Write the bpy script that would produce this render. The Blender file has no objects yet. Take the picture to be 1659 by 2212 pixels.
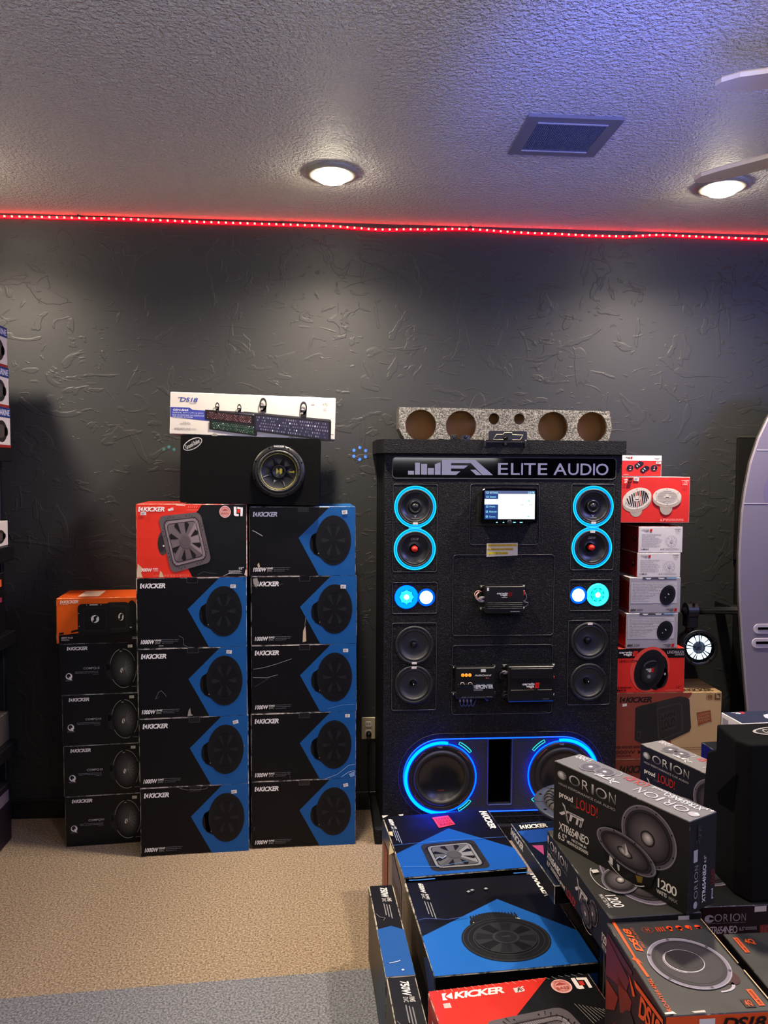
import bpy, bmesh, math, random
from mathutils import Vector, Matrix
from mathutils.geometry import tessellate_polygon

SC = bpy.context.scene
COL = SC.collection
PI = math.pi
H = 2.6016          # ceiling height

# ------------------------------------------------------------------ camera
def make_camera():
    yaw, pit, rol = .0730, .0539, .0053
    f = Vector((math.sin(yaw)*math.cos(pit), math.cos(yaw)*math.cos(pit), -math.sin(pit)))
    r = Vector((math.cos(yaw), -math.sin(yaw), 0))
    u = r.cross(f)
    r2 = math.cos(rol)*r + math.sin(rol)*u
    u2 = -math.sin(rol)*r + math.cos(rol)*u
    cd = bpy.data.cameras.new('camera')
    cd.sensor_fit = 'HORIZONTAL'; cd.sensor_width = 36; cd.lens = 36*1660/1659
    cd.clip_start = .02; cd.clip_end = 60
    o = bpy.data.objects.new('camera', cd); COL.objects.link(o)
    m = Matrix.Identity(4)
    for i in range(3):
        m[i][0], m[i][1], m[i][2] = r2[i], u2[i], -f[i]
    m[0][3], m[1][3], m[2][3] = 0, -3.4006, 1.53
    o.matrix_world = m
    SC.camera = o
make_camera()

# ------------------------------------------------------------------ world, exposure, lights
w = bpy.data.worlds.new('world'); SC.world = w; w.use_nodes = True
w.node_tree.nodes['Background'].inputs[0].default_value = (.5, .5, .55, 1)
w.node_tree.nodes['Background'].inputs[1].default_value = .02
SC.view_settings.view_transform = 'Standard'
SC.view_settings.look = 'None'
SC.view_settings.gamma = 1
SC.view_settings.exposure = 0.0
SC.view_settings.use_curve_mapping = False
SC.cycles.max_bounces = 6
SC.cycles.diffuse_bounces = 4
SC.cycles.sample_clamp_indirect = 4
SC.cycles.caustics_reflective = False
SC.cycles.caustics_refractive = False

def light(name, kind, loc, power, color, rot=(0, 0, 0), **kw):
    ld = bpy.data.lights.new(name, kind); ld.energy = power; ld.color = color
    for k, v in kw.items(): setattr(ld, k, v)
    o = bpy.data.objects.new(name, ld); COL.objects.link(o)
    o.location = loc; o.rotation_euler = rot
    return o
WARM = (1.0, .84, .66)
LAMPS = [(-1.442, -.566), (.013, -.566), (1.468, -.566),
         (-1.442, -2.2), (.013, -2.2), (1.468, -2.2),
         (-1.442, -3.9), (.013, -3.9), (1.468, -3.9)]
LP = 165
for i, (x, y) in enumerate(LAMPS):
    light('ceiling_spot', 'SPOT', (x, y, H-.075), LP if y > -1 else LP*.24, WARM, spot_size=math.radians(155), spot_blend=1.0, shadow_soft_size=.05)
# violet LED strips along the far walls and a blue effect light, all behind the camera
light('violet_strip', 'AREA', (3.1, -3.4, 2.35), 140, (.32, .34, 1.0), rot=(0, math.radians(125), 0), shape='RECTANGLE', size=.25, size_y=3.0)
light('blue_effect_light', 'SPOT', (.50, -2.45, 1.85), 105, (.10, .16, 1.0), rot=(math.radians(122), 0, math.radians(-13)), spot_size=math.radians(44), spot_blend=1.0, shadow_soft_size=.12)

light('ceiling_fill', 'AREA', (.2, -4.2, 1.75), 75, (.92, .88, .90), rot=(math.radians(166), 0, 0), shape='RECTANGLE', size=2.5, size_y=1.0)  # unseen fill added behind the camera to brighten the ceiling
light('ceiling_glow', 'POINT', (-1.442, -.566, H-.035), 5, WARM, shadow_soft_size=.04)
# blue dots that the effect light throws on the wall on both sides of the enclosure
def dots(cx, cz, n, r, col, p, src):
    for k in range(n):
        q = 2*PI*k/6+.5
        tgt = Vector((cx+r*1.15*math.cos(q), 0, cz+r*math.sin(q))); s0 = Vector(src)
        rot = (tgt-s0).to_track_quat('-Z', 'Y').to_euler()
        light('effect_dot', 'SPOT', src, p, col, rot=tuple(rot), spot_size=math.radians(1.0), spot_blend=.6, shadow_soft_size=0)
dots(.140, 1.605, 6, .026, (.05, .25, 1.0), 400, (.16, -.9, 1.78))
dots(-.688, 1.606, 3, .022, (.05, .5, .45), 120, (-.62, -.9, 1.78))
# ------------------------------------------------------------------ helpers
def lin(h):
    if isinstance(h, (tuple, list)): return tuple(h[:3])
    h = h.lstrip('#')
    out = []
    for i in (0, 2, 4):
        c = int(h[i:i+2], 16)/255
        out.append(c/12.92 if c <= .04045 else ((c+.055)/1.055)**2.4)
    return tuple(out)
def mix(a, b, t):
    a, b = lin(a), lin(b); return tuple(a[i]*(1-t)+b[i]*t for i in range(3))

MATS = {}
def N(nt, t, **kw):
    n = nt.nodes.new(t)
    for k, v in kw.items():
        if hasattr(n, k): setattr(n, k, v)
        else: n.inputs[k].default_value = v
    return n
def base_mat(name, color='808080', rough=.5, metal=0, spec=.5, emit=None, estr=0, coat=0):
    m = bpy.data.materials.new(name); m.use_nodes = True
    b = m.node_tree.nodes['Principled BSDF']
    b.inputs['Base Color'].default_value = (*lin(color), 1)
    b.inputs['Roughness'].default_value = rough
    b.inputs['Metallic'].default_value = metal
    b.inputs['Specular IOR Level'].default_value = spec
    b.inputs['Coat Weight'].default_value = coat
    if emit:
        b.inputs['Emission Color'].default_value = (*lin(emit), 1)
        b.inputs['Emission Strength'].default_value = estr
    MATS[name] = m
    return m
def bump(m, scale, dist, detail=2, rough=.5, strength=1.0, stretch=None):
    nt = m.node_tree; b = nt.nodes['Principled BSDF']
    tc = N(nt, 'ShaderNodeTexCoord'); n = N(nt, 'ShaderNodeTexNoise')
    n.inputs['Scale'].default_value = scale; n.inputs['Detail'].default_value = detail; n.inputs['Roughness'].default_value = rough
    src = tc.outputs['Object']
    if stretch:
        mp = N(nt, 'ShaderNodeMapping'); mp.inputs['Scale'].default_value = stretch
        nt.links.new(src, mp.inputs['Vector']); src = mp.outputs['Vector']
    nt.links.new(src, n.inputs['Vector'])
    bp = N(nt, 'ShaderNodeBump'); bp.inputs['Distance'].default_value = dist; bp.inputs['Strength'].default_value = strength
    nt.links.new(n.outputs['Fac'], bp.inputs['Height']); nt.links.new(bp.outputs['Normal'], b.inputs['Normal'])
    return n, bp
def print_mat(name, rough, spec=.4, wavy=0.0004, vertical=False):
    """ink on board: the colour comes from the printed colour attribute"""
    m = base_mat(name, rough=rough, spec=spec); nt = m.node_tree; b = nt.nodes['Principled BSDF']
    a = N(nt, 'ShaderNodeAttribute'); a.attribute_name = 'Col'
    nt.links.new(a.outputs['Color'], b.inputs['Base Color'])
    if wavy: bump(m, 9, wavy*6, 2)
    return m
print_mat('print_satin', .42, .22)
print_mat('print_gloss', .24, .5)
print_mat('print_matte', .7, .25)
print_mat('print_sheen', .48, .38)

def edge_mat(name, base, worn, amount):
    m = base_mat(name, base, .6); nt = m.node_tree; b = nt.nodes['Principled BSDF']
    tc = N(nt, 'ShaderNodeTexCoord'); n = N(nt, 'ShaderNodeTexNoise'); n.inputs['Scale'].default_value = 28; n.inputs['Detail'].default_value = 6; n.inputs['Roughness'].default_value = .7
    gi = N(nt, 'ShaderNodeObjectInfo'); va = N(nt, 'ShaderNodeVectorMath'); va.operation = 'ADD'
    nt.links.new(tc.outputs['Object'], va.inputs[0]); nt.links.new(gi.outputs['Location'], va.inputs[1]); nt.links.new(va.outputs[0], n.inputs['Vector'])
    r = N(nt, 'ShaderNodeValToRGB'); r.color_ramp.elements[0].position = 1-amount-.06; r.color_ramp.elements[1].position = 1-amount+.06
    r.color_ramp.elements[0].color = (*lin(base), 1); r.color_ramp.elements[1].color = (*lin(worn), 1)
    nt.links.new(n.outputs['Fac'], r.inputs['Fac']); nt.links.new(r.outputs['Color'], b.inputs['Base Color'])
    return m
edge_mat('edge_worn', '15151a', 'b8b0a4', .52)
edge_mat('edge_tidy', '141414', '8c8880', .38)
edge_mat('edge_grey', '3c3c3c', '9a9790', .5)
edge_mat('edge_red', 'c02a20', 'dcc8b4', .5)
edge_mat('edge_orange', 'c8581c', 'e8c090', .45)
edge_mat('edge_kraft', 'a08058', 'd8b888', .5)
edge_mat('edge_white', 'd8d4cc', 'f0ece4', .5)

base_mat('black_plastic', '101012', .38)
base_mat('black_matte', '0b0b0c', .8, spec=.2)
base_mat('void_black', '020203', .9, spec=.05)
base_mat('rubber', '1a1a1d', .5)
base_mat('cone_grey', '2c2d31', .5)
base_mat('cone_dark', '141416', .42)
base_mat('cone_satin', '1d1e22', .28)
base_mat('chrome', 'c8c8cc', .15, metal=1)
base_mat('brushed_silver', 'd6d2cc', .5, metal=.15)
base_mat('gloss_black', '050507', .06, spec=.6)
base_mat('white_plastic', 'd8d2c4', .45)
base_mat('ivory', 'b8ab8a', .4)
base_mat('blade_ivory', 'ecd6a4', .55)
base_mat('red_plastic', 'c02418', .35)
base_mat('blue_grey_metal', '2f3648', .4)
base_mat('rubber_grey', '353335', .5)
base_mat('copper_wire', 'c08a70', .4)
base_mat('grey_wire', '8a8890', .4)
base_mat('steel', '8a8a88', .35, metal=.8)
base_mat('lilac_board', '7e7888', .5)
base_mat('board_edge', '33302c', .6)
base_mat('white_pad', 'bdb6c4', .55)
base_mat('sticker_white', 'd9d6d0', .5)
base_mat('fibre_wood', '9a7850', .85)
base_mat('torn_board', 'c8b894', .8); base_mat('status_dot', '6a7a20', .4)
base_mat('tape_clear', '15161a', .18)

m = base_mat('carpet_vinyl', '0a0b0d', .66, spec=.22); bump(m, 210, .003, 2, .6)       # pebbled black carpet of the display cabinet
nt = m.node_tree; n2 = N(nt, 'ShaderNodeTexNoise'); n2.inputs['Scale'].default_value = 260; n2.inputs['Detail'].default_value = 2
r2 = N(nt, 'ShaderNodeValToRGB'); r2.color_ramp.elements[0].position = .56; r2.color_ramp.elements[1].position = .74
r2.color_ramp.elements[0].color = (*lin('08090b'), 1); r2.color_ramp.elements[1].color = (*lin('38383d'), 1)
tcx = N(nt, 'ShaderNodeTexCoord'); nt.links.new(tcx.outputs['Object'], n2.inputs['Vector']); nt.links.new(n2.outputs['Fac'], r2.inputs['Fac'])
nt.links.new(r2.outputs['Color'], nt.nodes['Principled BSDF'].inputs['Base Color'])
m = base_mat('carpet_black', '0c0c0d', .95, spec=.1); bump(m, 350, .002, 3, .7)
m = base_mat('speckle_silver', '6a6862', .38, metal=.35); bump(m, 160, .006, 3, .7)
nt = m.node_tree; n2 = N(nt, 'ShaderNodeTexNoise'); n2.inputs['Scale'].default_value = 190; n2.inputs['Detail'].default_value = 3
r2 = N(nt, 'ShaderNodeValToRGB'); r2.color_ramp.elements[0].position = .38; r2.color_ramp.elements[1].position = .62
r2.color_ramp.elements[0].color = (*lin('3a3936'), 1); r2.color_ramp.elements[1].color = (*lin('85837c'), 1)
tcx = N(nt, 'ShaderNodeTexCoord'); nt.links.new(tcx.outputs['Object'], n2.inputs['Vector']); nt.links.new(n2.outputs['Fac'], r2.inputs['Fac'])
nt.links.new(r2.outputs['Color'], nt.nodes['Principled BSDF'].inputs['Base Color'])

EM = lambda n, c, s: base_mat(n, '000000', .5, spec=0, emit=c, estr=s)
EM('led_cyan', (.0, .044, 1.0), 10.0); EM('led_arc', (.0, .034, 1.0), 24.0)
EM('led_blue', (.0, .10, 1.0), 1.6)
EM('led_edge', (.03, .82, .95), 1.15)
base_mat('led_teal', '000000', .5, emit=(.02, .75, .85), estr=2.2)
base_mat('led_white_blue', '000000', .5, emit=(.55, .85, 1.0), estr=4.0)
base_mat('led_ice', '000000', .5, emit=(.62, .80, 1.0), estr=2.4)
base_mat('led_red', '200000', .5, emit=(1.0, .10, .05), estr=16.0)
base_mat('strip_red', '500000', .4, emit=(1.0, .0, .006), estr=6.0)
base_mat('lamp_lens', 'ffffff', .4, emit=(1.0, .86, .64), estr=95)
base_mat('screen_white', '000000', .2, emit=(.93, 1.0, 1.0), estr=1.3)
base_mat('screen_navy', '000000', .2, emit=(.02, .06, .25), estr=1.0)
base_mat('screen_cyan', '000000', .2, emit=(.35, .85, 1.0), estr=1.1)
base_mat('screen_grey', '000000', .2, emit=(.10, .13, .3), estr=1.0)
base_mat('amber_light', '301800', .4, emit=(1.0, .32, .02), estr=1.2)

# ---- walls, ceiling, carpet
def wall_material():
    m = base_mat('wall_paint', '2c2d2e', .5, spec=.3); nt = m.node_tree; b = nt.nodes['Principled BSDF']
    tc = N(nt, 'ShaderNodeTexCoord')
    def chain(scale, stretch, rot, pos, wid, seed):
        mp = N(nt, 'ShaderNodeMapping'); mp.inputs['Scale'].default_value = stretch; mp.inputs['Rotation'].default_value = (0, rot, 0); mp.inputs['Location'].default_value = (seed, seed*.7, seed*1.3)
        nt.links.new(tc.outputs['Object'], mp.inputs['Vector'])
        n = N(nt, 'ShaderNodeTexNoise'); n.inputs['Scale'].default_value = scale; n.inputs['Detail'].default_value = 3; n.inputs['Distortion'].default_value = 1.6; n.inputs['Roughness'].default_value = .45
        nt.links.new(mp.outputs['Vector'], n.inputs['Vector'])
        r = N(nt, 'ShaderNodeValToRGB'); r.color_ramp.elements[0].position = pos; r.color_ramp.elements[1].position = pos+wid
        nt.links.new(n.outputs['Fac'], r.inputs['Fac'])
        return r.outputs['Color']
    outs = [chain(4.2, (1, 1, 1.9), .45, .60, .03, 3), chain(5.5, (1.6, 1, .8), -.6, .615, .025, 11), chain(9, (1, 1, 2.4), .2, .64, .03, 23)]
    acc = outs[0]
    for o in outs[1:]:
        a = N(nt, 'ShaderNodeMath'); a.operation = 'ADD'; nt.links.new(acc, a.inputs[0]); nt.links.new(o, a.inputs[1]); acc = a.outputs[0]
    fine = N(nt, 'ShaderNodeTexNoise'); fine.inputs['Scale'].default_value = 60; fine.inputs['Detail'].default_value = 4
    nt.links.new(tc.outputs['Object'], fine.inputs['Vector'])
    mul = N(nt, 'ShaderNodeMath'); mul.operation = 'MULTIPLY_ADD'; mul.inputs[1].default_value = .22
    nt.links.new(fine.outputs['Fac'], mul.inputs[0]); nt.links.new(acc, mul.inputs[2])
    bp = N(nt, 'ShaderNodeBump'); bp.inputs['Distance'].default_value = .0014; bp.inputs['Strength'].default_value = .7
    nt.links.new(mul.outputs[0], bp.inputs['Height']); nt.links.new(bp.outputs['Normal'], b.inputs['Normal'])
wall_material()
def ceiling_material():
    m = base_mat('ceiling_paint', 'dcdad8', .55, spec=.28); nt = m.node_tree; b = nt.nodes['Principled BSDF']
    tc = N(nt, 'ShaderNodeTexCoord')
    v = N(nt, 'ShaderNodeTexNoise'); v.inputs['Scale'].default_value = 78; v.inputs['Detail'].default_value = 3; v.inputs['Roughness'].default_value = .6
    nt.links.new(tc.outputs['Object'], v.inputs['Vector'])
    r = N(nt, 'ShaderNodeValToRGB'); r.color_ramp.elements[0].position = .38; r.color_ramp.elements[1].position = .66
    nt.links.new(v.outputs['Fac'], r.inputs['Fac'])
    bp = N(nt, 'ShaderNodeBump'); bp.inputs['Distance'].default_value = .010; bp.inputs['Strength'].default_value = 1.0
    nt.links.new(r.outputs['Color'], bp.inputs['Height']); nt.links.new(bp.outputs['Normal'], b.inputs['Normal'])
ceiling_material()
def carpet(name, c0, c1, c2):
    m = base_mat(name, c1, .95, spec=.1); nt = m.node_tree; b = nt.nodes['Principled BSDF']
    tc = N(nt, 'ShaderNodeTexCoord')
    n = N(nt, 'ShaderNodeTexNoise'); n.inputs['Scale'].default_value = 150; n.inputs['Detail'].default_value = 4; n.inputs['Roughness'].default_value = .75
    nt.links.new(tc.outputs['Object'], n.inputs['Vector'])
    r = N(nt, 'ShaderNodeValToRGB'); e = r.color_ramp.elements
    e[0].position = .36; e[0].color = (*lin(c0), 1); e[1].position = .64; e[1].color = (*lin(c2), 1)
    k = e.new(.5); k.color = (*lin(c1), 1)
    nt.links.new(n.outputs['Fac'], r.inputs['Fac']); nt.links.new(r.outputs['Color'], b.inputs['Base Color'])
    bp = N(nt, 'ShaderNodeBump'); bp.inputs['Distance'].default_value = .006; bp.inputs['Strength'].default_value = .8
    nt.links.new(n.outputs['Fac'], bp.inputs['Height']); nt.links.new(bp.outputs['Normal'], b.inputs['Normal'])
carpet('carpet_tan', '5c4f3f', '94826b', 'bca88f')
carpet('carpet_grey', '4c4e52', '77797d', '9a9b9d')

# ---- mesh objects
def link(o, parent=None):
    COL.objects.link(o)
    if parent is not None: o.parent = parent
    return o
def tag(o, label=None, cat=None, group=None, kind=None):
    if label: o['label'] = label
    if cat: o['category'] = cat
    if group: o['group'] = group
    if kind: o['kind'] = kind
    return o
def thing(name, label, cat, loc=(0, 0, 0), rz=0, group=None, ry=0):
    o = bpy.data.objects.new(name, None); COL.objects.link(o)
    o.empty_display_size = .05; o.location = loc; o.rotation_euler = (0, ry, rz)
    return tag(o, label, cat, group)

class MB:
    """collects faces into one mesh"""
    def __init__(s): s.v = []; s.f = []; s.m = []; s.sm = []
    def add(s, verts, faces, mi=0, smooth=False):
        b = len(s.v); s.v += [tuple(x) for x in verts]
        for f in faces: s.f.append([b+i for i in f]); s.m.append(mi); s.sm.append(smooth)
        return s
    def box(s, x0, x1, y0, y1, z0, z1, mi=0, c=0, M=None):
        """box with edges cut back by c"""
        X, Y, Z = (x0, x1), (y0, y1), (z0, z1)
        if c <= 0:
            vs = [(X[i], Y[j], Z[k]) for i in (0, 1) for j in (0, 1) for k in (0, 1)]
            fs = [(0, 1, 3, 2), (4, 6, 7, 5), (0, 4, 5, 1), (2, 3, 7, 6), (0, 2, 6, 4), (1, 5, 7, 3)]
        else:
            vs = []; idx = {}
            for i in (0, 1):
                for j in (0, 1):
                    for k in (0, 1):
                        sx, sy, sz = (1, -1)[i], (1, -1)[j], (1, -1)[k]
                        p = (X[i], Y[j], Z[k])
                        idx[i, j, k, 0] = len(vs); vs.append((p[0], p[1]+sy*c, p[2]+sz*c))
                        idx[i, j, k, 1] = len(vs); vs.append((p[0]+sx*c, p[1], p[2]+sz*c))
                        idx[i, j, k, 2] = len(vs); vs.append((p[0]+sx*c, p[1]+sy*c, p[2]))
            fs = []
            for i in (0, 1): fs.append([idx[i, j, k, 0] for j, k in ((0, 0), (1, 0), (1, 1), (0, 1))])
            for j in (0, 1): fs.append([idx[i, j, k, 1] for i, k in ((0, 0), (1, 0), (1, 1), (0, 1))])
            for k in (0, 1): fs.append([idx[i, j, k, 2] for i, j in ((0, 0), (1, 0), (1, 1), (0, 1))])
            for j in (0, 1):
                for k in (0, 1): fs.append([idx[0, j, k, 1], idx[1, j, k, 1], idx[1, j, k, 2], idx[0, j, k, 2]])
            for i in (0, 1):
                for k in (0, 1): fs.append([idx[i, 0, k, 0], idx[i, 1, k, 0], idx[i, 1, k, 2], idx[i, 0, k, 2]])
            for i in (0, 1):
                for j in (0, 1): fs.append([idx[i, j, 0, 0], idx[i, j, 1, 0], idx[i, j, 1, 1], idx[i, j, 0, 1]])
            for i in (0, 1):
                for j in (0, 1):
                    for k in (0, 1): fs.append([idx[i, j, k, a] for a in (0, 1, 2)])
        if M is not None: vs = [M @ Vector(p) for p in vs]
        return s.add(vs, fs, mi)
    def lathe(s, prof, seg=32, M=None, mi=0, smooth=True):
        """prof: (radius, height) pairs, turned about z"""
        vs = []; fs = []
        for r, h in prof:
            for k in range(seg):
                a = 2*PI*k/seg; vs.append((r*math.cos(a), r*math.sin(a), h))
        for i in range(len(prof)-1):
            for k in range(seg):
                k2 = (k+1) % seg; fs.append((i*seg+k, i*seg+k2, (i+1)*seg+k2, (i+1)*seg+k))
        if M is not None: vs = [M @ Vector(p) for p in vs]
        return s.add(vs, fs, mi, smooth)
    def tube(s, pts, r, seg=8, mi=0, closed=False):
        pts = [Vector(p) for p in pts]; n = len(pts); vs = []; fs = []
        for i, p in enumerate(pts):
            a = pts[(i-1) % n] if (closed or i > 0) else p
            b = pts[(i+1) % n] if (closed or i < n-1) else p
            t = (b-a).normalized()
            u = t.orthogonal().normalized() if abs(t.y) > .9 else t.cross(Vector((0, 1, 0))).normalized()
            v = t.cross(u)
            for k in range(seg):
                q = 2*PI*k/seg; vs.append(p+r*(math.cos(q)*u+math.sin(q)*v))
        for i in range(n if closed else n-1):
            j = (i+1) % n
            for k in range(seg):
                k2 = (k+1) % seg; fs.append((i*seg+k, i*seg+k2, j*seg+k2, j*seg+k))
        if not closed:
            fs.append(tuple(range(seg))); fs.append(tuple((n-1)*seg+k for k in range(seg)))
        return s.add(vs, fs, mi, True)
    def prism(s, loop, d, M, mi=0, holes=(), back=True, side_mi=None, bevel=0):
        """loop in (a,b) extruded from c=0 to c=-d; M maps (a,b,c)"""
        loops = [loop]+list(holes)
        flat = [p for L in loops for p in L]
        tris = tessellate_polygon([[Vector((p[0], p[1], 0)) for p in L] for L in loops])
        n = len(flat)
        if bevel and not holes:
            cx = sum(p[0] for p in loop)/len(loop); cy = sum(p[1] for p in loop)/len(loop)
            front = inset(loop, bevel)
            vs = [M @ Vector((p[0], p[1], 0)) for p in front]+[M @ Vector((p[0], p[1], -bevel)) for p in loop]+[M @ Vector((p[0], p[1], -d)) for p in loop]
            fs = [tuple(t) for t in tris]
            for b0 in (0, n):
                for i in range(n):
                    j = (i+1) % n; fs.append((b0+i, b0+j, b0+n+j, b0+n+i))
            if back: fs += [tuple(2*n+i for i in t) for t in tris]
            return s.add(vs, fs, mi)
        vs = [M @ Vector((p[0], p[1], 0)) for p in flat]+[M @ Vector((p[0], p[1], -d)) for p in flat]
        s.add(vs, [tuple(t) for t in tris]+([tuple(n+i for i in t) for t in tris] if back else []), mi)
        fs = []; b0 = 0
        for L in loops:
            m_ = len(L)
            for i in range(m_):
                j = (i+1) % m_; fs.append((b0+i, b0+j, n+b0+j, n+b0+i))
            b0 += m_
        s.add(vs, fs, mi if side_mi is None else side_mi)
        return s
    def build(s, name, mats, parent=None, M=None):
        me = bpy.data.meshes.new(name); me.from_pydata(s.v, [], s.f); me.validate()
        for m_ in (mats if isinstance(mats, (list, tuple)) else [mats]): me.materials.append(MATS[m_])
        if len(me.polygons) == len(s.f):
            me.polygons.foreach_set('material_index', s.m); me.polygons.foreach_set('use_smooth', s.sm)
        bm = bmesh.new(); bm.from_mesh(me); bmesh.ops.recalc_face_normals(bm, faces=bm.faces); bm.to_mesh(me); bm.free()
        o = bpy.data.objects.new(name, me)
        if M is not None: o.matrix_local = M
        return link(o, parent)
def inset(loop, d):
    n = len(loop); out = []
    area = sum(loop[i][0]*loop[(i+1) % n][1]-loop[(i+1) % n][0]*loop[i][1] for i in range(n))
    sg = 1 if area > 0 else -1
    for i in range(n):
        p0, p, p1 = Vector(loop[i-1]), Vector(loop[i]), Vector(loop[(i+1) % n])
        a = (p-p0).normalized(); b = (p1-p).normalized()
        na = Vector((-a.y, a.x))*sg; nb = Vector((-b.y, b.x))*sg
        q = (na+nb); q = q/max(.3, q.length_squared)*2
        out.append((p.x+q.x*d, p.y+q.y*d))
    return out
def rrect(x0, x1, y0, y1, r, n=5):
    out = []
    for cx, cy, a0 in ((x1-r, y1-r, 0), (x0+r, y1-r, 90), (x0+r, y0+r, 180), (x1-r, y0+r, 270)):
        for k in range(n+1):
            a = math.radians(a0+90*k/n); out.append((cx+r*math.cos(a), cy+r*math.sin(a)))
    return out
def circ(cx, cy, r, n=40, a0=0): return [(cx+r*math.cos(2*PI*k/n+a0), cy+r*math.sin(2*PI*k/n+a0)) for k in range(n)]
def front_M(x, y, z=0):
    """maps (a,b,c): a right, b up, c towards the room (-Y)"""
    return Matrix(((1, 0, 0, x), (0, 0, -1, y), (0, 1, 0, z), (0, 0, 0, 1)))
def axis_M(loc, d):
    d = Vector(d).normalized(); q = Vector((0, 0, 1)).rotation_difference(d).to_matrix().to_4x4()
    q.translation = Vector(loc); return q

# ---- flat print: polygons with printed colours, laid on a face
_TX = {}
def text_mesh(s, bold, shear, spacing):
    key = (s, bold, shear, spacing)
    if key in _TX: return _TX[key]
    cu = bpy.data.curves.new('t', 'FONT'); cu.body = s; cu.size = 1; cu.offset = bold; cu.shear = shear; cu.space_character = spacing
    cu.resolution_u = 3; cu.fill_mode = 'FRONT'
    o = bpy.data.objects.new('t', cu); COL.objects.link(o)
    dg = bpy.context.evaluated_depsgraph_get(); dg.update()
    me = bpy.data.meshes.new_from_object(o.evaluated_get(dg))
    vs = [(v.co.x, v.co.y) for v in me.vertices]; fs = [tuple(p.vertices) for p in me.polygons]
    bpy.data.objects.remove(o); bpy.data.curves.remove(cu); bpy.data.meshes.remove(me)
    if vs:
        x0 = min(p[0] for p in vs); x1 = max(p[0] for p in vs); y0 = min(p[1] for p in vs); y1 = max(p[1] for p in vs)
        vs = [((p[0]-x0)/max(1e-6, x1-x0), 1-(p[1]-y0)/max(1e-6, y1-y0)) for p in vs]
    _TX[key] = (vs, fs)
    return _TX[key]

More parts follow.
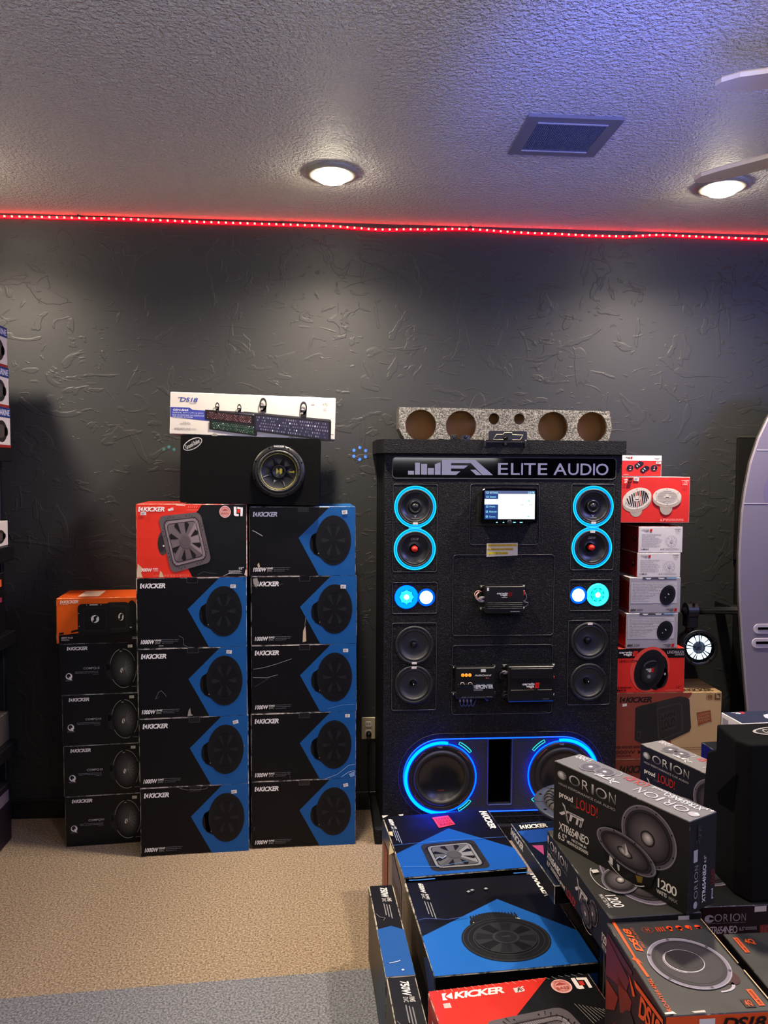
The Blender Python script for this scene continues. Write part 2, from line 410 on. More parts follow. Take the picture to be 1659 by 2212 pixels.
class D:
    """print on one face; u runs right and v runs down, both 0..1; w,h are the face's size in metres"""
    def __init__(s, w, h): s.w, s.h = w, h; s.v = []; s.f = []; s.c = []; s.L = 0; s.tf = None; s.el = []; s.txt = False
    def add(s, pts, faces, col, L=None):
        L = s.L if L is None else L
        b = len(s.v); s.el.append((b, len(s.f), s.txt))
        for p in pts:
            q = s.tf(*p) if s.tf else p
            s.v.append((q[0], q[1], L)); s.c.append(lin(col(*p)) if callable(col) else lin(col))
        s.f += [[b+i for i in f] for f in faces]
        return s
    def poly(s, pts, col, L=None):
        if len(pts) == 4 or len(pts) == 3: return s.add(pts, [tuple(range(len(pts)))], col, L)
        t = tessellate_polygon([[Vector((p[0], p[1], 0)) for p in pts]])
        return s.add(pts, [tuple(x) for x in t], col, L)
    def rect(s, u0, v0, u1, v1, col, L=None): return s.poly([(u0, v0), (u1, v0), (u1, v1), (u0, v1)], col, L)
    def ell_pts(s, cx, cy, rx, ry, rot=0, n=36, a0=0, a1=2*PI):
        out = []; a, b = rx*s.w, ry*s.h
        full = abs(a1-a0-2*PI) < 1e-6
        for k in range(n if full else n+1):
            t = a0+(a1-a0)*k/n; x = a*math.cos(t); y = b*math.sin(t)
            out.append((cx+(x*math.cos(rot)-y*math.sin(rot))/s.w, cy+(x*math.sin(rot)+y*math.cos(rot))/s.h))
        return out
    def ell(s, cx, cy, rx, ry, col, rot=0, center=None, off=(0, 0), L=None, n=36):
        p = s.ell_pts(cx, cy, rx, ry, rot, n)
        if center is None: return s.add(p, [tuple(range(n))], col, L)
        L = s.L if L is None else L
        b = len(s.v); s.el.append((b, len(s.f), False))
        for q in p+[(cx+off[0], cy+off[1])]:
            z = s.tf(*q) if s.tf else q; s.v.append((z[0], z[1], L))
        s.c += [lin(col)]*n+[lin(center)]
        s.f += [[b+k, b+(k+1) % n, b+n] for k in range(n)]
        return s
    def ring(s, cx, cy, rx, ry, t, col, rot=0, L=None, n=36, a0=0, a1=2*PI):
        """t: thickness as a share of the radius"""
        o = s.ell_pts(cx, cy, rx, ry, rot, n, a0, a1); i = s.ell_pts(cx, cy, rx*(1-t), ry*(1-t), rot, n, a0, a1)
        m_ = len(o); full = abs(a1-a0-2*PI) < 1e-6
        return s.add(o+i, [(k, (k+1) % m_, m_+(k+1) % m_, m_+k) for k in range(m_ if full else m_-1)], col, L)
    def line(s, pts, t, col, L=None):
        """thin line, thickness t in metres"""
        for (a, b) in zip(pts, pts[1:]):
            dx, dy = (b[0]-a[0])*s.w, (b[1]-a[1])*s.h; l = math.hypot(dx, dy) or 1
            nx, ny = -dy/l*t/2/s.w, dx/l*t/2/s.h
            s.poly([(a[0]+nx, a[1]+ny), (b[0]+nx, b[1]+ny), (b[0]-nx, b[1]-ny), (a[0]-nx, a[1]-ny)], col, L)
        return s
    def text(s, t, u0, v0, u1, v1, col, bold=0.0, shear=0.0, sp=1.0, L=None, quad=None):
        """t stretched to fill u0..u1, v0..v1 (or the four corners in quad: tl, tr, br, bl)"""
        vs, fs = text_mesh(t, bold, shear, sp)
        if quad:
            a, b, c, d = quad
            P = [((a[0]*(1-x)+b[0]*x)*(1-y)+(d[0]*(1-x)+c[0]*x)*y, (a[1]*(1-x)+b[1]*x)*(1-y)+(d[1]*(1-x)+c[1]*x)*y) for x, y in vs]
        else: P = [(u0+(u1-u0)*x, v0+(v1-v0)*y) for x, y in vs]
        s.txt = True; s.add(P, fs, col, L); s.txt = False
        return s
    def bars(s, u0, u1, v0, v1, n, col, seed=1, fill=.45, rag=.4, L=None):
        """small type too fine to read: rows of word-long dashes"""
        R = random.Random(seed); dv = (v1-v0)/n
        for k in range(n):
            e = u1-(u1-u0)*rag*R.random(); u = u0; v = v0+k*dv
            while u < e-.01:
                l = min(e-u, (u1-u0)*R.uniform(.06, .2)); s.rect(u, v, u+l*.86, v+dv*fill, col, L); u += l
        return s
    def clusters(s):
        """groups of shapes that lie near each other; each becomes a part of its own"""
        el = s.el+[(len(s.v), len(s.f), False)]; n = len(s.el); B = []; Z = []
        for k in range(n):
            vs = s.v[el[k][0]:el[k+1][0]]
            xs = [p[0]*s.w for p in vs]; ys = [p[1]*s.h for p in vs]; B.append((min(xs), max(xs), min(ys), max(ys)) if vs else (0, 0, 0, 0)); bw, bh = B[-1][1]-B[-1][0], B[-1][3]-B[-1][2]; Z.append(min(max(bw, bh), 1.1*min(bw, bh)) if el[k][2] else max(bw, bh))
        par = list(range(n))
        def find(x):
            while par[x] != x: par[x] = par[par[x]]; x = par[x]
            return x
        for i in range(n):
            a = B[i]
            for j in range(i):
                b = B[j]; gx = max(0, a[0]-b[1], b[0]-a[1]); gy = max(0, a[2]-b[3], b[2]-a[3])
                if gx > .2 or gy > .2: continue
                if math.hypot(gx, gy) <= max(.012, .42*max(Z[i], Z[j])):
                    ri, rj = find(i), find(j)
                    if ri != rj: par[ri] = rj
        G = {}
        for k in range(n): G.setdefault(find(k), []).append(k)
        for ks in G.values():
            vm = {}; V2 = []; C2 = []; F2 = []
            for k in ks:
                for q in range(el[k][0], el[k+1][0]): vm[q] = len(V2); V2.append(s.v[q]); C2.append(s.c[q])
                for f in s.f[el[k][1]:el[k+1][1]]: F2.append([vm[q] for q in f])
            yield V2, F2, C2
    def build(s, name, parent, O, U, V, mat='print_satin', label=None):
        """O: the face's corner, U, V: its full edge vectors"""
        O, U, V = Vector(O), Vector(U), Vector(V); n = -(U.cross(V)).normalized(); o = None
        for sv, sf, sc_ in s.clusters():
            P = [O+U*p[0]+V*p[1]+n*(.0006+.00035*p[2]) for p in sv]
            me = bpy.data.meshes.new(name); me.from_pydata(P, [], sf)
            ca = me.color_attributes.new('Col', 'FLOAT_COLOR', 'POINT')
            ca.data.foreach_set('color', [x for c in sc_ for x in (*c, 1)])
            me.materials.append(MATS[mat])
            o = bpy.data.objects.new(name, me); link(o, parent)
            if label: o['label'] = label
        return o

def carton(name, label, cat, pose, dims, cols, edge='edge_tidy', mat='print_satin', c=.0022, group=None, z=0, ry=0, jit=0, seed=0, mesh=None):
    """pose: centre of the front's foot x, y and the turn; dims: w, d, h; cols: front, top, left, right, back"""
    x, y, yaw = pose; w_, d_, h_ = dims
    uy = (-math.sin(yaw), math.cos(yaw))
    if mesh is None:
        mb = MB(); mb.box(-w_/2, w_/2, -d_/2, d_/2, 0, h_, 0, c)
        me = bpy.data.meshes.new(name)
        R = random.Random(seed)
        P = [(p[0]+R.uniform(-jit, jit), p[1]+R.uniform(-jit, jit)*.3, p[2]+R.uniform(-jit, jit)*.3) for p in mb.v]
        me.from_pydata(P, [], mb.f)
        bm = bmesh.new(); bm.from_mesh(me); bmesh.ops.recalc_face_normals(bm, faces=bm.faces); bm.to_mesh(me); bm.free()
        me.materials.append(MATS[mat]); me.materials.append(MATS[edge])
        ca = me.color_attributes.new('Col', 'FLOAT_COLOR', 'CORNER')
        # faces in order: left, right, front, back, bottom, top, then edge strips
        fc = [cols.get('left', cols['front']), cols.get('right', cols['front']), cols['front'], cols.get('back', cols['front']), cols['front'], cols.get('top', cols['front'])]
        for p in me.polygons:
            col = lin(fc[p.index] if p.index < 6 else cols['front'])
            p.material_index = 0 if p.index < 6 else 1
            for li in p.loop_indices: ca.data[li].color = (*col, 1)
    else: me = mesh
    o = bpy.data.objects.new(name, me); COL.objects.link(o)
    o.location = (x+d_/2*uy[0], y+d_/2*uy[1], z); o.rotation_euler = (0, ry, yaw)
    o['dims'] = dims
    tag(o, label, cat, group)
    return o
def on(d, name, box, face, mat='print_satin', label=None, dims=None):
    """lays print d on a face of a carton"""
    w_, d_, h_ = dims or tuple(box['dims'])
    O, U, V = {'front': ((-w_/2, -d_/2, h_), (w_, 0, 0), (0, 0, -h_)),
               'top': ((-w_/2, d_/2, h_), (w_, 0, 0), (0, -d_, 0)),
               'left': ((-w_/2, d_/2, h_), (0, -d_, 0), (0, 0, -h_)),
               'right': ((w_/2, -d_/2, h_), (0, d_, 0), (0, 0, -h_))}[face]
    return d.build(name, box, O, U, V, mat, label)
def copy_tree(o, parent=None):
    c = o.copy(); COL.objects.link(c)
    if parent is not None: c.parent = parent
    for ch in list(o.children): copy_tree(ch, c)
    return c
# ------------------------------------------------------------------ the room
def struct(name, mb, mat, parent=None, kind=True):
    o = mb.build(name, mat, parent)
    if kind: o['kind'] = 'structure'
    return o
XL, XR, YB = -2.05, 3.3, -6.4
struct('wall_back', MB().box(XL-.1, XR+.1, 0, .1, 0, H), 'wall_paint')
struct('wall_left', MB().box(XL-.1, XL, YB, 0, 0, H), 'wall_paint')
struct('wall_right', MB().box(XR, XR+.1, YB, 0, 0, H), 'wall_paint')
struct('wall_front', MB().box(XL-.1, XR+.1, YB-.1, YB, 0, H), 'wall_paint')
struct('ceiling', MB().box(XL-.1, XR+.1, YB-.1, .1, H, H+.1), 'ceiling_paint')
# tan carpet by the wall, grey carpet towards the room, meeting along a slightly slanting seam
def seam_y(x): return -1.119+(x-.132)*.0605
def slab(y_of0, y_of1):
    mb = MB(); xs = [XL-.1, 0, XR+.1]
    for a, b in zip(xs, xs[1:]):
        q = [(a, y_of0(a)), (b, y_of0(b)), (b, y_of1(b)), (a, y_of1(a))]
        mb.add([(p[0], p[1], 0) for p in q]+[(p[0], p[1], -.05) for p in q], [(0, 1, 2, 3), (4, 5, 6, 7), (0, 1, 5, 4), (1, 2, 6, 5), (2, 3, 7, 6), (3, 0, 4, 7)])
    return mb
struct('floor', slab(seam_y, lambda x: .1), 'carpet_tan')
struct('floor', slab(lambda x: YB-.1, seam_y), 'carpet_grey')
base_mat('baseboard_paint', '141513', .45)
struct('baseboard_back', MB().box(XL, XR, -.014, -.0005, 0, .085, c=.003), 'baseboard_paint')

# ---- recessed lamps in the ceiling, vent, red LED strip, fan
base_mat('trim_grey', '8a8680', .4)
LAMP_LABELS = {1: 'recessed ceiling lamp nearest the wall above the gap between box stacks and cabinet', 2: 'recessed ceiling lamp glowing beside the fan blade above the red boxes'}
for i, (x, y) in enumerate(LAMPS):
    if i not in (1, 2): continue
    t = thing('ceiling_lamp', LAMP_LABELS[i], 'lamp', (x, y, H), group='recessed ceiling lamps')
    mb = MB(); mb.lathe([(.066, -.004), (.070, -.016), (.086, -.012), (.094, -.006), (.095, 0)], 40); mb.build('trim_ring', 'trim_grey', t)
    mb = MB(); mb.lathe([(.067, -.004), (.062, -.018), (.048, -.030), (.028, -.038), (.001, -.041)], 36); mb.build('lens', 'lamp_lens', t)
def vent():
    t = thing('ceiling_vent', 'square grey return air vent with slatted grille set in the ceiling', 'vent', (.747, -.936, H))
    W2, D2 = .148, .138
    mb = MB(); base = front_M(0, 0)
    M = Matrix(((1, 0, 0, 0), (0, 1, 0, 0), (0, 0, -1, -.010), (0, 0, 0, 1)))
    mb.prism([(-W2, -D2), (W2, -D2), (W2, D2), (-W2, D2)], .0098, M, holes=[[(-.108, -.098), (.108, -.098), (.108, .098), (-.108, .098)]])
    mb.build('frame', 'vent_paint', t)
    MB().box(-.108, .108, -.098, .098, -.003, -.0004).build('backing', 'void_black', t)
    sl = None
    for k in range(34):
        x = -.104+.208*k/33
        if sl is None:
            sl = MB().box(-.0021, .0021, -.097, .097, -.0095, -.003).build('slat', 'vent_slat', t); sl.location.x = x
        else:
            c = sl.copy(); COL.objects.link(c); c.parent = t; c.location.x = x
    for yy in (-.101, .101): MB().box(-.110, .110, yy-.003, yy+.003, -.013, -.0095).build('rim', 'vent_rim', t)
base_mat('vent_paint', '6e6e7a', .45); base_mat('vent_slat', '5c6684', .4); base_mat('vent_rim', '9a9aa8', .3)
vent()

def led_strip():
    pts = [(-2.04, 2.583), (-1.373, 2.584), (-.898, 2.586), (-.414, 2.583), (-.018, 2.582), (.222, 2.573), (.384, 2.578), (.588, 2.585), (.897, 2.576), (1.211, 2.572), (1.295, 2.572), (1.486, 2.584), (1.635, 2.581), (1.978, 2.578), (2.5, 2.582), (3.28, 2.58)]
    def zz(x):
        for a, b in zip(pts, pts[1:]):
            if a[0] <= x <= b[0]:
                s = (x-a[0])/(b[0]-a[0]); s = s*s*(3-2*s); return a[1]+(b[1]-a[1])*s
        return 2.58
    root = thing('led_strip', 'red LED strip light running along the top of the dark wall', 'light strip', (0, -.006, 2.58))
    mb = MB(); xs = [-2.04+i*.05 for i in range(107)]
    mb.tube([(x, -.003, zz(x)-2.58) for x in xs], .0062, 8); mb.build('strip', 'strip_red', root)
    me = None
    for i in range(128):
        x = -1.9+i*.0305
        if me is None:
            o = MB().box(-.0036, .0036, -.0035, .0015, -.0036, .0036, c=.001).build('led', 'led_red', root); me = o
        else: o = me.copy(); COL.objects.link(o); o.parent = root
        o.location = (x, -.0108, zz(x)-2.58)
    # small clips that hold the strip to the wall
    for x in (-1.05, -.2, .62, 1.34): MB().box(x-.006, x+.006, -.012, .0045, zz(x)-2.58+.004, zz(x)-2.58+.013).build('clip', 'black_plastic', root)
led_strip()

def fan():
    hub = Vector((1.75, -2.05, 2.36))
    t = thing('ceiling_fan', 'ceiling fan with pale cream blades above the box piles', 'fan', tuple(hub))
    MB().lathe([(.001, .20), (.06, .20), (.075, .235), (.075, .2414)], 24).build('canopy', 'blade_ivory', t)
    MB().lathe([(.014, .20), (.014, .05)], 12).build('rod', 'blade_ivory', t)
    MB().lathe([(.001, .06), (.10, .05), (.13, .0), (.11, -.05), (.001, -.07)], 28).build('motor', 'blade_ivory', t)
    tips = [Vector((.824, -1.767, 2.36)), Vector((1.043, -1.235, 2.36))]
    a0 = math.atan2(tips[0].y-hub.y, tips[0].x-hub.x)
    dirs = [(tips[0]-hub).xy, (tips[1]-hub).xy]
    for a in (a0+math.radians(72*1), a0+math.radians(72*2), a0+math.radians(72*3)): dirs.append(Vector((math.cos(a), math.sin(a)))*1.0)
    for i, dv in enumerate(dirs):
        l = dv.length; a = math.atan2(dv.y, dv.x)
        wd = .055 if i == 0 else .068
        lp = [(.16, -wd*.72), (l-.10, -wd), (l-.04, -wd*.86), (l-.008, -wd*.45), (l, 0), (l-.008, wd*.45), (l-.04, wd*.86), (l-.10, wd), (.16, wd*.72)]
        M = Matrix.Rotation(a, 4, 'Z') @ Matrix.Rotation(math.radians(-9), 4, 'X')
        MB().prism(lp, .012, M @ Matrix.Translation((0, 0, .006)), bevel=.003).build('blade', 'blade_ivory', t)
        MB().box(.09, .20, -.02, .02, -.004, .004).build('blade_bracket', 'blade_ivory', t, M)
fan()

# ---- outlet with plug
def outlet():
    t = thing('wall_outlet', 'ivory wall socket between the box stacks and the display cabinet', 'outlet', (.183, 0, .372))
    M = front_M(0, -.006)
    MB().prism(rrect(-.0305, .0305, -.0495, .0495, .003), .0058, M, bevel=.002).build('cover_plate', 'ivory', t)
    for s in (1, -1):
        r = MB().prism(rrect(-.0145, .0145, -.0125+s*.019, .0125+s*.019, .008), .003, front_M(0, -.0085), bevel=.001).build('socket', 'white_plastic', t)
        for x in (-.0055, .0055): MB().box(x-.0012, x+.0012, -.0091, -.0084, s*.019-.002, s*.019+.006).build('slot', 'void_black', r)
    MB().lathe([(.001, .0), (.0025, .0), (.003, -.0005)], 10, axis_M((0, -.0068, 0), (0, -1, 0))).build('screw', 'ivory', t)
    p = thing('power_plug', 'black plug with cord in the lower half of the wall socket', 'plug', (.184, -.0095, .351))
    MB().lathe([(.001, .03), (.008, .03), (.0115, .022), (.0125, .004), (.0115, 0)], 16, axis_M((0, 0, 0), (0, -1, 0))).build('plug_body', 'black_plastic', p)
    pts = [(0, -.026, -.004), (0, -.036, -.02), (-.002, -.030, -.06), (-.004, -.02, -.14), (.0, -.015, -.25), (.008, -.02, -.334), (.02, -.06, -.3455), (.04, -.20, -.3455)]
    MB().tube(pts, .003, 8).build('cord', 'black_plastic', p)
outlet()

# ------------------------------------------------------------------ printed designs
BLK, BLU = '0a0a0e', '15528f'
def kicker(d, u0, v0, u1, v1, col, L=None, quad=None):
    """bar-and-arrow mark and six slanted capitals"""
    W_ = u1-u0; hh = v1-v0
    def q(x, y): return (u0+x*W_, v0+y*hh)
    tf0 = d.tf
    if quad:
        a, b, c, e = quad
        def q(x, y): return ((a[0]*(1-x)+b[0]*x)*(1-y)+(e[0]*(1-x)+c[0]*x)*y, (a[1]*(1-x)+b[1]*x)*(1-y)+(e[1]*(1-x)+c[1]*x)*y)
    sl = .02
    d.poly([q(sl, 0), q(.075+sl, 0), q(.045, .5), q(.075, 1), q(0, 1)], col, L)
    d.poly([q(.16+sl, 0), q(.16, 1), q(.062, .5)], col, L)
    vs, fs = text_mesh('KICKER', .035, .26, .9)
    d.txt = True; d.add([q(.185+x*.815, y) for x, y in vs], fs, col, L); d.txt = False
    return d
def sticker(box, face, u, v, du, dv, rot=0, dims=None):
    w_, d_, h_ = dims or tuple(box['dims'])
    fw, fh = {'front': (w_, h_), 'top': (w_, d_), 'left': (d_, h_), 'right': (d_, h_)}[face]
    d = D(fw, fh); d.L = 9
    c, s = math.cos(rot), math.sin(rot)
    def R(x, y):
        x, y = x*du*fw, y*dv*fh; return (u+(x*c-y*s)/fw, v+(x*s+y*c)/fh)
    d.poly([R(-.5, -.5), R(.5, -.5), R(.5, .5), R(-.5, .5)], 'd8d4cc')
    for k in range(3): d.poly([R(-.36, -.28+k*.22), R(.3-.12*k, -.28+k*.22), R(.3-.12*k, -.16+k*.22), R(-.36, -.16+k*.22)], '8f8c90', 10)
    return on(d, 'price_sticker', box, face, 'print_matte', dims=dims)
def square_sub(d, quad, rim='5e5556', lip='3a3335', cone='6d6263', hi='8a7c7c', dark='1c181a', L=1, s_mark=True):
    """picture of a square subwoofer mapped to four corners (tl, tr, br, bl)"""
    a, b, c, e = quad
    def m(x, y): return ((a[0]*(1-x)+b[0]*x)*(1-y)+(e[0]*(1-x)+c[0]*x)*y, (a[1]*(1-x)+b[1]*x)*(1-y)+(e[1]*(1-x)+c[1]*x)*y)
    old = d.tf; d.tf = m
    def rr(i, r, col, L): d.poly(rrect(i, 1-i, i, 1-i, r, 4), col, L)
    rr(0, .12, rim, L); rr(.085, .10, lip, L+1); rr(.105, .095, hi, L+2); rr(.15, .08, lip, L+3); rr(.165, .07, cone, L+4)
    d.poly([(.5, .5), (.835, .18), (.835, .82)], hi, L+5); d.poly([(.5, .5), (.18, .82), (.82, .82)], mix(cone, '000000', .25), L+5)
    for k in range(8):
        an = PI/8+k*PI/4
        r1 = .34
        ca, sa = math.cos(an), math.sin(an)
        d.poly([(.5+.15*ca, .5+.15*sa), (.5+r1*math.cos(an-.16), .5+r1*math.sin(an-.16)), (.5+(r1+.03)*ca, .5+(r1+.03)*sa), (.5+r1*math.cos(an+.16), .5+r1*math.sin(an+.16))], dark, L+6)
    d.add(circ(.5, .5, .13, 24), [tuple(range(24))], mix(cone, rim, .5), L+7); d.add(circ(.5, .5, .10, 24), [tuple(range(24))], mix(cone, '000000', .3), L+8)
    for k in range(4):
        for t in (.35, .65):
            x, y = [(t, .045), (.955, t), (t, .955), (.045, t)][k]
            d.add(circ(x, y, .011, 8), [tuple(range(8))], '0c0a0b', L+2)
    for k in range(7):   # folds of the surround at the corners
        for cx, cy in ((.17, .17), (.83, .17), (.83, .83), (.17, .83)):
            an = math.atan2(cy-.5, cx-.5)-.33+.11*k
            d.poly([(.5+.42*math.cos(an)*1.12, .5+.42*math.sin(an)*1.12), (.5+.49*math.cos(an)*1.10, .5+.49*math.sin(an)*1.10), (.5+.49*math.cos(an+.025)*1.10, .5+.49*math.sin(an+.025)*1.10)], dark, L+4)
    d.tf = old
def round_sub(d, cx, cy, rx, ry, rot=0, rim='191a1d', cone='0f1013', line='2a2b2f', cap=None, L=1, spokes=0, hi=None):
    d.ell(cx, cy, rx, ry, rim, rot, L=L)
    d.ring(cx, cy, rx*.97, ry*.97, .02, line, rot, L=L+1)
    d.ell(cx, cy, rx*.86, ry*.86, line, rot, L=L+2); d.ell(cx, cy, rx*.845, ry*.845, mix(rim, cone, .5), rot, L=L+3)
    d.ring(cx, cy, rx*.74, ry*.74, .025, line, rot, L=L+4)
    d.ell(cx, cy, rx*.70, ry*.70, cone, rot, center=hi or cone, L=L+5)
    if spokes:
        for k in range(spokes):
            an = 2*PI*k/spokes
            p = d.ell_pts(cx, cy, rx*.66, ry*.66, rot, 3, an-.16, an+.16); q = d.ell_pts(cx, cy, rx*.22, ry*.22, rot, 1, an-.1, an+.1)
            d.poly([q[0], p[0], p[1], p[2], p[3], q[1]], line, L+6)
    if cap: d.ell(cx, cy, rx*.24, ry*.24, cap, rot, L=L+7)

# ------------------------------------------------------------------ stacks at the wall
# nine black boxes with a blue arrow
def sub_box_prints(b, dims, variant=0):
    w_, d_, h_ = dims
    d = D(w_, h_)
    d.poly([(.755, .002), (.998, .002), (.998, .998), (.653, .998), (.46, .45)], BLU)
    on(d, 'blue_arrow_print', b, 'front', dims=dims)
    d = D(w_, h_); d.L = 1
    d.ell(.615, .53, .05, .14, '101114', L=1); d.poly([(.585, .42), (.66, .33), (.68, .75), (.60, .68)], '121317', L=1)
    d.ell(.605, .44, .028, .03, '15161a', L=1); d.ell(.63, .665, .02, .03, '15161a', L=1); d.ell(.648, .672, .004, .008, '8a8a88', L=12)
    round_sub(d, .79, .487, .168, .362, .0, '131417', '0d0e11', '1d1f24', L=2, spokes=6)
    on(d, 'subwoofer_picture', b, 'front', dims=dims)
    d = D(w_, h_); d.L = 1
    kicker(d, .034, .075, .262, .145, 'e6e4e0')
    d.text('1000W', .034, .872, .162, .935, 'e6e4e0', .03, .25)
    d.text('RMS', .166, .872, .222, .90, 'd0cec8', .03, .2); d.text('DVC', .166, .908, .214, .935, 'b0aeaa', .0, .2)
    d.bars(.226, .40, .872, .945, 3, '55565c', 4, .4, .5)
    on(d, 'lettering', b, 'front', dims=dims)
    d = D(w_, h_); d.L = 1
    u0 = .455
    d.line([(u0, .002), (u0, .075), (u0+.098, .075), (u0+.098, .002)], .0012, '4a4c55'); d.rect(u0+.004, .002, u0+.094, .07, '0d0d12')
    on(d, 'tape_tab', b, 'front', 'print_gloss', dims=dims)
DIM = (.421, .30, .2768)
KCOL = dict(front=BLK, top=BLU, left=BLK, right=BLU)
ORD = ['bottom', 'second', 'third', 'fourth', 'topmost']
def wear(box, marks, dims):
    d = D(dims[0], dims[2]); d.L = 12
    for m_ in marks:
        if m_[0] == 'l': d.line(m_[1], m_[2], m_[3])
        else: d.poly(m_[1], m_[2])
    return on(d, 'scuff', box, 'front', 'print_matte', dims=dims)
WEAR = {
 ('c', 4): [('l', [(.03, .34), (.06, .36), (.08, .38), (.125, .42)], .0028, 'a8a8a4'), ('p', [(.075, .83), (.09, .80), (.10, .86), (.085, .89)], 'b8a488')],
 ('c', 3): [('p', [(.485, .96), (.49, .80), (.51, .72), (.515, .80), (.52, .95)], 'c4b090'), ('l', [(.505, .72), (.515, .60)], .002, '77756e'), ('p', [(.02, .03), (.06, .02), (.075, .10), (.05, .16), (.025, .10)], '908a80'), ('l', [(.0, .13), (.05, .14), (.30, .11)], .0012, '5a5c60')],
 ('c', 2): [('l', [(.02, .34), (.12, .32), (.24, .27), (.38, .20)], .0018, '8c8e90'), ('l', [(.02, .46), (.14, .47), (.25, .43)], .0016, '909090'), ('l', [(.03, .60), (.12, .52), (.2, .44)], .001, '55585c'), ('l', [(.72, .95), (.86, .90), (.98, .89)], .0016, '5a86b8')],
 ('c', 1): [('l', [(.70, .99), (.82, .93), (.93, .80), (.99, .79)], .0018, '8aa8cc'), ('l', [(.86, .97), (.93, .90), (.99, .88)], .0022, '9ab4d4'), ('p', [(.93, .93), (.99, .89), (.99, .96), (.95, .98)], '7898c0'), ('l', [(.36, .90), (.37, .96)], .0012, '5c5c60')],
 ('c', 0): [('l', [(.03, .66), (.03, .72)], .0012, '606064')],
 ('b', 2): [('l', [(.16, .72), (.19, .62), (.215, .60), (.25, .66), (.26, .69)], .0016, '6a6c70'), ('l', [(.16, .72), (.20, .68)], .001, '55585c'), ('p', [(.45, .98), (.46, .90), (.475, .86), (.48, .94), (.50, .97)], '908c84')],
 ('b', 1): [('l', [(.965, .42), (.97, .46)], .0016, '77797c')],
 ('b', 3): [('l', [(.38, .82), (.42, .86), (.42, .95), (.46, .98)], .0014, '6a6a6c'), ('l', [(.2, .96), (.24, .96)], .002, 'b0aeac')],
 ('b', 0): [('l', [(.36, .02), (.44, .05), (.60, .045), (.62, .02)], .0016, '6c6c70')],
}
proto = None
def black_blue(col, k, x, y, yaw, z, jx, stk):
    global proto
    place = {'c': 'rightmost stack', 'b': 'middle stack under the red box'}[col]
    lab = {'c': f'black box with blue arrow print, {ORD[k]} in the stack next to the wall socket',
           'b': f'black box with blue arrow print, {ORD[k]} in the stack under the red box'}[col]
    b = carton('subwoofer_box', lab, 'box', (x+jx, y, yaw), DIM, KCOL, 'edge_worn', 'print_satin', .0026, 'black and blue subwoofer boxes', z, jit=.0012, seed=k+(7 if col == 'b' else 0))
    if proto is None:
        sub_box_prints(b, DIM); proto = b
    else:
        for ch in list(proto.children):
            if ch.name.split('.')[0] in ('blue_arrow_print', 'subwoofer_picture', 'lettering', 'tape_tab'):
                c = ch.copy(); COL.objects.link(c); c.parent = b
    sticker(b, 'front', *stk, dims=DIM)
    if (col, k) in WEAR: wear(b, WEAR[(col, k)], DIM)
for k, (jx, stk) in enumerate([(.0, (.905, .095, .045, .05, -.2)), (.001, (.918, .06, .045, .05, 0)), (.0025, (.895, .095, .048, .05, 0)), (.0025, (.87, .16, .05, .055, .05)), (-.003, (.895, .08, .05, .055, -.1))]):
    black_blue('c', k, -.0965, -.336, .038, k*.2771, jx, stk)
for k, (jx, stk) in enumerate([(.001, (.862, .11, .05, .05, -.1)), (-.001, (.885, .09, .05, .05, -.25)), (-.004, (.835, .07, .05, .05, .1)), (-.005, (.877, .13, .05, .05, 0))]):
    black_blue('b', k, -.5255, -.368, .064, k*.2771, jx, stk)

# red and black 15 inch box on the middle stack
RD = (.421, .30, .287)
rb = carton('subwoofer_box', 'red and black box with a square subwoofer picture on top of the middle stack', 'box', (-.5275, -.368, .064), RD, dict(front='0e1013', top='b8392f', left='d8301e', right='0e1013'), 'edge_red', z=1.1086, jit=.001, seed=3)
d = D(RD[0], RD[2])
d.poly([(.002, .002), (.592, .002), (.46, .28), (.40, .70), (.5, .998), (.002, .998)], 'd93222')
d.line([(.45, .08), (.56, .08)], .0012, 'f09080', 1)
for k in range(5): d.poly([(.47+k*.018, .02), (.478+k*.018, .02), (.472+k*.018, .055), (.464+k*.018, .055)], 'e86a58', 1)
for k in range(24): d.rect(.15+k*.0135, .955, .152+k*.0135, .985, 'f0a090', 1)
on(d, 'red_print', rb, 'front')
d = D(RD[0], RD[2])
d.ell(.235, .53, .045, .16, '463d3d', L=1); d.ell(.222, .535, .03, .11, '2c2627', L=2); d.ell(.243, .565, .008, .012, 'd8d0cc', L=3)
square_sub(d, [(.195, .165), (.575, .105), (.675, .79), (.31, .94)], L=4)
on(d, 'subwoofer_picture', rb, 'front')
d = D(RD[0], RD[2]); d.L = 2
kicker(d, .02, .035, .255, .10, 'f2ece6'); d.rect(.285, .062, .31, .092, 'e8e0d8'); d.text('#6', .305, .04, .335, .09, 'e8e0d8', .02, .1)
d.text('900W', .04, .865, .14, .915, 'f0e4da', .03, .25); d.text('RMS', .145, .865, .19, .886, 'f0d8d0', .02, .2); d.text('L SERIES', .145, .892, .195, .912, 'f0b8b0', 0, .2)
d.text('15"', .925, .865, .968, .898, 'e8e6e2', .02); d.bars(.83, .968, .91, .965, 4, 'a0a09c', 2, .5, .2)
d.ell(.80, .105, .052, .082, 'd89a90', L=2); d.ring(.80, .105, .050, .079, .08, 'f0d0c8', L=3); d.ring(.80, .105, .043, .066, .05, 'a84840', L=3); d.text('BASS', .768, .11, .832, .135, 'a84840', .01, L=4); d.poly([(.77, .085), (.80, .06), (.83, .085)], 'a84840', 4)
d.poly([(.88, .035), (.905, .035), (.905, .135), (.925, .135), (.925, .165), (.895, .165), (.88, .15)], 'f2ece6'); d.poly([(.912, .035), (.965, .045), (.96, .165), (.94, .165), (.942, .07), (.912, .062)], 'f2ece6'); d.poly([(.912, .072), (.935, .075), (.933, .12), (.912, .12)], 'd93222')
on(d, 'lettering', rb, 'front')
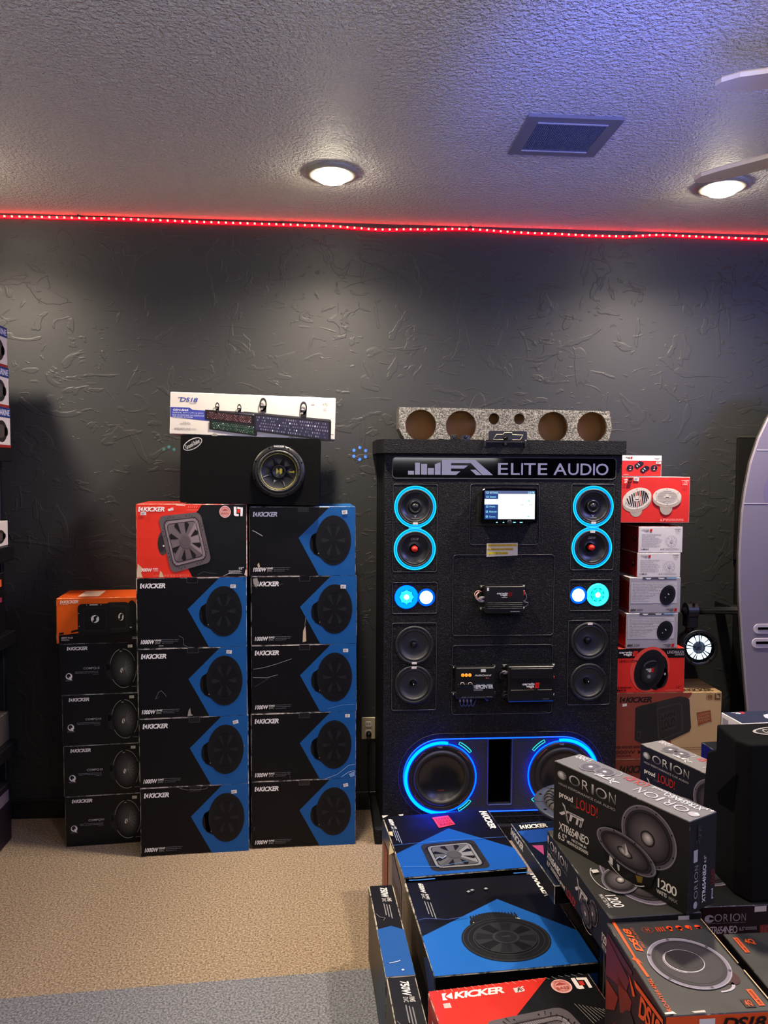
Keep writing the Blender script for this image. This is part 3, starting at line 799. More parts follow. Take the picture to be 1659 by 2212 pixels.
sticker(rb, 'front', .067, .125, .05, .045)
wear(rb, [('p', [(.0, .99), (.012, .80), (.05, .86), (.04, .93), (.055, .99)], 'cbb490'), ('p', [(.2, .99), (.21, .90), (.225, .92), (.245, .99)], 'c8b08a'), ('l', [(.55, .96), (.60, .92), (.66, .94), (.72, .95)], .001, '55585a'), ('l', [(.78, .985), (.86, .93), (.94, .92)], .002, 'b0aca4'), ('l', [(.36, .012), (.44, .02)], .003, 'e8d8c8'), ('p', [(.975, .97), (.985, .90), (1, .9), (1, .99)], 'd0c4b0')], RD)

# leftmost stack: four black boxes, orange box on top
AD = (.297, .24, .2078)
def comp_prints(b):
    d = D(AD[0], AD[2]); d.L = 1
    kicker(d, .09, .06, .355, .13, 'dcd8d0')
    d.text('COMPQ10', .30, .465, .505, .515, 'a8a8a6', .01, .1); d.bars(.19, .51, .55, .60, 2, '77777a', 3, .35, .2); d.bars(.42, .51, .605, .62, 1, '6a6a6c', 5, .5, .1)
    d.rect(.062, .56, .165, .735, '1e1e20'); d.ell(.113, .635, .042, .062, 'e0dcd4', L=2); d.ell(.108, .625, .026, .042, '1e1e20', L=3); d.poly([(.112, .645), (.13, .64), (.15, .71), (.125, .70)], 'e0dcd4', 4); d.text('HIGH OUTPUT', .066, .705, .162, .725, '8a8a88', 0, L=4)
    on(d, 'lettering', b, 'front')
    d = D(AD[0], AD[2])
    d.poly([(.585, .42), (.66, .28), (.70, .80), (.66, .74), (.60, .66)], '222224', L=1); d.ell(.61, .48, .03, .07, '2c2c2e', L=1)
    d.ell(.815, .51, .168, .375, '161617', -.06, L=2); d.ell(.815, .51, .155, .35, '101012', -.06, center='5a5a5c', off=(.04, .02), L=3)
    for a0, a1 in ((-2.85, -1.75), (-1.5, -.35), (.15, .85), (1.25, 2.6)):
        d.ring(.815, .51, .172, .385, .02, 'b4b4b0', -.06, L=4, n=14, a0=a0, a1=a1)
    d.poly([(.77, .175), (.80, .165), (.802, .175), (.772, .185)], 'b4b4b0', 4)
    for k in range(6):
        a = -1.2+k*.42; d.line([(.83, .52), (.83+.09*math.cos(a), .52+.19*math.sin(a))], .0006, '9a9a9c', 4)
    d.poly([(.775, .57), (.79, .50), (.80, .50), (.79, .55), (.80, .59), (.79, .60)], 'e6e4e0', 5); d.poly([(.80, .535), (.812, .49), (.815, .58)], 'e6e4e0', 5)
    d.bars(.92, .99, .87, .885, 1, '88888a', 3, .7, 0, L=4)
    on(d, 'subwoofer_picture', b, 'front')
cproto = None
for k in range(4):
    b = carton('subwoofer_box', f'black box with dome speaker picture, {ORD[k] if k < 3 else "topmost"} of four under the orange box', 'box', (-.9120+[.004, .001, -.002, -.006][k], -.270, .091), AD, dict(front='121213', top='2a2826', left='3a352e'), 'edge_grey', z=k*.2081, group='black dome picture boxes', jit=.001, seed=20+k)
    if cproto is None: comp_prints(b); cproto = b
    else:
        for ch in list(cproto.children):
            if not ch.name.startswith('price'): c = ch.copy(); COL.objects.link(c); c.parent = b
    sticker(b, 'front', .91, .075, .06, .055)
    if k == 3:
        d = D(AD[0], AD[1]); d.ring(.55, .15, .36, .62, .03, '9a9894', n=40); d.text('KICKER', .44, .84, .62, .93, '8a8884', .01); d.ell(.93, .7, .035, .12, 'c8c4bc')
        on(d, 'top_print', b, 'top')
OD = (.313, .205, .183)
ob = carton('subwoofer_box', 'orange and black box with two square subwoofers pictured, on the short stack', 'box', (-.9215, -.272, .075), OD, dict(front='d85a14', top='d4561a', left='c8581c', right='d85a14'), 'edge_orange', z=.8327, jit=.001, seed=31)
d = D(OD[0], OD[2])
d.poly([(.03, .83), (.27, .76), (.27, .998), (.03, .998)], '14110f'); d.poly([(.27, .70), (.99, .62), (.99, .998), (.27, .998)], '14110f'); d.rect(.03, .80, .27, .998, '14110f', 1)
d.poly([(.03, .81), (.03, .75), (.27, .73), (.27, .77)], 'd85a14', 2); d.poly([(.033, .755), (.09, .745), (.09, .79), (.033, .80)], '1a120c', 3); d.poly([(.18, .72), (.27, .685), (.27, .735), (.18, .765)], '1a120c', 3)
d.rect(.97, .49, .995, .52, '1a120c', 3)
on(d, 'black_print', ob, 'front')
d = D(OD[0], OD[2])
def rq(x0, x1, y0, y1, r, col, L): d.poly([(p[0], p[1]) for p in [((x0+(x1-x0)*a), (y0+(y1-y0)*b_)) for a, b_ in rrect(0, 1, 0, 1, r, 4)]], col, L)
d.ell(.93, .40, .075, .33, '191816', L=3); rq(.60, .905, .105, .78, .18, '1f1d1b', 4); rq(.65, .865, .18, .70, .16, '2e2b28', 5); rq(.66, .855, .20, .68, .16, '1b1a18', 6)
rq(.265, .665, .13, .82, .14, '171615', 7); rq(.33, .615, .22, .735, .12, '242321', 8); rq(.34, .605, .24, .715, .12, '141413', 9)
for cx, cy, rx, ry in ((.475, .465, .05, .085), (.795, .43, .033, .085)):
    d.ell(cx, cy, rx, ry, 'e4e0d8', L=10); d.line([(cx+rx*.55, cy-ry*.75), (cx-rx*.25, cy-ry*.2), (cx+rx*.25, cy+ry*.2), (cx-rx*.55, cy+ry*.75)], .0085, '161514', 11)
for px in ((.375, .155), (.55, .155), (.277, .335), (.283, .62)): d.ell(*px, .005, .009, 'c8c4bc', L=12)
d.bars(.41, .52, .14, .17, 1, 'c8c4bc', 3, .8, 0, L=12); d.ell(.915, .665, .014, .012, 'c8c4bc', L=12)
on(d, 'subwoofer_picture', ob, 'front')
d = D(OD[0], OD[2]); d.L = 4
kicker(d, .05, .045, .275, .115, 'e8ccb4'); d.bars(.05, .16, .125, .14, 1, 'e0b090', 2, .7, 0)
d.text('600W PLUS', .06, .85, .20, .885, 'd8d0c4', .02, .2); d.bars(.06, .17, .90, .94, 2, 'a09a90', 2, .6, .2); d.bars(.93, .998, .88, .94, 2, 'a09a90', 3, .6, .3)
on(d, 'lettering', ob, 'front')
d = D(OD[0], OD[1]); d.rect(.24, .15, .50, .85, 'f0d8c0'); d.rect(.91, .1, .99, .3, 'e8c8a8')
on(d, 'top_print', ob, 'top')

# carpeted enclosure with one subwoofer, lying across the two tall stacks
def lathe_part(name, mat, parent, prof, loc, d=(0, -1, 0), seg=40, smooth=True):
    return MB().lathe(prof, seg, axis_M(loc, d), smooth=smooth).build(name, mat, parent)
ENC_RY = .021
enc = thing('subwoofer_enclosure', 'black carpeted subwoofer enclosure lying across the red box and its neighbour', 'speaker box', (-.305, -.215, 1.3958), 0, ry=ENC_RY)
EW, EH, ED = .54, .262, .29
fr = -ED/2
mb = MB()
HC = (.110, .1305, .094)       # hole centre and radius
mb.prism(rrect(-EW/2, EW/2, 0, EH, .006, 3), ED, front_M(0, fr), holes=[circ(HC[0], HC[1], .078, 40)], back=False)
mb.prism(rrect(-EW/2, EW/2, 0, EH, .006, 3), .004, front_M(0, -fr))
mb.build('enclosure_body', 'carpet_black', enc)
lathe_part('frame_ring', 'black_plastic', enc, [(.078, 0), (.082, .010), (.089, .011), (.101, .009), (.1035, .003), (.1035, -.001)], (HC[0], fr, HC[1]), seg=48)
mb = MB(); prof = [(.0845, .009), (.081, .018), (.075, .019), (.0715, .008)]
mb.lathe(prof, 56, axis_M((HC[0], fr, HC[1]), (0, -1, 0))); sr = mb.build('surround', 'rubber', enc)
for k in range(40):
    if k % 2 == 0: continue
    a = 2*PI*k/40; c, s = math.cos(a), math.sin(a)
    MB().tube([(HC[0]+r*c, fr-h_, HC[1]+r*s) for r, h_ in ((.0735, .0145), (.078, .0200), (.083, .0155))], .0016, 5).build('fold', 'cone_dark', sr)
base_mat('kick_yellow', '9a9238', .45); base_mat('kick_bright', 'e0cc1c', .4)
lathe_part('trim_line', 'kick_yellow', enc, [(.0716, .0085), (.0700, .0098), (.0685, .0080)], (HC[0], fr, HC[1]), seg=48)
lathe_part('cone', 'cone_dark', enc, [(.0690, .008), (.026, -.016), (.0255, -.014)], (HC[0], fr, HC[1]), seg=48)
for k in range(8):
    a = PI/8+k*PI/4; c, s = math.cos(a), math.sin(a); n_ = Vector((-s, 0, c))
    p0 = Vector((HC[0]+.027*c, fr+.0135, HC[1]+.027*s)); p1 = Vector((HC[0]+.064*c, fr-.0065, HC[1]+.064*s))
    MB().add([p0+n_*.010, p0-n_*.010, p1-n_*.002, p1+n_*.002, p0*.5+p1*.5+Vector((0, -.004, 0))], [(0, 1, 4), (1, 2, 4), (2, 3, 4), (3, 0, 4)]).build('rib', 'rubber', enc)
lathe_part('dust_cap', 'cone_satin', enc, [(.028, -.014), (.028, -.006), (.024, -.003), (.0225, -.0045), (.001, -.0035)], (HC[0], fr, HC[1]))
mb = MB(); mk = front_M(HC[0], fr+.0035, HC[1])
mb.prism([(-.010, -.011), (-.001, -.002), (-.001, .002), (-.008, .013), (-.010, .013)], .0008, mk); mb.prism([(.004, .012), (.013, .012), (.013, -.006), (.0055, -.011), (.001, .001)], .0008, mk)
mb.build('emblem', 'kick_bright', enc)
MB().prism([(.040, -.002), (.062, -.004), (.062, .0045), (.055, .004), (.055, .0015), (.040, .0015)], .0008, front_M(HC[0], fr-.0035, HC[1])).build('cone_mark', 'kick_bright', enc)
for k in range(8):
    a = PI/8+k*PI/4; c, s = math.cos(a), math.sin(a)
    lathe_part('screw', 'void_black', enc, [(.001, .0105), (.0032, .0105), (.0036, .009)], (HC[0]+.0965*c, fr, HC[1]+.0965*s), seg=10)
pl = MB().prism([(-.027, .093), (.027, .093), (.020, .104), (-.020, .104)], .006, front_M(HC[0], fr-.011, HC[1])).build('name_plate', 'black_plastic', enc)
d = D(.05, .011); kicker(d, .1, .2, .9, .85, 'd8d6d0'); d.build('lettering', pl, (HC[0]-.025, fr-.0112, HC[1]+.1035), (.05, 0, 0), (0, 0, -.011))
def oval_badge(parent, O, U, V, w_, h_, text, rot, fg='c8c6c0'):
    d = D(w_, h_)
    d.ell(.5, .5, .49, .36, fg, rot, n=48); d.ell(.5, .5, .455, .30, '0c0c0d', rot, L=1, n=48)
    cr, sr_ = math.cos(rot), math.sin(rot)
    def q(x, y):
        X, Y = x*w_*.74, y*h_*.30; return (.5+(X*cr-Y*sr_)/w_, .5+(X*sr_+Y*cr)/h_)
    d.text(text, 0, 0, 1, 1, fg, .01, .1, L=2, quad=[q(-.5, -.5), q(.5, -.5), q(.5, .5), q(-.5, .5)])
    return d.build('oval_badge', parent, O, U, V)
oval_badge(enc, (-.265, fr, .256), (.082, 0, 0), (0, 0, -.055), .082, .055, 'Ground-Shaker', -.52)

# white sound bar box on the enclosure
WD = (.642, .19, .163)
wb = carton('sound_bar_box', 'long white box picturing three light up sound bars, lying on the carpeted enclosure', 'box', (-.294, -.345, 0), WD, dict(front='cfc9bd', top='d8d4ca', right='b8b2a6'), 'edge_white', z=1.6597, jit=.0006, seed=5, ry=.027)
d = D(WD[0], WD[2])
d.poly([(.002, .36), (.115, .36), (.135, .41), (.245, .42), (.245, .66), (.10, .62), (.002, .59)], '3a4496')
on(d, 'blue_band_print', wb, 'front')
d = D(WD[0], WD[2]); d.L = 1
d.text('DS18', .058, .12, .165, .225, '3a4496', .012, .2, .95); d.line([(.046, .128), (.075, .128)], .0022, '3a4496'); d.bars(.115, .165, .245, .265, 1, '8a8894', 2, .6, 0)
d.text('GEN-BAR', .018, .40, .11, .445, 'd8d8e4', .02, .2)
d.text('MARINE, ATV / UTV & JEEPS', .016, .47, .20, .51, 'b8bcdc', .005); d.text('RGB SOUND BAR WATERPROOF', .016, .525, .205, .565, 'b8bcdc', .005); d.text('SPEAKER SYSTEM', .016, .575, .135, .61, 'b8bcdc', .005)
d.text('FOR ALL', .078, .70, .12, .73, '77757c', .005); d.text('SUBWOOFERS', .06, .735, .125, .765, '77757c', .005); d.text('#WELIKEITLOUD', .028, .845, .125, .90, '6a686c', .01); d.bars(.13, .165, .86, .88, 1, '8a888c', 2, .7, 0)
d.bars(.85, .88, .16, .19, 1, '908e90', 2, .8, 0); d.text('<701', .92, .12, .955, .20, '77757a', 0); d.bars(.925, .952, .24, .34, 3, '9a989c', 2, .3, 0)
on(d, 'lettering', wb, 'front')
d = D(WD[0], WD[2])
def bar_pic(x0, x1, y0l, y1l, y0r, y1r, grille, L, seed):
    d.poly([(x0, y0l), (x1, y0r), (x1, y1r), (x0, y1l)], '1b191b', L)
    R = random.Random(seed); m_ = .012
    a = lambda s, t: (x0+m_+(x1-x0-2*m_)*s, (y0l+.035)+((y0r+.035)-(y0l+.035))*s+((y1l-.03-(y0l+.035))*(1-s)+(y1r-.03-(y0r+.035))*s)*t)
    d.poly([a(0, 0), a(1, 0), a(1, 1), a(0, 1)], grille, L+1)
    n = int((x1-x0)*70)
    for r in range(5):
        for k in range(n):
            s = (k+.5*(r % 2))/n; t = (r+.5)/5
            if s > .97: continue
            cc = mix(grille, 'e8e4f0', R.choice([0, .08, .15, .25]) if R.random() < .97 else .9); q0 = a(s, t-.06); q1 = a(min(1, s+.6/n), t); 
            d.poly([a(s, t), a(s+.3/n, t-.07), a(s+.6/n, t), a(s+.3/n, t+.07)], cc, L+2)
    d.poly([(x1-.014, y0r), (x1, y0r), (x1, y1r), (x1-.014, y1r)], '121113', L+3)
def clamp_pic(cx, y0, y1, s, L):
    d.ring(cx, y0+(y1-y0)*.4, .018*s, .13*s, .38, '2e2c2e', L=L, n=20); d.poly([(cx-.012*s, y1-.11*s), (cx+.016*s, y1-.11*s), (cx+.016*s, y1+.03), (cx-.012*s, y1+.02)], '1f1d1f', L); d.ell(cx-.006*s, y1-.05*s, .006*s, .02*s, '8a8886', L=L+1)
d.poly([(.21, .395), (.50, .42), (.50, .46), (.21, .43)], '3a383a', 1)
bar_pic(.21, .505, .40, .625, .485, .715, '3a1c1c', 2, 1); bar_pic(.237, .525, .635, .86, .72, .98, '16301f', 6, 2); bar_pic(.505, .975, .455, .865, .565, 1.04, '26243c', 10, 3)
d.poly([(.43, .40), (.97, .52), (.975, .57), (.505, .47)], '3c3a3e', 9); d.line([(.975, .88), (.992, .89)], .002, '2a282a', 9)
for cx, y0, y1, s in ((.283, .25, .385, .7), (.415, .27, .41, .72), (.558, .11, .39, 1.25), (.803, .15, .46, 1.25)): clamp_pic(cx, y0, y1, s, 14)
on(d, 'sound_bar_picture', wb, 'front')
d = D(WD[0], WD[2]); d.L = 3
for cx in (.27, .735): d.ell(cx, 1.0, .018, .05, '8a857c', n=20)
on(d, 'thumb_cutouts', wb, 'front')

# ---- rack of packaged speakers along the left wall
def rack():
    t = thing('shelf_rack', 'black metal shelf rack of packaged goods along the left wall', 'rack', (-1.60, -1.0, 0))
    x0, x1, y0, y1 = -1.93+1.60, -1.282+1.60, -1.85+1.0, -.19+1.0
    for x in (x0+.02, x1-.05):
        for y in (y0-.0125, y1+.003): MB().box(x-.014, x+.014, y-.012, y+.012, 0, 1.75, c=.002).build('post', 'black_plastic', t)
    for z, lh in ((.42, .05), (.872, .055), (1.22, .06), (1.612, .055)):
        s = MB().box(x0, x1-.004, y0, y1, z-.02, z).build('shelf', 'black_plastic', t)
        MB().box(x1-.004, x1+.010, y0, y1, z-lh, z, c=.003).build('lip', 'black_plastic', s)
rack()
def pack(name, label, x1, y1, z, dims, face, group=None, edge='edge_white'):
    """package whose printed face looks into the room (+X); dims: depth in x, length in y, height"""
    dx, dy, dz = dims
    return carton(name, label, 'box', (x1-dx/2, y1-dy, 0), dims, dict(front=face, top=face), edge, z=z, group=group)
def pack_art(b, band, red, pic='2a2624'):
    w_, d_, h_ = tuple(b['dims']); d = D(d_, h_); d.L = 1
    if band: d.rect(.002, .0, .998, .25, '26386e'); d.text('MARINE', .45, .05, .96, .2, 'c8ccdc', .03, L=2)
    if red: d.rect(.002, .93, .998, .998, '8c2a24')
    d.ell(.62, .60, .22, .27, pic, L=2); d.ell(.60, .60, .13, .17, '4a4440', L=3); d.ell(.80, .6, .08, .12, pic, L=2)
    d.bars(.08, .3, .45, .8, 5, '77757a', 3, .4, .3)
    on(d, 'printed_panel', b, 'right')
lev = ['lowest', 'middle', 'topmost']; row = ['nearest the wall', 'second from the wall', 'third from the wall']
for i in range(3):
    for j in range(3):
        b = pack('speaker_package', f'white package with blue band, {lev[i]} on the upper rack shelf, {row[j]}', -1.272-.003*i, -.20-j*.235, 1.6125+i*.1585, (.22, .225, .158), 'cfcac2', 'white packages with blue band')
        pack_art(b, True, True)
b = pack('speaker_package', 'small white speaker package at the edge of the middle rack shelf', -1.290, -.20, 1.2205, (.14, .20, .10), 'cfcac2'); pack_art(b, False, False)
b = pack('speaker_package', 'magenta striped package behind the small white package on the middle rack shelf', -1.290, -.42, 1.2205, (.16, .2, .20), '8c1c48'); pack_art(b, False, False, '48142c')
b = pack('speaker_package', 'tall white package at the back of the middle rack shelf', -1.47, -.20, 1.2205, (.15, .30, .32), 'c8c2b8'); pack_art(b, False, True)
b = pack('speaker_package', 'black package with orange stripe on the shelf below the middle one', -1.300, -.22, .8725, (.3, .3, .24), '121012', None, 'edge_tidy')
d = D(.3, .24); d.rect(.05, .1, .9, .22, 'd8602c', 1); d.rect(.1, .4, .9, .48, '8c3048', 1); d.text('AMPLIFIER', .1, .6, .8, .72, 'd0a08c', .02, L=1); on(d, 'printed_panel', b, 'right')
b = pack('speaker_package', 'grey brown carton on the lowest rack shelf', -1.302, -.20, .4205, (.4, .5, .12), '4a443e', None, 'edge_grey')
d = D(.5, .12); d.text('SUBWOOFER', .1, .3, .6, .7, '8c867e', .02, L=1); on(d, 'printed_panel', b, 'right')
b = pack('speaker_package', 'shrink wrapped dark purple carton on the floor under the rack', -1.304, -.19, 0, (.42, .5, .245), '1c161c', None, 'edge_tidy')
d = D(.5, .245); d.ell(.4, .5, .25, .36, '30282e', L=1); d.ell(.4, .5, .15, .22, '18141a', L=2); d.rect(.7, .1, .95, .3, '6a5c68', 1); on(d, 'printed_panel', b, 'right', 'print_gloss')
# ------------------------------------------------------------------ display cabinet
YF = -.32
CX, CZ = .7155, 0
def cabinet():
    t = thing('display_cabinet', 'tall black textured audio display cabinet with lit speakers and sign', 'cabinet', (CX, -.16, 0))
    t['dims'] = (1, 1, 1)
    ox, oy = CX, -.16
    def P(x, z): return (x-ox, z)
    yf = YF-oy
    X0, X1 = .227-ox, 1.204-ox
    F = lambda y=yf: front_M(0, y)
    spk = [(.352, 1.384, .080), (.351, 1.213, .080), (1.087, 1.387, .080), (1.084, 1.217, .080)]
    mid = [(.352, .820, .078), (.351, .657, .078), (1.081, .829, .078), (1.081, .657, .078)]
    subs = [(.467, .268, .140), (.975, .270, .140)]
    pods = [(.319, 1.017, .046), (.400, 1.015, .034), (1.114, 1.021, .046), (1.033, 1.020, .034)]
    # front sheet with real openings
    big = [(rrect(*[q for q in (.258-ox, .445-ox)], 1.117, 1.479, .012)), (rrect(.9915-ox, 1.179-ox, 1.122, 1.482, .012)),
           (rrect(.257-ox, .447-ox, .548, .914, .012)), (rrect(.988-ox, 1.176-ox, .558, .919, .012)),
           (rrect(.257-ox, .447-ox, .947, 1.081, .010)), (rrect(.990-ox, 1.177-ox, .953, 1.087, .010)),
           (rrect(.572-ox, .865-ox, 1.227, 1.481, .016)), (rrect(.505-ox, .931-ox, .853, 1.192, .016)), (rrect(.505-ox, .931-ox, .526, .820, .016)),
           (rrect(.258-ox, 1.178-ox, 1.499, 1.585, .014))]
    def stadium(xa, xb, zc, r, n=20):
        return [(xb+r*math.cos(a), zc+r*math.sin(a)) for a in [-PI/2+PI*k/n for k in range(n+1)]]+[(xa+r*math.cos(a), zc+r*math.sin(a)) for a in [PI/2+PI*k/n for k in range(n+1)]]
    SZ = .2735
    st_out = stadium(.466-ox, .975-ox, SZ, .157)
    mb = MB()
    mb.prism([(X0, .065), (X1, .065), (X1, 1.60), (X0, 1.60)], .018, F(), holes=big+[st_out])
    mb.build('front_panel', 'carpet_vinyl', t)
    # body behind it, a little wider at the back on the socket side
    mb = MB(); xw = .2155-ox; yb = -.004-oy
    vs = [(X0, yf+.018, .065), (X1, yf+.018, .065), (X1, yb, .065), (xw, yb, .065)]
    vs += [(a, b, 1.60) for a, b, c in vs]
    mb.add(vs, [(0, 1, 2, 3), (4, 5, 6, 7), (1, 2, 6, 5), (2, 3, 7, 6), (3, 0, 4, 7)])
    mb.build('body', 'carpet_vinyl', t)
    MB().box(X0+.01, X1-.01, yf+.150, yf+.153, .07, 1.59).build('inner_back', 'void_black', t)
    mb = MB(); mb.box(.193-ox, X1+.012, yf-.018, yb, 0, .0648, c=.004); mb.build('plinth', 'carpet_vinyl', t)
    mb = MB(); c0 = (.222-ox, 1.213-ox)
    vs = [(c0[0], yf-.02), (c0[1], yf-.02), (c0[1], yb), (.196-ox, yb), (.196-ox, yf+.06)]
    mb.add([(a, b, 1.6) for a, b in vs]+[(a, b, 1.6555) for a, b in vs], [(0, 1, 2, 3, 4), (5, 6, 7, 8, 9)]+[(i, (i+1) % 5, 5+(i+1) % 5, 5+i) for i in range(5)])
    mb.build('cap', 'carpet_vinyl', t)
    # flush panels set into the openings with a groove around
    def panel(x0, x1, z0, z1, r, holes=(), g=.0032, y=yf+.0005):
        mb = MB(); mb.prism(rrect(x0-ox+g, x1-ox-g, z0+g, z1-g, r-g), .012, F(y), holes=[circ(x-ox, z, q, 48) for x, z, q in holes])
        o = mb.build('inset_panel', 'carpet_vinyl', t)
        # paler edge round each panel, bevel highlight put into its colour
        pts = [(p[0], y-.0006, p[1]) for p in rrect(x0-ox+g, x1-ox-g, z0+g, z1-g, r-g, 4)]
        mb = MB(); mb.tube(pts, .0016, 5, closed=True); mb.build('bevel_edge', 'bevel_grey', o)
        return o
    base_mat('bevel_grey', '3a3a40', .35)
    pL = panel(.258, .445, 1.117, 1.479, .012, [(x, z, .0835) for x, z, _ in spk[:2]]); pR = panel(.9915, 1.179, 1.122, 1.482, .012, [(x, z, .0835) for x, z, _ in spk[2:]])
    panel(.257, .447, .548, .914, .012, [(x, z, .0805) for x, z, _ in mid[:2]]); panel(.988, 1.176, .558, .919, .012, [(x, z, .0805) for x, z, _ in mid[2:]])
    panel(.257, .447, .947, 1.081, .010, [(x, z, r+.0025) for x, z, r in pods[:2]]); panel(.990, 1.177, .953, 1.087, .010, [(x, z, r+.0025) for x, z, r in pods[2:]])
    panel(.572, .865, 1.227, 1.481, .016); panel(.505, .931, .853, 1.192, .016); panel(.505, .931, .526, .820, .016)
    # sign
    sg = MB().prism(rrect(.258-ox+.002, 1.178-ox-.002, 1.501, 1.583, .012), .012, F(yf+.006)).build('sign_board', 'gloss_black', t)
    mb = MB(); mb.tube([(p[0], yf-.001, p[1]) for p in rrect(.258-ox, 1.178-ox, 1.499, 1.585, .014)], .0022, 6, closed=True); mb.build('sign_border', 'bevel_grey', t)
    ys = yf+.0045
    def letters(txt, x0, x1, z0, z1, bold, name):
        x = x0
        for i, ch in enumerate(txt[0]):
            if ch == ' ': continue
            a, b = txt[1][i]
            vs, fs = text_mesh(ch, bold, 0, 1)
            mb = MB(); P_ = [((x0+(x1-x0)*(a+(b-a)*u))-ox, ys, z1-(z1-z0)*v) for u, v in vs]
            mb.add(P_, fs); n = len(P_)
            # give each letter a thickness
            from collections import Counter
            ec = Counter(); od = {}
            for f in fs:
                for p, q in zip(f, f[1:]+f[:1]): ec[frozenset((p, q))] += 1; od[frozenset((p, q))] = (p, q)
            mb.v += [(p[0], p[1]+.0014, p[2]) for p in P_]
            for e, c in ec.items():
                if c == 1: p, q = od[e]; mb.f.append([p, q, n+q, n+p]); mb.m.append(0); mb.sm.append(False)
            mb.build('letter', 'brushed_silver', sg)
    gx = lambda u: (u-820)/660
    letters(('ELITEAUDIO', [(gx(820), gx(880)), (gx(897), gx(949)), (gx(958), gx(968)), (gx(974), gx(1044)), (gx(1057), gx(1113)), (gx(1150), gx(1230)), (gx(1238), gx(1300)), (gx(1312), gx(1378)), (gx(1388), gx(1398)), (gx(1405), gx(1480))]), .689, 1.149, 1.5155, 1.563, .006, 'x')
    sc = .000322
    def lx(u): return .322+(u-248)*sc-ox
    def lz(v): return 1.5145+(270-v)*sc
    for poly in ([(248, 223), (322, 223), (322, 270), (248, 270)], [(335, 122), (396, 122), (396, 270), (335, 270)], [(411, 136), (487, 136), (487, 270), (411, 270)], [(497, 188), (574, 188), (574, 270), (497, 270)], [(586, 140), (640, 118), (658, 118), (658, 270), (586, 270)],
                 [(675, 80), (1095, 80), (1325, 272), (1190, 272), (1040, 122), (790, 122), (790, 152), (1005, 152), (955, 192), (790, 192), (790, 226), (910, 226), (855, 272), (672, 272)], [(1035, 206), (1105, 206), (1180, 272), (1110, 272)]):
        MB().prism([(lx(u), lz(v)) for u, v in poly][::-1], .0014, F(ys-.0), ).build('logo_bar', 'brushed_silver', sg)
    # round speakers
    def ring_part(name, mat, prof, x, z, seg=48, smooth=True, parent=t, y=yf):
        return MB().lathe(prof, seg, axis_M((x-ox, y, z), (0, -1, 0)), smooth=smooth).build(name, mat, parent)
    for i, (x, z, r) in enumerate(spk):
        g = ring_part('light_channel', 'led_cyan', [(.0832, -.002), (.0785, -.006), (.072, -.004)], x, z)
        ring_part('light_edge', 'led_edge', [(.0815, -.001), (.0828, .0020), (.0846, .0018), (.0856, -.001)], x, z, parent=g)
        ring_part('light_edge', 'led_edge', [(.0748, -.003), (.0736, -.0005), (.0722, -.003)], x, z, parent=g)
        s = ring_part('speaker', 'rubber', [(.0722, -.012), (.0722, .004), (.0698, .006), (.0655, .005), (.0635, .001), (.062, .0025), (.0598, .003), (.057, .0015), (.0555, -.002)], x, z)
        ring_part('cone', 'cone_satin', [(.056, -.002), (.0545, -.0025), (.02, -.026), (.018, -.022)], x, z, parent=s)
        if i % 2 == 0:
            ring_part('tweeter', 'black_plastic', [(.0265, -.026), (.0265, -.002), (.0245, .001), (.0205, .0005), (.018, -.004), (.0145, -.0045), (.013, -.001), (.008, .002), (.001, .003)], x, z, 32, parent=s)
            d = D(.03, .016); d.poly([(.3, .1), (.5, .75), (.7, .1), (.6, .1), (.5, .45), (.4, .1)], 'b8b8b8'); d.rect(.0, .85, 1, .93, '8a8a8a')
            d.build('cone_badge', s, (x-ox-.015, yf+.0062, z-.032), (.03, -.0, 0), (0, -.004, -.016))
        else:
            ring_part('dust_cap', 'red_plastic', [(.0135, -.022), (.0135, -.008), (.0125, .002), (.009, .009), (.005, .012), (.001, .0125)], x, z, 24, parent=s)
            d = D(.034, .012); d.text('DS18', .05, .1, .95, .9, 'a0a0a8', .01, .2, .9)
            d.build('cone_badge', s, (x-ox-.017, yf+.0012, z+.047), (.034, 0, 0), (0, .006, -.012))
        for k in range(4):
            a = PI/4+k*PI/2; ring_part('screw', 'void_black', [(.001, .0066), (.0022, .0066), (.0024, .005)], x+.0682*math.cos(a), z+.0682*math.sin(a), 8, parent=s)
        z_s = {0: -.0665, 1: .0, 2: -.0665, 3: .0665}[i]
        if z_s: MB().box(x-ox-.010, x-ox+.010, yf-.0078, yf-.0062, z+z_s-.004, z+z_s+.005).build('price_sticker', 'sticker_white', s)
    for x, za in ((.3515, 1.2985), (1.0855, 1.302)):
        MB().prism([(x-ox-.026, za-.009), (x-ox+.026, za-.009), (x-ox+.026, za+.009), (x-ox-.026, za+.009)], .004, F(yf-.0005)).build('light_channel', 'led_mid', t)
    for i, (x, z, r) in enumerate(mid):
        s = ring_part('speaker', 'rubber', [(.0795, -.012), (.0795, .003), (.077, .006), (.069, .006), (.066, .001), (.064, .004), (.0605, .0045), (.0575, .001), (.056, -.001)], x, z)
        ring_part('cone', 'cone_grey', [(.0565, -.001), (.055, -.0015), (.014, -.030), (.013, -.027)], x, z, parent=s)
        if i % 2 == 0: ring_part('dust_cap', 'cone_dark', [(.014, -.028), (.0135, -.016), (.010, -.011), (.001, -.009)], x, z, 24, parent=s)
        else:
            ring_part('phase_plug', 'cone_satin', [(.011, -.028), (.0095, -.016), (.006, -.004), (.001, .002)], x, z, 20, parent=s); ring_part('plug_tip', 'chrome', [(.003, .0), (.002, .002), (.0005, .003)], x, z, 12, parent=s)
        for k in range(8):
            a = PI/8+k*PI/4; ring_part('screw', 'void_black', [(.001, .0066), (.0022, .0066), (.0024, .005)], x+.073*math.cos(a), z+.073*math.sin(a), 8, parent=s)
        zz = {0: -.073, 1: .072, 2: .073, 3: None}[i]
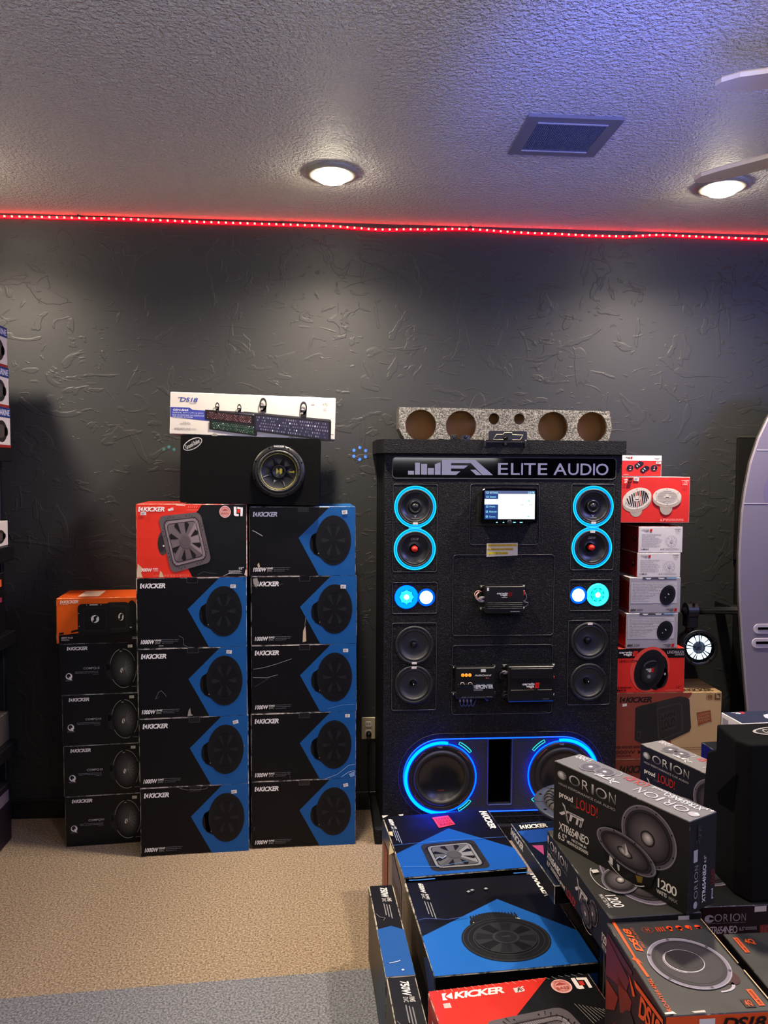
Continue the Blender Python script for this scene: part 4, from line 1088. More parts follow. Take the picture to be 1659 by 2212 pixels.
        if zz: MB().box(x-ox-.010, x-ox+.010, yf-.0078, yf-.0062, z+zz-.004, z+zz+.0045).build('price_sticker', 'sticker_white', s)
    # lit compression drivers
    for i, (x, z, r) in enumerate(pods):
        if r > .04:
            s = ring_part('lit_tweeter', 'led_cyan' if x < .7 else 'led_teal', [(r+.002, -.008), (r-.001, .002), (r-.006, .003), (r-.009, -.002), (r*.62, -.006)], x, z)
            ring_part('lit_lens', 'led_pod_a' if x < .7 else 'led_pod_b', [(r*.62, -.006), (r*.5, .001), (r*.30, .0), (r*.22, -.002)], x, z, 8, smooth=False, parent=s)
            ring_part('lit_core', 'led_white_blue', [(r*.24, -.002), (r*.16, .003), (.0005, .004)], x, z, 16, parent=s)
            for k in range(8):
                a = k*PI/4; MB().box(-.0016, .0016, -.0022, .0022, 0, r*.36).build('spoke', 'led_teal', s, Matrix.Translation((x-ox, yf-.002, z)) @ Matrix.Rotation(a, 4, 'Y') @ Matrix.Translation((0, 0, r*.25)))
        else:
            s = ring_part('lit_tweeter', 'led_blue', [(r+.002, -.006), (r, .0015), (r-.004, .002), (r-.007, -.004)], x, z)
            ring_part('lit_core', 'led_white_blue', [(r*.80, -.006), (r*.68, -.001), (r*.35, .004), (.0005, .006)], x, z, 24, parent=s)
    # subwoofer bay
    slot = [(.665-ox, .148), (.761-ox, .148), (.761-ox, .421), (.665-ox, .421)]
    mb = MB(); mb.prism(stadium(.466-ox, .975-ox, SZ, .1545), .020, F(yf+.004), holes=[circ(x-ox, z, .139, 56) for x, z, _ in subs]+[slot])
    bay = mb.build('subwoofer_baffle', 'baffle_vinyl', t)
    MB().prism(rrect(.664-ox, .762-ox, .147, .422, .004), .14, F(yf+.0245), holes=[[(.666-ox, .149), (.760-ox, .149), (.760-ox, .420), (.666-ox, .420)]]).build('port_tunnel', 'void_black', bay)
    mb = MB(); mb.tube([(p[0], yf+.002, p[1]) for p in rrect(.662-ox, .764-ox, .145, .424, .005)], .0028, 6, closed=True); mb.build('port_rim', 'bevel_blue', bay)
    for nm, r_, y_, m_ in (('groove_line', .1775, yf-.0004, 'bevel_grey'),):
        mb = MB(); mb.tube([(p[0], y_, p[1]) for p in stadium(.466-ox, .975-ox, SZ, r_, 28)], .0011, 5, closed=True); mb.build(nm, m_, t)
    full = stadium(.466-ox, .975-ox, SZ, .1545, 28)
    mb = MB(); mb.tube([(p[0], yf-.001, p[1]) for p in full], .0026, 6, closed=True); mb.build('edge_light', 'led_bay', bay)
    for i, (x, z, r) in enumerate(subs):
        arc0 = (80, 282) if i == 0 else (-102, 100)
        pts = [(x-ox+.1475*math.cos(math.radians(a)), yf-.010, z+.1475*math.sin(math.radians(a))) for a in range(arc0[0], arc0[1]+1, 6)]
        MB().tube(pts, .0065, 8).build('light_arc', 'led_arc', bay)
        pts = [(x-ox+.1445*math.cos(math.radians(a)), yf-.006, z+.1435*math.sin(math.radians(a))) for a in range(0, 360, 6)]
        MB().tube(pts, .0026, 6, closed=True).build('light_ring', 'led_ring', bay)
        sgn = 1 if i == 0 else -1
        for s2 in (1, -1):
            mb = MB(); a0, a1 = 40, 62
            arc = [(r2, a) for r2, a in [(.1545, a0+k*(a1-a0)/6) for k in range(7)]+[(.1645, a1-k*(a1-a0)/6) for k in range(7)]]
            pts = [(x-ox+sgn*r2*math.cos(math.radians(a)), yf+.002, z+s2*r2*math.sin(math.radians(a))) for r2, a in arc]
            mb.tube(pts, .0018, 6, closed=True); mb.build('slot_light', 'led_edge', bay)
        s = ring_part('subwoofer', 'rubber', [(.1405, -.012), (.1405, .008), (.137, .012), (.122, .012), (.119, .007), (.114, .014), (.107, .018), (.100, .016), (.0955, .008)], x, z, 64)
        ring_part('cone', 'cone_satin', [(.096, .008), (.093, .004), (.055, -.010), (.030, -.014), (.001, -.015)], x, z, 48, parent=s)
        d = D(.026, .008); d.text('hed', .05, .1, .95, .9, 'a84838', .02); d.build('cone_badge', s, (x-ox-.013, yf+.0045, z-.052), (.026, 0, 0), (0, .0, -.008))
        d = D(.03, .008); d.text('cerwin', 0, 0, .9, .45, 'c8c8cc', .02); d.text('vega', .25, .5, .85, 1, 'c8c8cc', .02); d.build('lettering', s, (x-ox-.018, yf-.0125, z+.134), (.024, 0, 0), (0, 0, -.008))
        for a in (45, 135, 225, 315):
            pts = []
            for da, rr_ in ((-13, .1265), (-11, .131), (11, .131), (13, .1265)):
                q = math.radians(a+da); pts.append((x-ox+rr_*math.cos(q), yf-.0128, z+rr_*math.sin(q)))
            MB().tube(pts, .0013, 5).build('red_bracket', 'bracket_red', s)
    # car stereo
    def px(u): return .628+(u-352)*(.205/811)
    def pz(v): return 1.452-(v-225)*(.115/465)
    ys = yf-.034
    r = MB().prism([(px(a)-ox, pz(b)) for a, b in ((350, 192), (700, 178), (1170, 188), (1200, 205), (1212, 700), (1195, 762), (720, 778), (300, 770), (285, 745), (318, 215))][::-1], .014, F(ys), bevel=.002).build('head_unit', 'gloss_black', t)
    MB().prism(rrect(px(310)-ox, px(1180)-ox, pz(740), pz(215), .006), .022, F(ys+.0142)).build('mount', 'black_plastic', r)
    MB().prism(rrect(px(258)-ox, px(1080)-ox, pz(806), pz(330), .006), .006, F(yf-.0005)).build('trim_frame', 'black_plastic', r)
    y2 = ys-.0004
    def scr(name, u0, v0, u1, v1, mat, y=y2): return MB().prism([(px(u0)-ox, pz(v1)), (px(u1)-ox, pz(v1)), (px(u1)-ox, pz(v0)), (px(u0)-ox, pz(v0))], .0004, F(y)).build(name, mat, r)
    scr('screen_bar', 352, 228, 1163, 278, 'screen_grey'); scr('screen_menu', 352, 278, 570, 690, 'screen_navy'); scr('screen_page', 570, 278, 1163, 690, 'screen_white')
    scr('screen_highlight', 350, 362, 572, 450, 'screen_white', y2-.0005)
    def stext(txt, u0, v0, u1, v1, mat='screen_cyan', name='screen_text', b=.01):
        vs, fs = text_mesh(txt, b, 0, 1)
        MB().add([(px(u0+(u1-u0)*a)-ox, y2-.0008, pz(v0+(v1-v0)*c)) for a, c in vs], fs).build(name, mat, r)
    stext('SETTINGS', 432, 244, 562, 272); stext('General', 432, 312, 532, 340); stext('Display', 430, 474, 522, 502); stext('Bluetooth', 428, 553, 546, 580); stext('Camera', 428, 636, 526, 662); stext('5:30 PM', 1048, 238, 1150, 272)
    stext('Audio', 430, 396, 496, 416, 'screen_pale', b=.0)
    for u, v in ((396, 258), (396, 326), (392, 486), (388, 567), (388, 648)): scr('screen_icon', u-16, v-15, u+16, v+15, 'screen_cyan', y2-.0008); scr('screen_icon', u-9, v-8, u+9, v+8, 'screen_navy', y2-.0012)
    for u0, v0, u1, v1, m_ in ((1052, 378, 1080, 402, 'screen_green'), (1050, 634, 1076, 660, 'screen_green'), (936, 444, 972, 466, 'screen_pale'), (1075, 444, 1084, 466, 'screen_pale'), (1105, 444, 1114, 466, 'screen_pale')): scr('screen_icon', u0, v0, u1, v1, m_, y2-.0008)
    scr('screen_icon', 942, 449, 966, 461, 'screen_white', y2-.0012)
    for u0, u1 in ((540, 566), (648, 672), (815, 858), (922, 968)): scr('touch_key', u0, 734, u1, 752, 'screen_cyan', y2-.0004)
    MB().lathe([(.010, 0), (.010, .004), (.008, .005), (.001, .005)], 24, axis_M((px(757)-ox, ys, pz(742)), (0, -1, 0))).build('knob', 'black_plastic', r)
    # paper note
    nt_ = MB().prism([(.645-ox, 1.181), (.774-ox, 1.1865), (.7735-ox, 1.238), (.6455-ox, 1.2355)], .0006, F(yf-.0016)).build('paper_note', 'paper', t)
    d = D(.129, .055); d.L = 1
    yl = 'c8ac3c'
    d.rect(.03, .07, .97, .26, yl); d.rect(.03, .38, .86, .55, yl); d.rect(.03, .66, .69, .86, 'd0bc30')
    d.L = 2
    d.text('Please do not touch Thank you', .05, .09, .95, .25, '8a6420', .005); d.text('for Please be Touch Wireless', .04, .39, .84, .54, '8a6420', .005); d.text('SD Car Audio', .30, .68, .67, .84, '8a6420', .005)
    d.build('lettering', nt_, (.645-ox, yf-.0016, 1.2365), (.129, 0, .001), (0, 0, -.053), 'print_matte')
    # amplifiers and signal processor
    def cv(d, u0, v0, u1, v1, c1='d8d8d8', c2='b81c1c', L=2):
        w = u1-u0; h = v1-v0
        d.text('cerwin', u0, v0, u0+w*.70, v0+h*.45, c1, .03, .1, L=L); d.text('vega', u0+w*.22, v0+h*.5, u0+w*.68, v1, c1, .03, .1, L=L)
        d.poly([(u0+w*.76, v0), (u1, v0), (u0+w*.95, v1), (u0+w*.72, v1)], c2, L); d.poly([(u0+w*.82, v0+h*.25), (u0+w*.86, v0+h*.25), (u0+w*.87, v0+h*.6), (u0+w*.92, v0+h*.25), (u0+w*.95, v0+h*.25), (u0+w*.88, v0+h*.78), (u0+w*.85, v0+h*.78)], mix(c2, '000000', .6), L+1)
    globals()['cv'] = cv
    def amp(x0, x1, z0, z1, th, plates):
        y1 = yf-th
        a = MB().box(x0-ox, x1-ox, y1, yf-.004, z0, z1, c=.003).build('amplifier', 'black_plastic', t)
        for k in range(3): MB().box(x0-ox+.002, x1-ox-.002, yf-.034+.010*k, yf-.029+.010*k, z1-.001, z1+.003).build('fin', 'black_plastic', a)
        for x, z in ((x0-.006, z0+.012), (x0-.006, z1-.008), (x1+.006, z0+.012), (x1+.006, z1-.008)):
            f = MB().box(x-ox-.011, x-ox+.011, yf-.007, yf-.0005, z-.009, z+.007, c=.002).build('mount_foot', 'black_plastic', a)
            MB().lathe([(.0045, 0), (.004, .003), (.001, .0035)], 10, axis_M((x-ox+(-.004 if x < x0 else .004), yf-.007, z), (0, -1, 0))).build('screw', 'steel', f)
        return a, y1
    a1, y1 = amp(.634, .790, .956, 1.066, .044, 1)
    for k in range(4): MB().box(.641-ox, .786-ox, y1-.003, y1, .9735+k*.0075, .9775+k*.0075, c=.001).build('ridge', 'black_plastic', a1)
    d = D(.156, .11); cv(d, .29, .22, .70, .37, 'd0d0d0', '6a1416'); d.rect(.42, .395, .57, .415, 'c8c8c8', 2); d.bars(.66, .90, .92, .95, 1, '8a8a8c', 2, .8, 0)
    d.poly([(.035, .04), (.085, .04), (.085, .16), (.035, .16)], 'd8d8d4', 2)
    d.build('lettering', a1, (.634-ox, y1-.0022, 1.066), (.156, 0, 0), (0, 0, -.11))
    def wires(parent, lst):
        for pts, r_, m_ in lst: MB().tube([(p[0]-ox, p[1]-oy, p[2]) for p in pts], r_, 6).build('wire', m_, parent)
    def smooth(pts, n=5):
        out = []
        P_ = [pts[0]]+list(pts)+[pts[-1]]
        for i in range(1, len(P_)-2):
            for k in range(n):
                s = k/n; out.append(tuple(.5*((2*P_[i][j])+(-P_[i-1][j]+P_[i+1][j])*s+(2*P_[i-1][j]-5*P_[i][j]+4*P_[i+1][j]-P_[i+2][j])*s*s+(-P_[i-1][j]+3*P_[i][j]-3*P_[i+1][j]+P_[i+2][j])*s**3) for j in range(3)))
        return out+[pts[-1]]
    globals()['smooth'] = smooth
    yw = YF-.026
    wires(a1, [(smooth([(.634, yw, 1.018), (.618, yw-.004, 1.014), (.598, yw-.01, 1.019), (.592, yw-.008, 1.036), (.606, yw, 1.046), (.622, yw+.006, 1.040)]), .0016, 'copper_wire'),
               (smooth([(.634, yw, 1.016), (.615, yw-.006, 1.010), (.600, yw-.012, 1.012), (.596, yw-.01, 1.028), (.610, yw, 1.043)]), .0016, 'grey_wire'),
               (smooth([(.634, yw, 1.004), (.618, yw-.004, 1.003), (.604, yw-.01, 1.010), (.600, yw-.01, 1.030), (.612, yw, 1.040)]), .0016, 'copper_wire'),
               (smooth([(.79, yw, 1.040), (.800, yw-.004, 1.036), (.806, yw-.004, 1.020), (.802, yw, 1.006), (.79, yw, 1.003)]), .0016, 'grey_wire'), (smooth([(.79, yw, 1.000), (.812, yw, .996), (.814, yw+.01, .985), (.806, yw+.015, .976)]), .0016, 'grey_wire')])
    for z in (1.017, 1.003): MB().lathe([(.001, 0), (.005, .001), (.006, .012), (.004, .024), (.001, .024)], 10, axis_M((.634-ox, yw-oy, z), (-1, 0, 0))).build('connector', 'grey_wire', a1)
    MB().box(.791-ox, .799-ox, yw-oy-.006, yw-oy+.006, 1.026, 1.046, c=.002).build('fuse', 'red_plastic', a1)
    a2, y1 = amp(.733, .9205, .594, .738, .046, 2)
    for z0, z1 in ((.688, .730), (.600, .642)): MB().box(.742-ox, .913-ox, y1-.003, y1, z0, z1, c=.0012).build('raised_plate', 'black_plastic', a2)
    MB().box(.735-ox, .9185-ox, y1-.0005, y1+.004, .5925, .5955).build('light_line', 'led_line', a2)
    d = D(.1875, .144); cv(d, .30, .46, .68, .62, 'e0e0e0', 'd02018'); d.bars(.42, .56, .63, .645, 1, '8a2020', 2, .8, 0); d.bars(.76, .90, .925, .945, 1, '77777a', 4, .7, 0)
    d.build('lettering', a2, (.733-ox, y1-.003, .738), (.1875, 0, 0), (0, 0, -.144))
    wires(a2, [(smooth([(.733, yw, .706), (.720, yw-.004, .712), (.703, yw-.008, .708), (.700, yw-.004, .694), (.712, yw+.004, .682), (.722, yw+.012, .672)]), .0042, 'black_plastic'), (smooth([(.733, yw, .630), (.720, yw, .628), (.712, yw+.004, .616), (.724, yw+.01, .604)]), .003, 'black_plastic')])
    MB().lathe([(.001, 0), (.006, .001), (.008, .012), (.006, .022), (.001, .022)], 10, axis_M((.733-ox, yw-oy, .708), (-1, 0, .1))).build('connector', 'grey_wire', a2)
    MB().box(.9205-ox, .928-ox, yw-oy-.005, yw-oy+.005, .680, .692, c=.002).build('fuse', 'red_plastic', a2)
    y1 = yf-.038; x0, x1, z0, z1 = .520, .679, .6055, .7335
    a3 = MB().box(x0-ox, x1-ox, y1, yf-.002, z0, z1, c=.003).build('bass_processor', 'black_plastic', t)
    for x, z in ((x0-.006, z1-.006), (x0-.006, z0+.012), (x1+.004, z1-.004), (x1+.004, z0+.012)):
        f = MB().box(x-ox-.009, x-ox+.009, yf-.008, yf-.0005, z-.008, z+.008, c=.002).build('mount_foot', 'black_plastic', a3)
        MB().lathe([(.004, 0), (.0035, .003), (.001, .0035)], 10, axis_M((x-ox, yf-.008, z), (0, -1, 0))).build('screw', 'steel', f)
    for k in range(3): MB().lathe([(.007, 0), (.007, .0015), (.001, .003)], 16, axis_M((x0-ox+.026+k*.0145, y1, z1-.030), (0, -1, 0))).build('amber_lamp', 'amber_light', a3)
    for k in (0, 1):
        xx = x0+.025+k*.032; pts = [(xx-ox+.008*math.cos(math.radians(q)), y1-.0008, z1-.068+.008*math.sin(math.radians(q))) for q in range(-10, 191, 20)]
        MB().tube(pts, .0012, 5).build('dial_mark', 'white_plastic', a3); MB().lathe([(.0055, 0), (.005, .003), (.001, .0035)], 16, axis_M((xx-ox, y1, z1-.070), (0, -1, 0))).build('dial', 'black_matte', a3)
    d = D(x1-x0, z1-z0); d.L = 1
    d.text('AudioControl', .47, .21, .90, .275, 'd0d0d0', .02, .25); d.poly([(.63, .045), (.755, .045), (.755, .14), (.63, .14)], 'd4d4d0')
    d.ell(.775, .335, .015, .02, 'd06058'); d.rect(.80, .33, .84, .345, 'b08080')
    d.text('THE', .445, .565, .505, .665, 'c8ccd4', .02); d.text('EPICENTER', .51, .545, .955, .675, 'd0d4dc', .03, .0, .9); d.bars(.45, .70, .69, .75, 2, '9a9ca4', 3, .5, .2)
    d.line([(.02, .60), (.36, .62), (.46, .52), (.96, .50)], .0008, '25406a'); d.bars(.13, .95, .935, .955, 1, '8a8a8e', 8, .6, 0); d.bars(.04, .07, .515, .53, 1, 'a0a0a0', 2, .8, 0); d.bars(.24, .28, .51, .525, 1, 'a0a0a0', 2, .8, 0)
    d.build('lettering', a3, (x0-ox, y1, z1), (x1-x0, 0, 0), (0, 0, -(z1-z0)))
    for k in range(4):
        xx = x0+.019+k*.0148
        MB().lathe([(.001, 0), (.0042, 0), (.0042, .012), (.003, .018), (.001, .018)], 10, axis_M((xx-ox, yf-.02, z0), (0, 0, -1))).build('rca_plug', 'grey_wire', a3)
        wires(a3, [(smooth([(xx, YF-.02, z0-.018), (xx+.002, YF-.024, z0-.030), (xx+.010, YF-.022, z0-.034), (xx+.024, YF-.012, z0-.012), (xx+.034, YF-.002, z0-.001)]), .0014, 'bevel_blue')])
    wires(a3, [(smooth([(.640, YF-.02, z0), (.650, YF-.022, z0-.012), (.660, YF-.01, z0-.008)]), .003, 'bevel_blue')])
base_mat('led_mid', '000000', .5, emit=(.0, .28, 1.0), estr=1.3)
EM('led_ring', (.0, .013, 1.0), 26.0)
base_mat('led_line', '001030', .4, emit=(.02, .10, .6), estr=.35)
base_mat('led_bay', '000000', .5, emit=(.0, .06, 1.0), estr=4.0)
base_mat('led_pod_a', '000000', .5, emit=(.02, .62, .85), estr=1.6)
base_mat('led_pod_b', '000000', .5, emit=(.0, .65, .55), estr=1.5)
base_mat('bevel_blue', '3c4c84', .35)
base_mat('bracket_red', '7c3836', .45)
base_mat('paper', 'd0c8b4', .7)
base_mat('screen_pale', '000000', .3, emit=(.35, .55, .55), estr=1.0)
base_mat('screen_green', '000000', .3, emit=(.3, .85, .65), estr=1.0)
m = base_mat('baffle_vinyl', '30323a', .6, spec=.3); bump(m, 210, .003, 2, .6)  # black cabinet vinyl, coloured paler to look lit by the LEDs
cabinet()

# ---- on top of the cabinet
def console_pod():
    ZT = 1.656
    t = thing('speaker_pod', 'grey speckled console speaker pod with four large round holes on the cabinet', 'speaker box', (.757, -.10, ZT))
    ox = .757; y = -.06
    out = [(.325-ox, 0), (1.203-ox, 0), (1.218-ox, .060), (1.206-ox, .134), (.298-ox, .141), (.298-ox, .052)]
    holes = [circ(.391-ox, .066, .0655), circ(.563-ox, .064, .0655), circ(.704-ox, .096, .0235, 28), circ(.813-ox, .096, .0235, 28), circ(.960-ox, .063, .0655), circ(1.131-ox, .064, .0655)]
    # keep the openings clear of the lower edge
    holes = [[(a, max(b, .004)) for a, b in h] for h in holes]
    MB().prism(out, .016, front_M(0, y), holes=holes, back=False).build('face_panel', 'speckle_silver', t)
    mb = MB(); no = len(out)
    mb.add([(p[0], y+.016, p[1]) for p in out]+[(p[0], y+.118, p[1]) for p in out], [(i, (i+1) % no, no+(i+1) % no, no+i) for i in range(no)]); mb.build('shell', 'speckle_silver', t)
    mb = MB(); q = inset(out, .008)
    vs = [(p[0], y+.018, p[1]) for p in q]+[(p[0], y+.112, p[1]) for p in q]; n = len(q)
    mb.add(vs, [(i, (i+1) % n, n+(i+1) % n, n+i) for i in range(n)]+[tuple(n+i for i in range(n))]); mb.build('inner_lining', 'fibre_wood', t)
    MB().prism(out, .004, front_M(0, y+.118)).build('back_panel', 'speckle_silver', t)
    for x in (.477, .755, 1.045): MB().box(x-ox-.006, x-ox+.006, y+.017, y+.11, .009, .130).build('divider', 'fibre_wood', t)
    for x, r in ((.477, .018), (1.05, .012)): 
        MB().prism([(x-ox-r, .0005), (x-ox+r, .0005)]+[(x-ox+r*math.cos(a), r*.55*math.sin(a)+.0005) for a in [PI*k/10 for k in range(1, 10)]], .003, front_M(0, y-.0005)).build('wire_notch', 'void_black', t)
console_pod()
t = thing('emblem_plate', 'black plate with bowtie car emblem standing before the speckled speaker pod', 'plate', (.741, -.262, 1.656))
MB().prism(rrect(-.080, .080, 0, .040, .006), .006, front_M(0, 0), bevel=.0015).build('plate', 'black_plastic', t)
bow = [(-.062, .004), (-.048, .024), (-.020, .024), (-.016, .032), (.016, .032), (.018, .024), (.063, .022), (.050, .002), (.02, .002), (.017, -.0), (-.02, -.0), (-.022, .004)]
bow = [(a, b+.001) for a, b in bow]
base_mat('emblem_cream', 'c8c09c', .4)
MB().tube([(a, -.0008, b) for a, b in bow], .0016, 5, closed=True).build('emblem_outline', 'emblem_cream', t)
for nm, x, lab, k in (('mini_camera', .513, 'small black cube camera on the cabinet top, the farther from the emblem plate', 0), ('mini_camera', .561, 'small black cube camera on the cabinet top, the nearer to the emblem plate', 1)):
    t = thing(nm, lab, 'camera', (x, -.272, 1.656), -.2 if k == 0 else .1)
    if k == 0:
        MB().box(-.013, .013, -.012, .012, 0, .022, c=.003).build('housing', 'black_plastic', t)
        MB().lathe([(.006, 0), (.006, .004), (.004, .005), (.001, .004)], 14, axis_M((.002, -.012, .012), (0, -1, 0))).build('lens', 'gloss_black', t)
    else:
        mb = MB(); mb.add([(-.020, -.012, 0), (.020, -.012, 0), (.018, .010, 0), (-.018, .010, 0), (-.015, -.010, .020), (.017, -.010, .020), (.015, .008, .020), (-.013, .008, .020)], [(0, 1, 5, 4), (1, 2, 6, 5), (2, 3, 7, 6), (3, 0, 4, 7), (4, 5, 6, 7), (0, 1, 2, 3)]); mb.build('housing', 'black_plastic', t)
        MB().lathe([(.0065, 0), (.006, .003), (.001, .002)], 14, axis_M((-.002, -.0115, .012), (0, -1, .1))).build('lens', 'gloss_black', t)
        MB().lathe([(.002, 0), (.001, .002)], 8, axis_M((.010, -.0117, .006), (0, -1, .1))).build('status_light', 'status_dot', t)
t = thing('camera_bracket', 'thin black bracket with small round camera hung over the cabinet top edge', 'bracket', (.711, YF-.0225, 1.6565))
MB().box(-.085, .085, -.003, .001, -.012, -.006, c=.001).build('rail', 'black_plastic', t)
for s in (-1, 1):
    MB().box(s*.083-.004, s*.083+.004, -.004, .001, -.028, .002, c=.001).build('end_clip', 'black_plastic', t)
    MB().lathe([(.0035, 0), (.003, .002), (.001, .002)], 10, axis_M((s*.083, -.004, -.004), (0, -1, 0))).build('screw', 'steel', t)
MB().box(-.0045, .0045, -.006, .001, -.022, .006, c=.001).build('stem', 'black_plastic', t)
MB().lathe([(.001, .010), (.007, .008), (.0095, .0), (.007, -.008), (.001, -.010)], 18, axis_M((0, -.008, .006), (0, -1, .3))).build('camera_ball', 'gloss_black', t)
MB().lathe([(.012, -.003), (.013, 0), (.012, .003)], 20, axis_M((0, -.003, .0125), (0, -1, 0))).build('loop', 'black_plastic', t)

# ------------------------------------------------------------------ stack beside the cabinet
YS = -.22
RED = 'cf2f27'
def vbox(name, label, x0, x1, z0, z1, d_, cols, edge, y=YS, mat='print_satin', yaw=0, group=None):
    return carton(name, label, 'box', ((x0+x1)/2, y, yaw), (x1-x0, d_, z1-z0), cols, edge, mat, .0018, group, z0)
X0 = 1.2165
kb0 = vbox('subwoofer_box', 'brown cardboard subwoofer box standing on the floor under the one like it', X0, 1.665, 0, .2875, .215, dict(front='6e3426', top='c09868', left='8a4a34'), 'edge_kraft', mat='print_matte')
d = D(.4485, .2875); d.L = 1; kicker(d, .10, .10, .42, .22, '1e1412'); d.poly([(.105, .26), (.145, .26), (.145, .34), (.105, .34)], 'c8c0b8')
on(d, 'lettering', kb0, 'front', 'print_matte')
kb = vbox('subwoofer_box', 'brown and tan cardboard box picturing a black speaker enclosure', X0, 1.711, .2885, .5765, .215, dict(front='b79a6e', top='a88a60', right='a88a60', left='7c4030'), 'edge_kraft', mat='print_matte')
KX = lambda u: ((1.245+(u-155)*(.4655/1040))-X0)/.4945
KZ = lambda v: (v-535)/(1100-535)*.88
d = D(.4945, .288)
d.poly([(.002, .002), (KX(895), .002), (KX(690), .35), (KX(690), .72), (KX(745), .998), (.002, .998)], '7e3a2c'); d.poly([(KX(830), .10), (KX(895), .002), (KX(895), .02), (KX(850), .12)], '7e3a2c', 1)
on(d, 'red_brown_print', kb, 'front', 'print_matte')
d = D(.4945, .288)
en = [(335, 680), (370, 662), (770, 572), (830, 580), (870, 605), (895, 880), (880, 920), (700, 1000), (620, 1020), (430, 1035), (400, 1025), (335, 990)]
d.poly([(KX(a), KZ(b)) for a, b in en], '2a2724', 2); d.poly([(KX(a), KZ(b)) for a, b in [(335, 680), (370, 662), (545, 622), (560, 1018), (430, 1035), (400, 1025), (335, 990)]], '211f1d', 3)
def qd(a, b, c, e, col, L): d.poly([(KX(x), KZ(y)) for x, y in (a, b, c, e)], col, L)
d.poly([(KX(a), KZ(b)) for a, b in [(545, 700), (560, 680), (770, 632), (800, 650), (815, 900), (800, 930), (600, 1000), (570, 980)]], '393532', 4); d.poly([(KX(a), KZ(b)) for a, b in [(555, 702), (568, 690), (765, 645), (788, 660), (800, 895), (788, 915), (605, 985), (580, 970)]], '282523', 5)
d.poly([(KX(a), KZ(b)) for a, b in [(580, 735), (735, 695), (745, 880), (600, 925)]], '322e2b', 6)
d.text('LIVIN', 0, 0, 1, 1, '1c1a18', .03, L=7, quad=[(KX(590), KZ(752)), (KX(728), KZ(712)), (KX(730), KZ(760)), (KX(595), KZ(800))]); d.text('LOUD', 0, 0, 1, 1, '1c1a18', .03, L=7, quad=[(KX(597), KZ(812)), (KX(732), KZ(772)), (KX(736), KZ(860)), (KX(602), KZ(905))])
d.poly([(KX(a), KZ(b)) for a, b in [(350, 905), (390, 905), (395, 975), (355, 985)]], '3a3633', 6); d.poly([(KX(a), KZ(b)) for a, b in [(358, 917), (383, 917), (387, 965), (362, 972)]], '1e1c1a', 7)
on(d, 'enclosure_picture', kb, 'front', 'print_matte')
d = D(.4945, .288); d.L = 2
kicker(d, KX(175), KZ(570), KX(497), KZ(625), '1a1210'); d.poly([(KX(205), KZ(638)), (KX(248), KZ(632)), (KX(250), KZ(658)), (KX(206), KZ(666))], 'd0c8c0')
d.ring(KX(1075), KZ(580), .034, .055, .12, '7a5636'); d.ell(KX(1075), KZ(580), .022, .035, '7a5636'); d.poly([(KX(1122), KZ(550)), (KX(1140), KZ(550)), (KX(1140), KZ(595)), (KX(1182), KZ(595)), (KX(1182), KZ(612)), (KX(1122), KZ(612))], '5c4028'); d.poly([(KX(1148), KZ(550)), (KX(1182), KZ(550)), (KX(1182), KZ(590)), (KX(1170), KZ(590)), (KX(1170), KZ(565)), (KX(1148), KZ(565))], '5c4028')
d.poly([(KX(945), KZ(735)), (KX(1085), KZ(712)), (KX(1100), KZ(830)), (KX(1075), KZ(822)), (KX(965), KZ(862))], '84452e'); 
for k, tx in enumerate(('LOADED', 'SPEAKER', 'SYSTEM')): d.text(tx, 0, 0, 1, 1, 'b08058', .01, L=3, quad=[(KX(958), KZ(748+k*32)), (KX(1078), KZ(727+k*32)), (KX(1082), KZ(750+k*32)), (KX(962), KZ(772+k*32))])
d.bars(.03, .42, .80, .86, 1, '4a2218', 4, .6, .1); d.text('1000W MAX', .03, .865, .40, .925, '3c1a12', .02); d.bars(.03, .2, .945, .97, 1, '3c1a12', 4, .6, .1); d.bars(.62, .97, .84, .90, 2, '8a6c48', 4, .35, .2)
on(d, 'lettering', kb, 'front', 'print_matte')
d = D(.4945, .215); d.L = 1
kicker(d, .66, .75, .94, .95, '3a2c1c'); d.rect(.02, .45, .98, .52, '967a52')
on(d, 'lettering', kb, 'top', 'print_matte')
rbx = vbox('subwoofer_box', 'red and black box picturing one round subwoofer, on the brown and tan box', X0, 1.540, .5775, .7705, .205, dict(front=RED, top='d03a30', left='8c1c1c', right='c02c28'), 'edge_red')
RX = lambda u: ((1.245+(u-165)*(.295/663))-X0)/.3235
RZ = lambda v: (v-100)/(525-100)
d = D(.3235, .193); d.rect(.002, .002, .998, RZ(190), '121012')
on(d, 'black_band_print', rbx, 'front')
d = D(.3235, .193)
cx, cy = RX(480), RZ(300)
d.ell(cx, cy, .265, .52, 'd84a40', .38, L=1); d.ell(RX(560), RZ(330), .13, .40, '141315', .2, L=2); d.ell(RX(600), RZ(380), .085, .24, '1c1a1c', .2, L=2); d.ell(RX(632), RZ(345), .012, .03, 'b0aeb0', L=4)
round_sub(d, RX(475), RZ(305), .20, .475, .34, '1a1a1c', '141416', '2c2c2f', L=3); d.ell(RX(480), RZ(310), .13, .31, '0f0f11', .34, center='3c3c40', off=(.0, .10), L=11)
d.ell(RX(480), RZ(245), .09, .07, '4a4a4e', -.3, L=12); d.ell(RX(487), RZ(252), .085, .06, '131315', -.3, L=13)
cv(d, RX(438), RZ(285), RX(515), RZ(325), 'd0d0d0', 'c02018', 14); d.ell(RX(470), RZ(365), .035, .06, '2a2a2c', center='8c8c90', L=14)
on(d, 'subwoofer_picture', rbx, 'front')
d = D(.3235, .193); d.L = 2
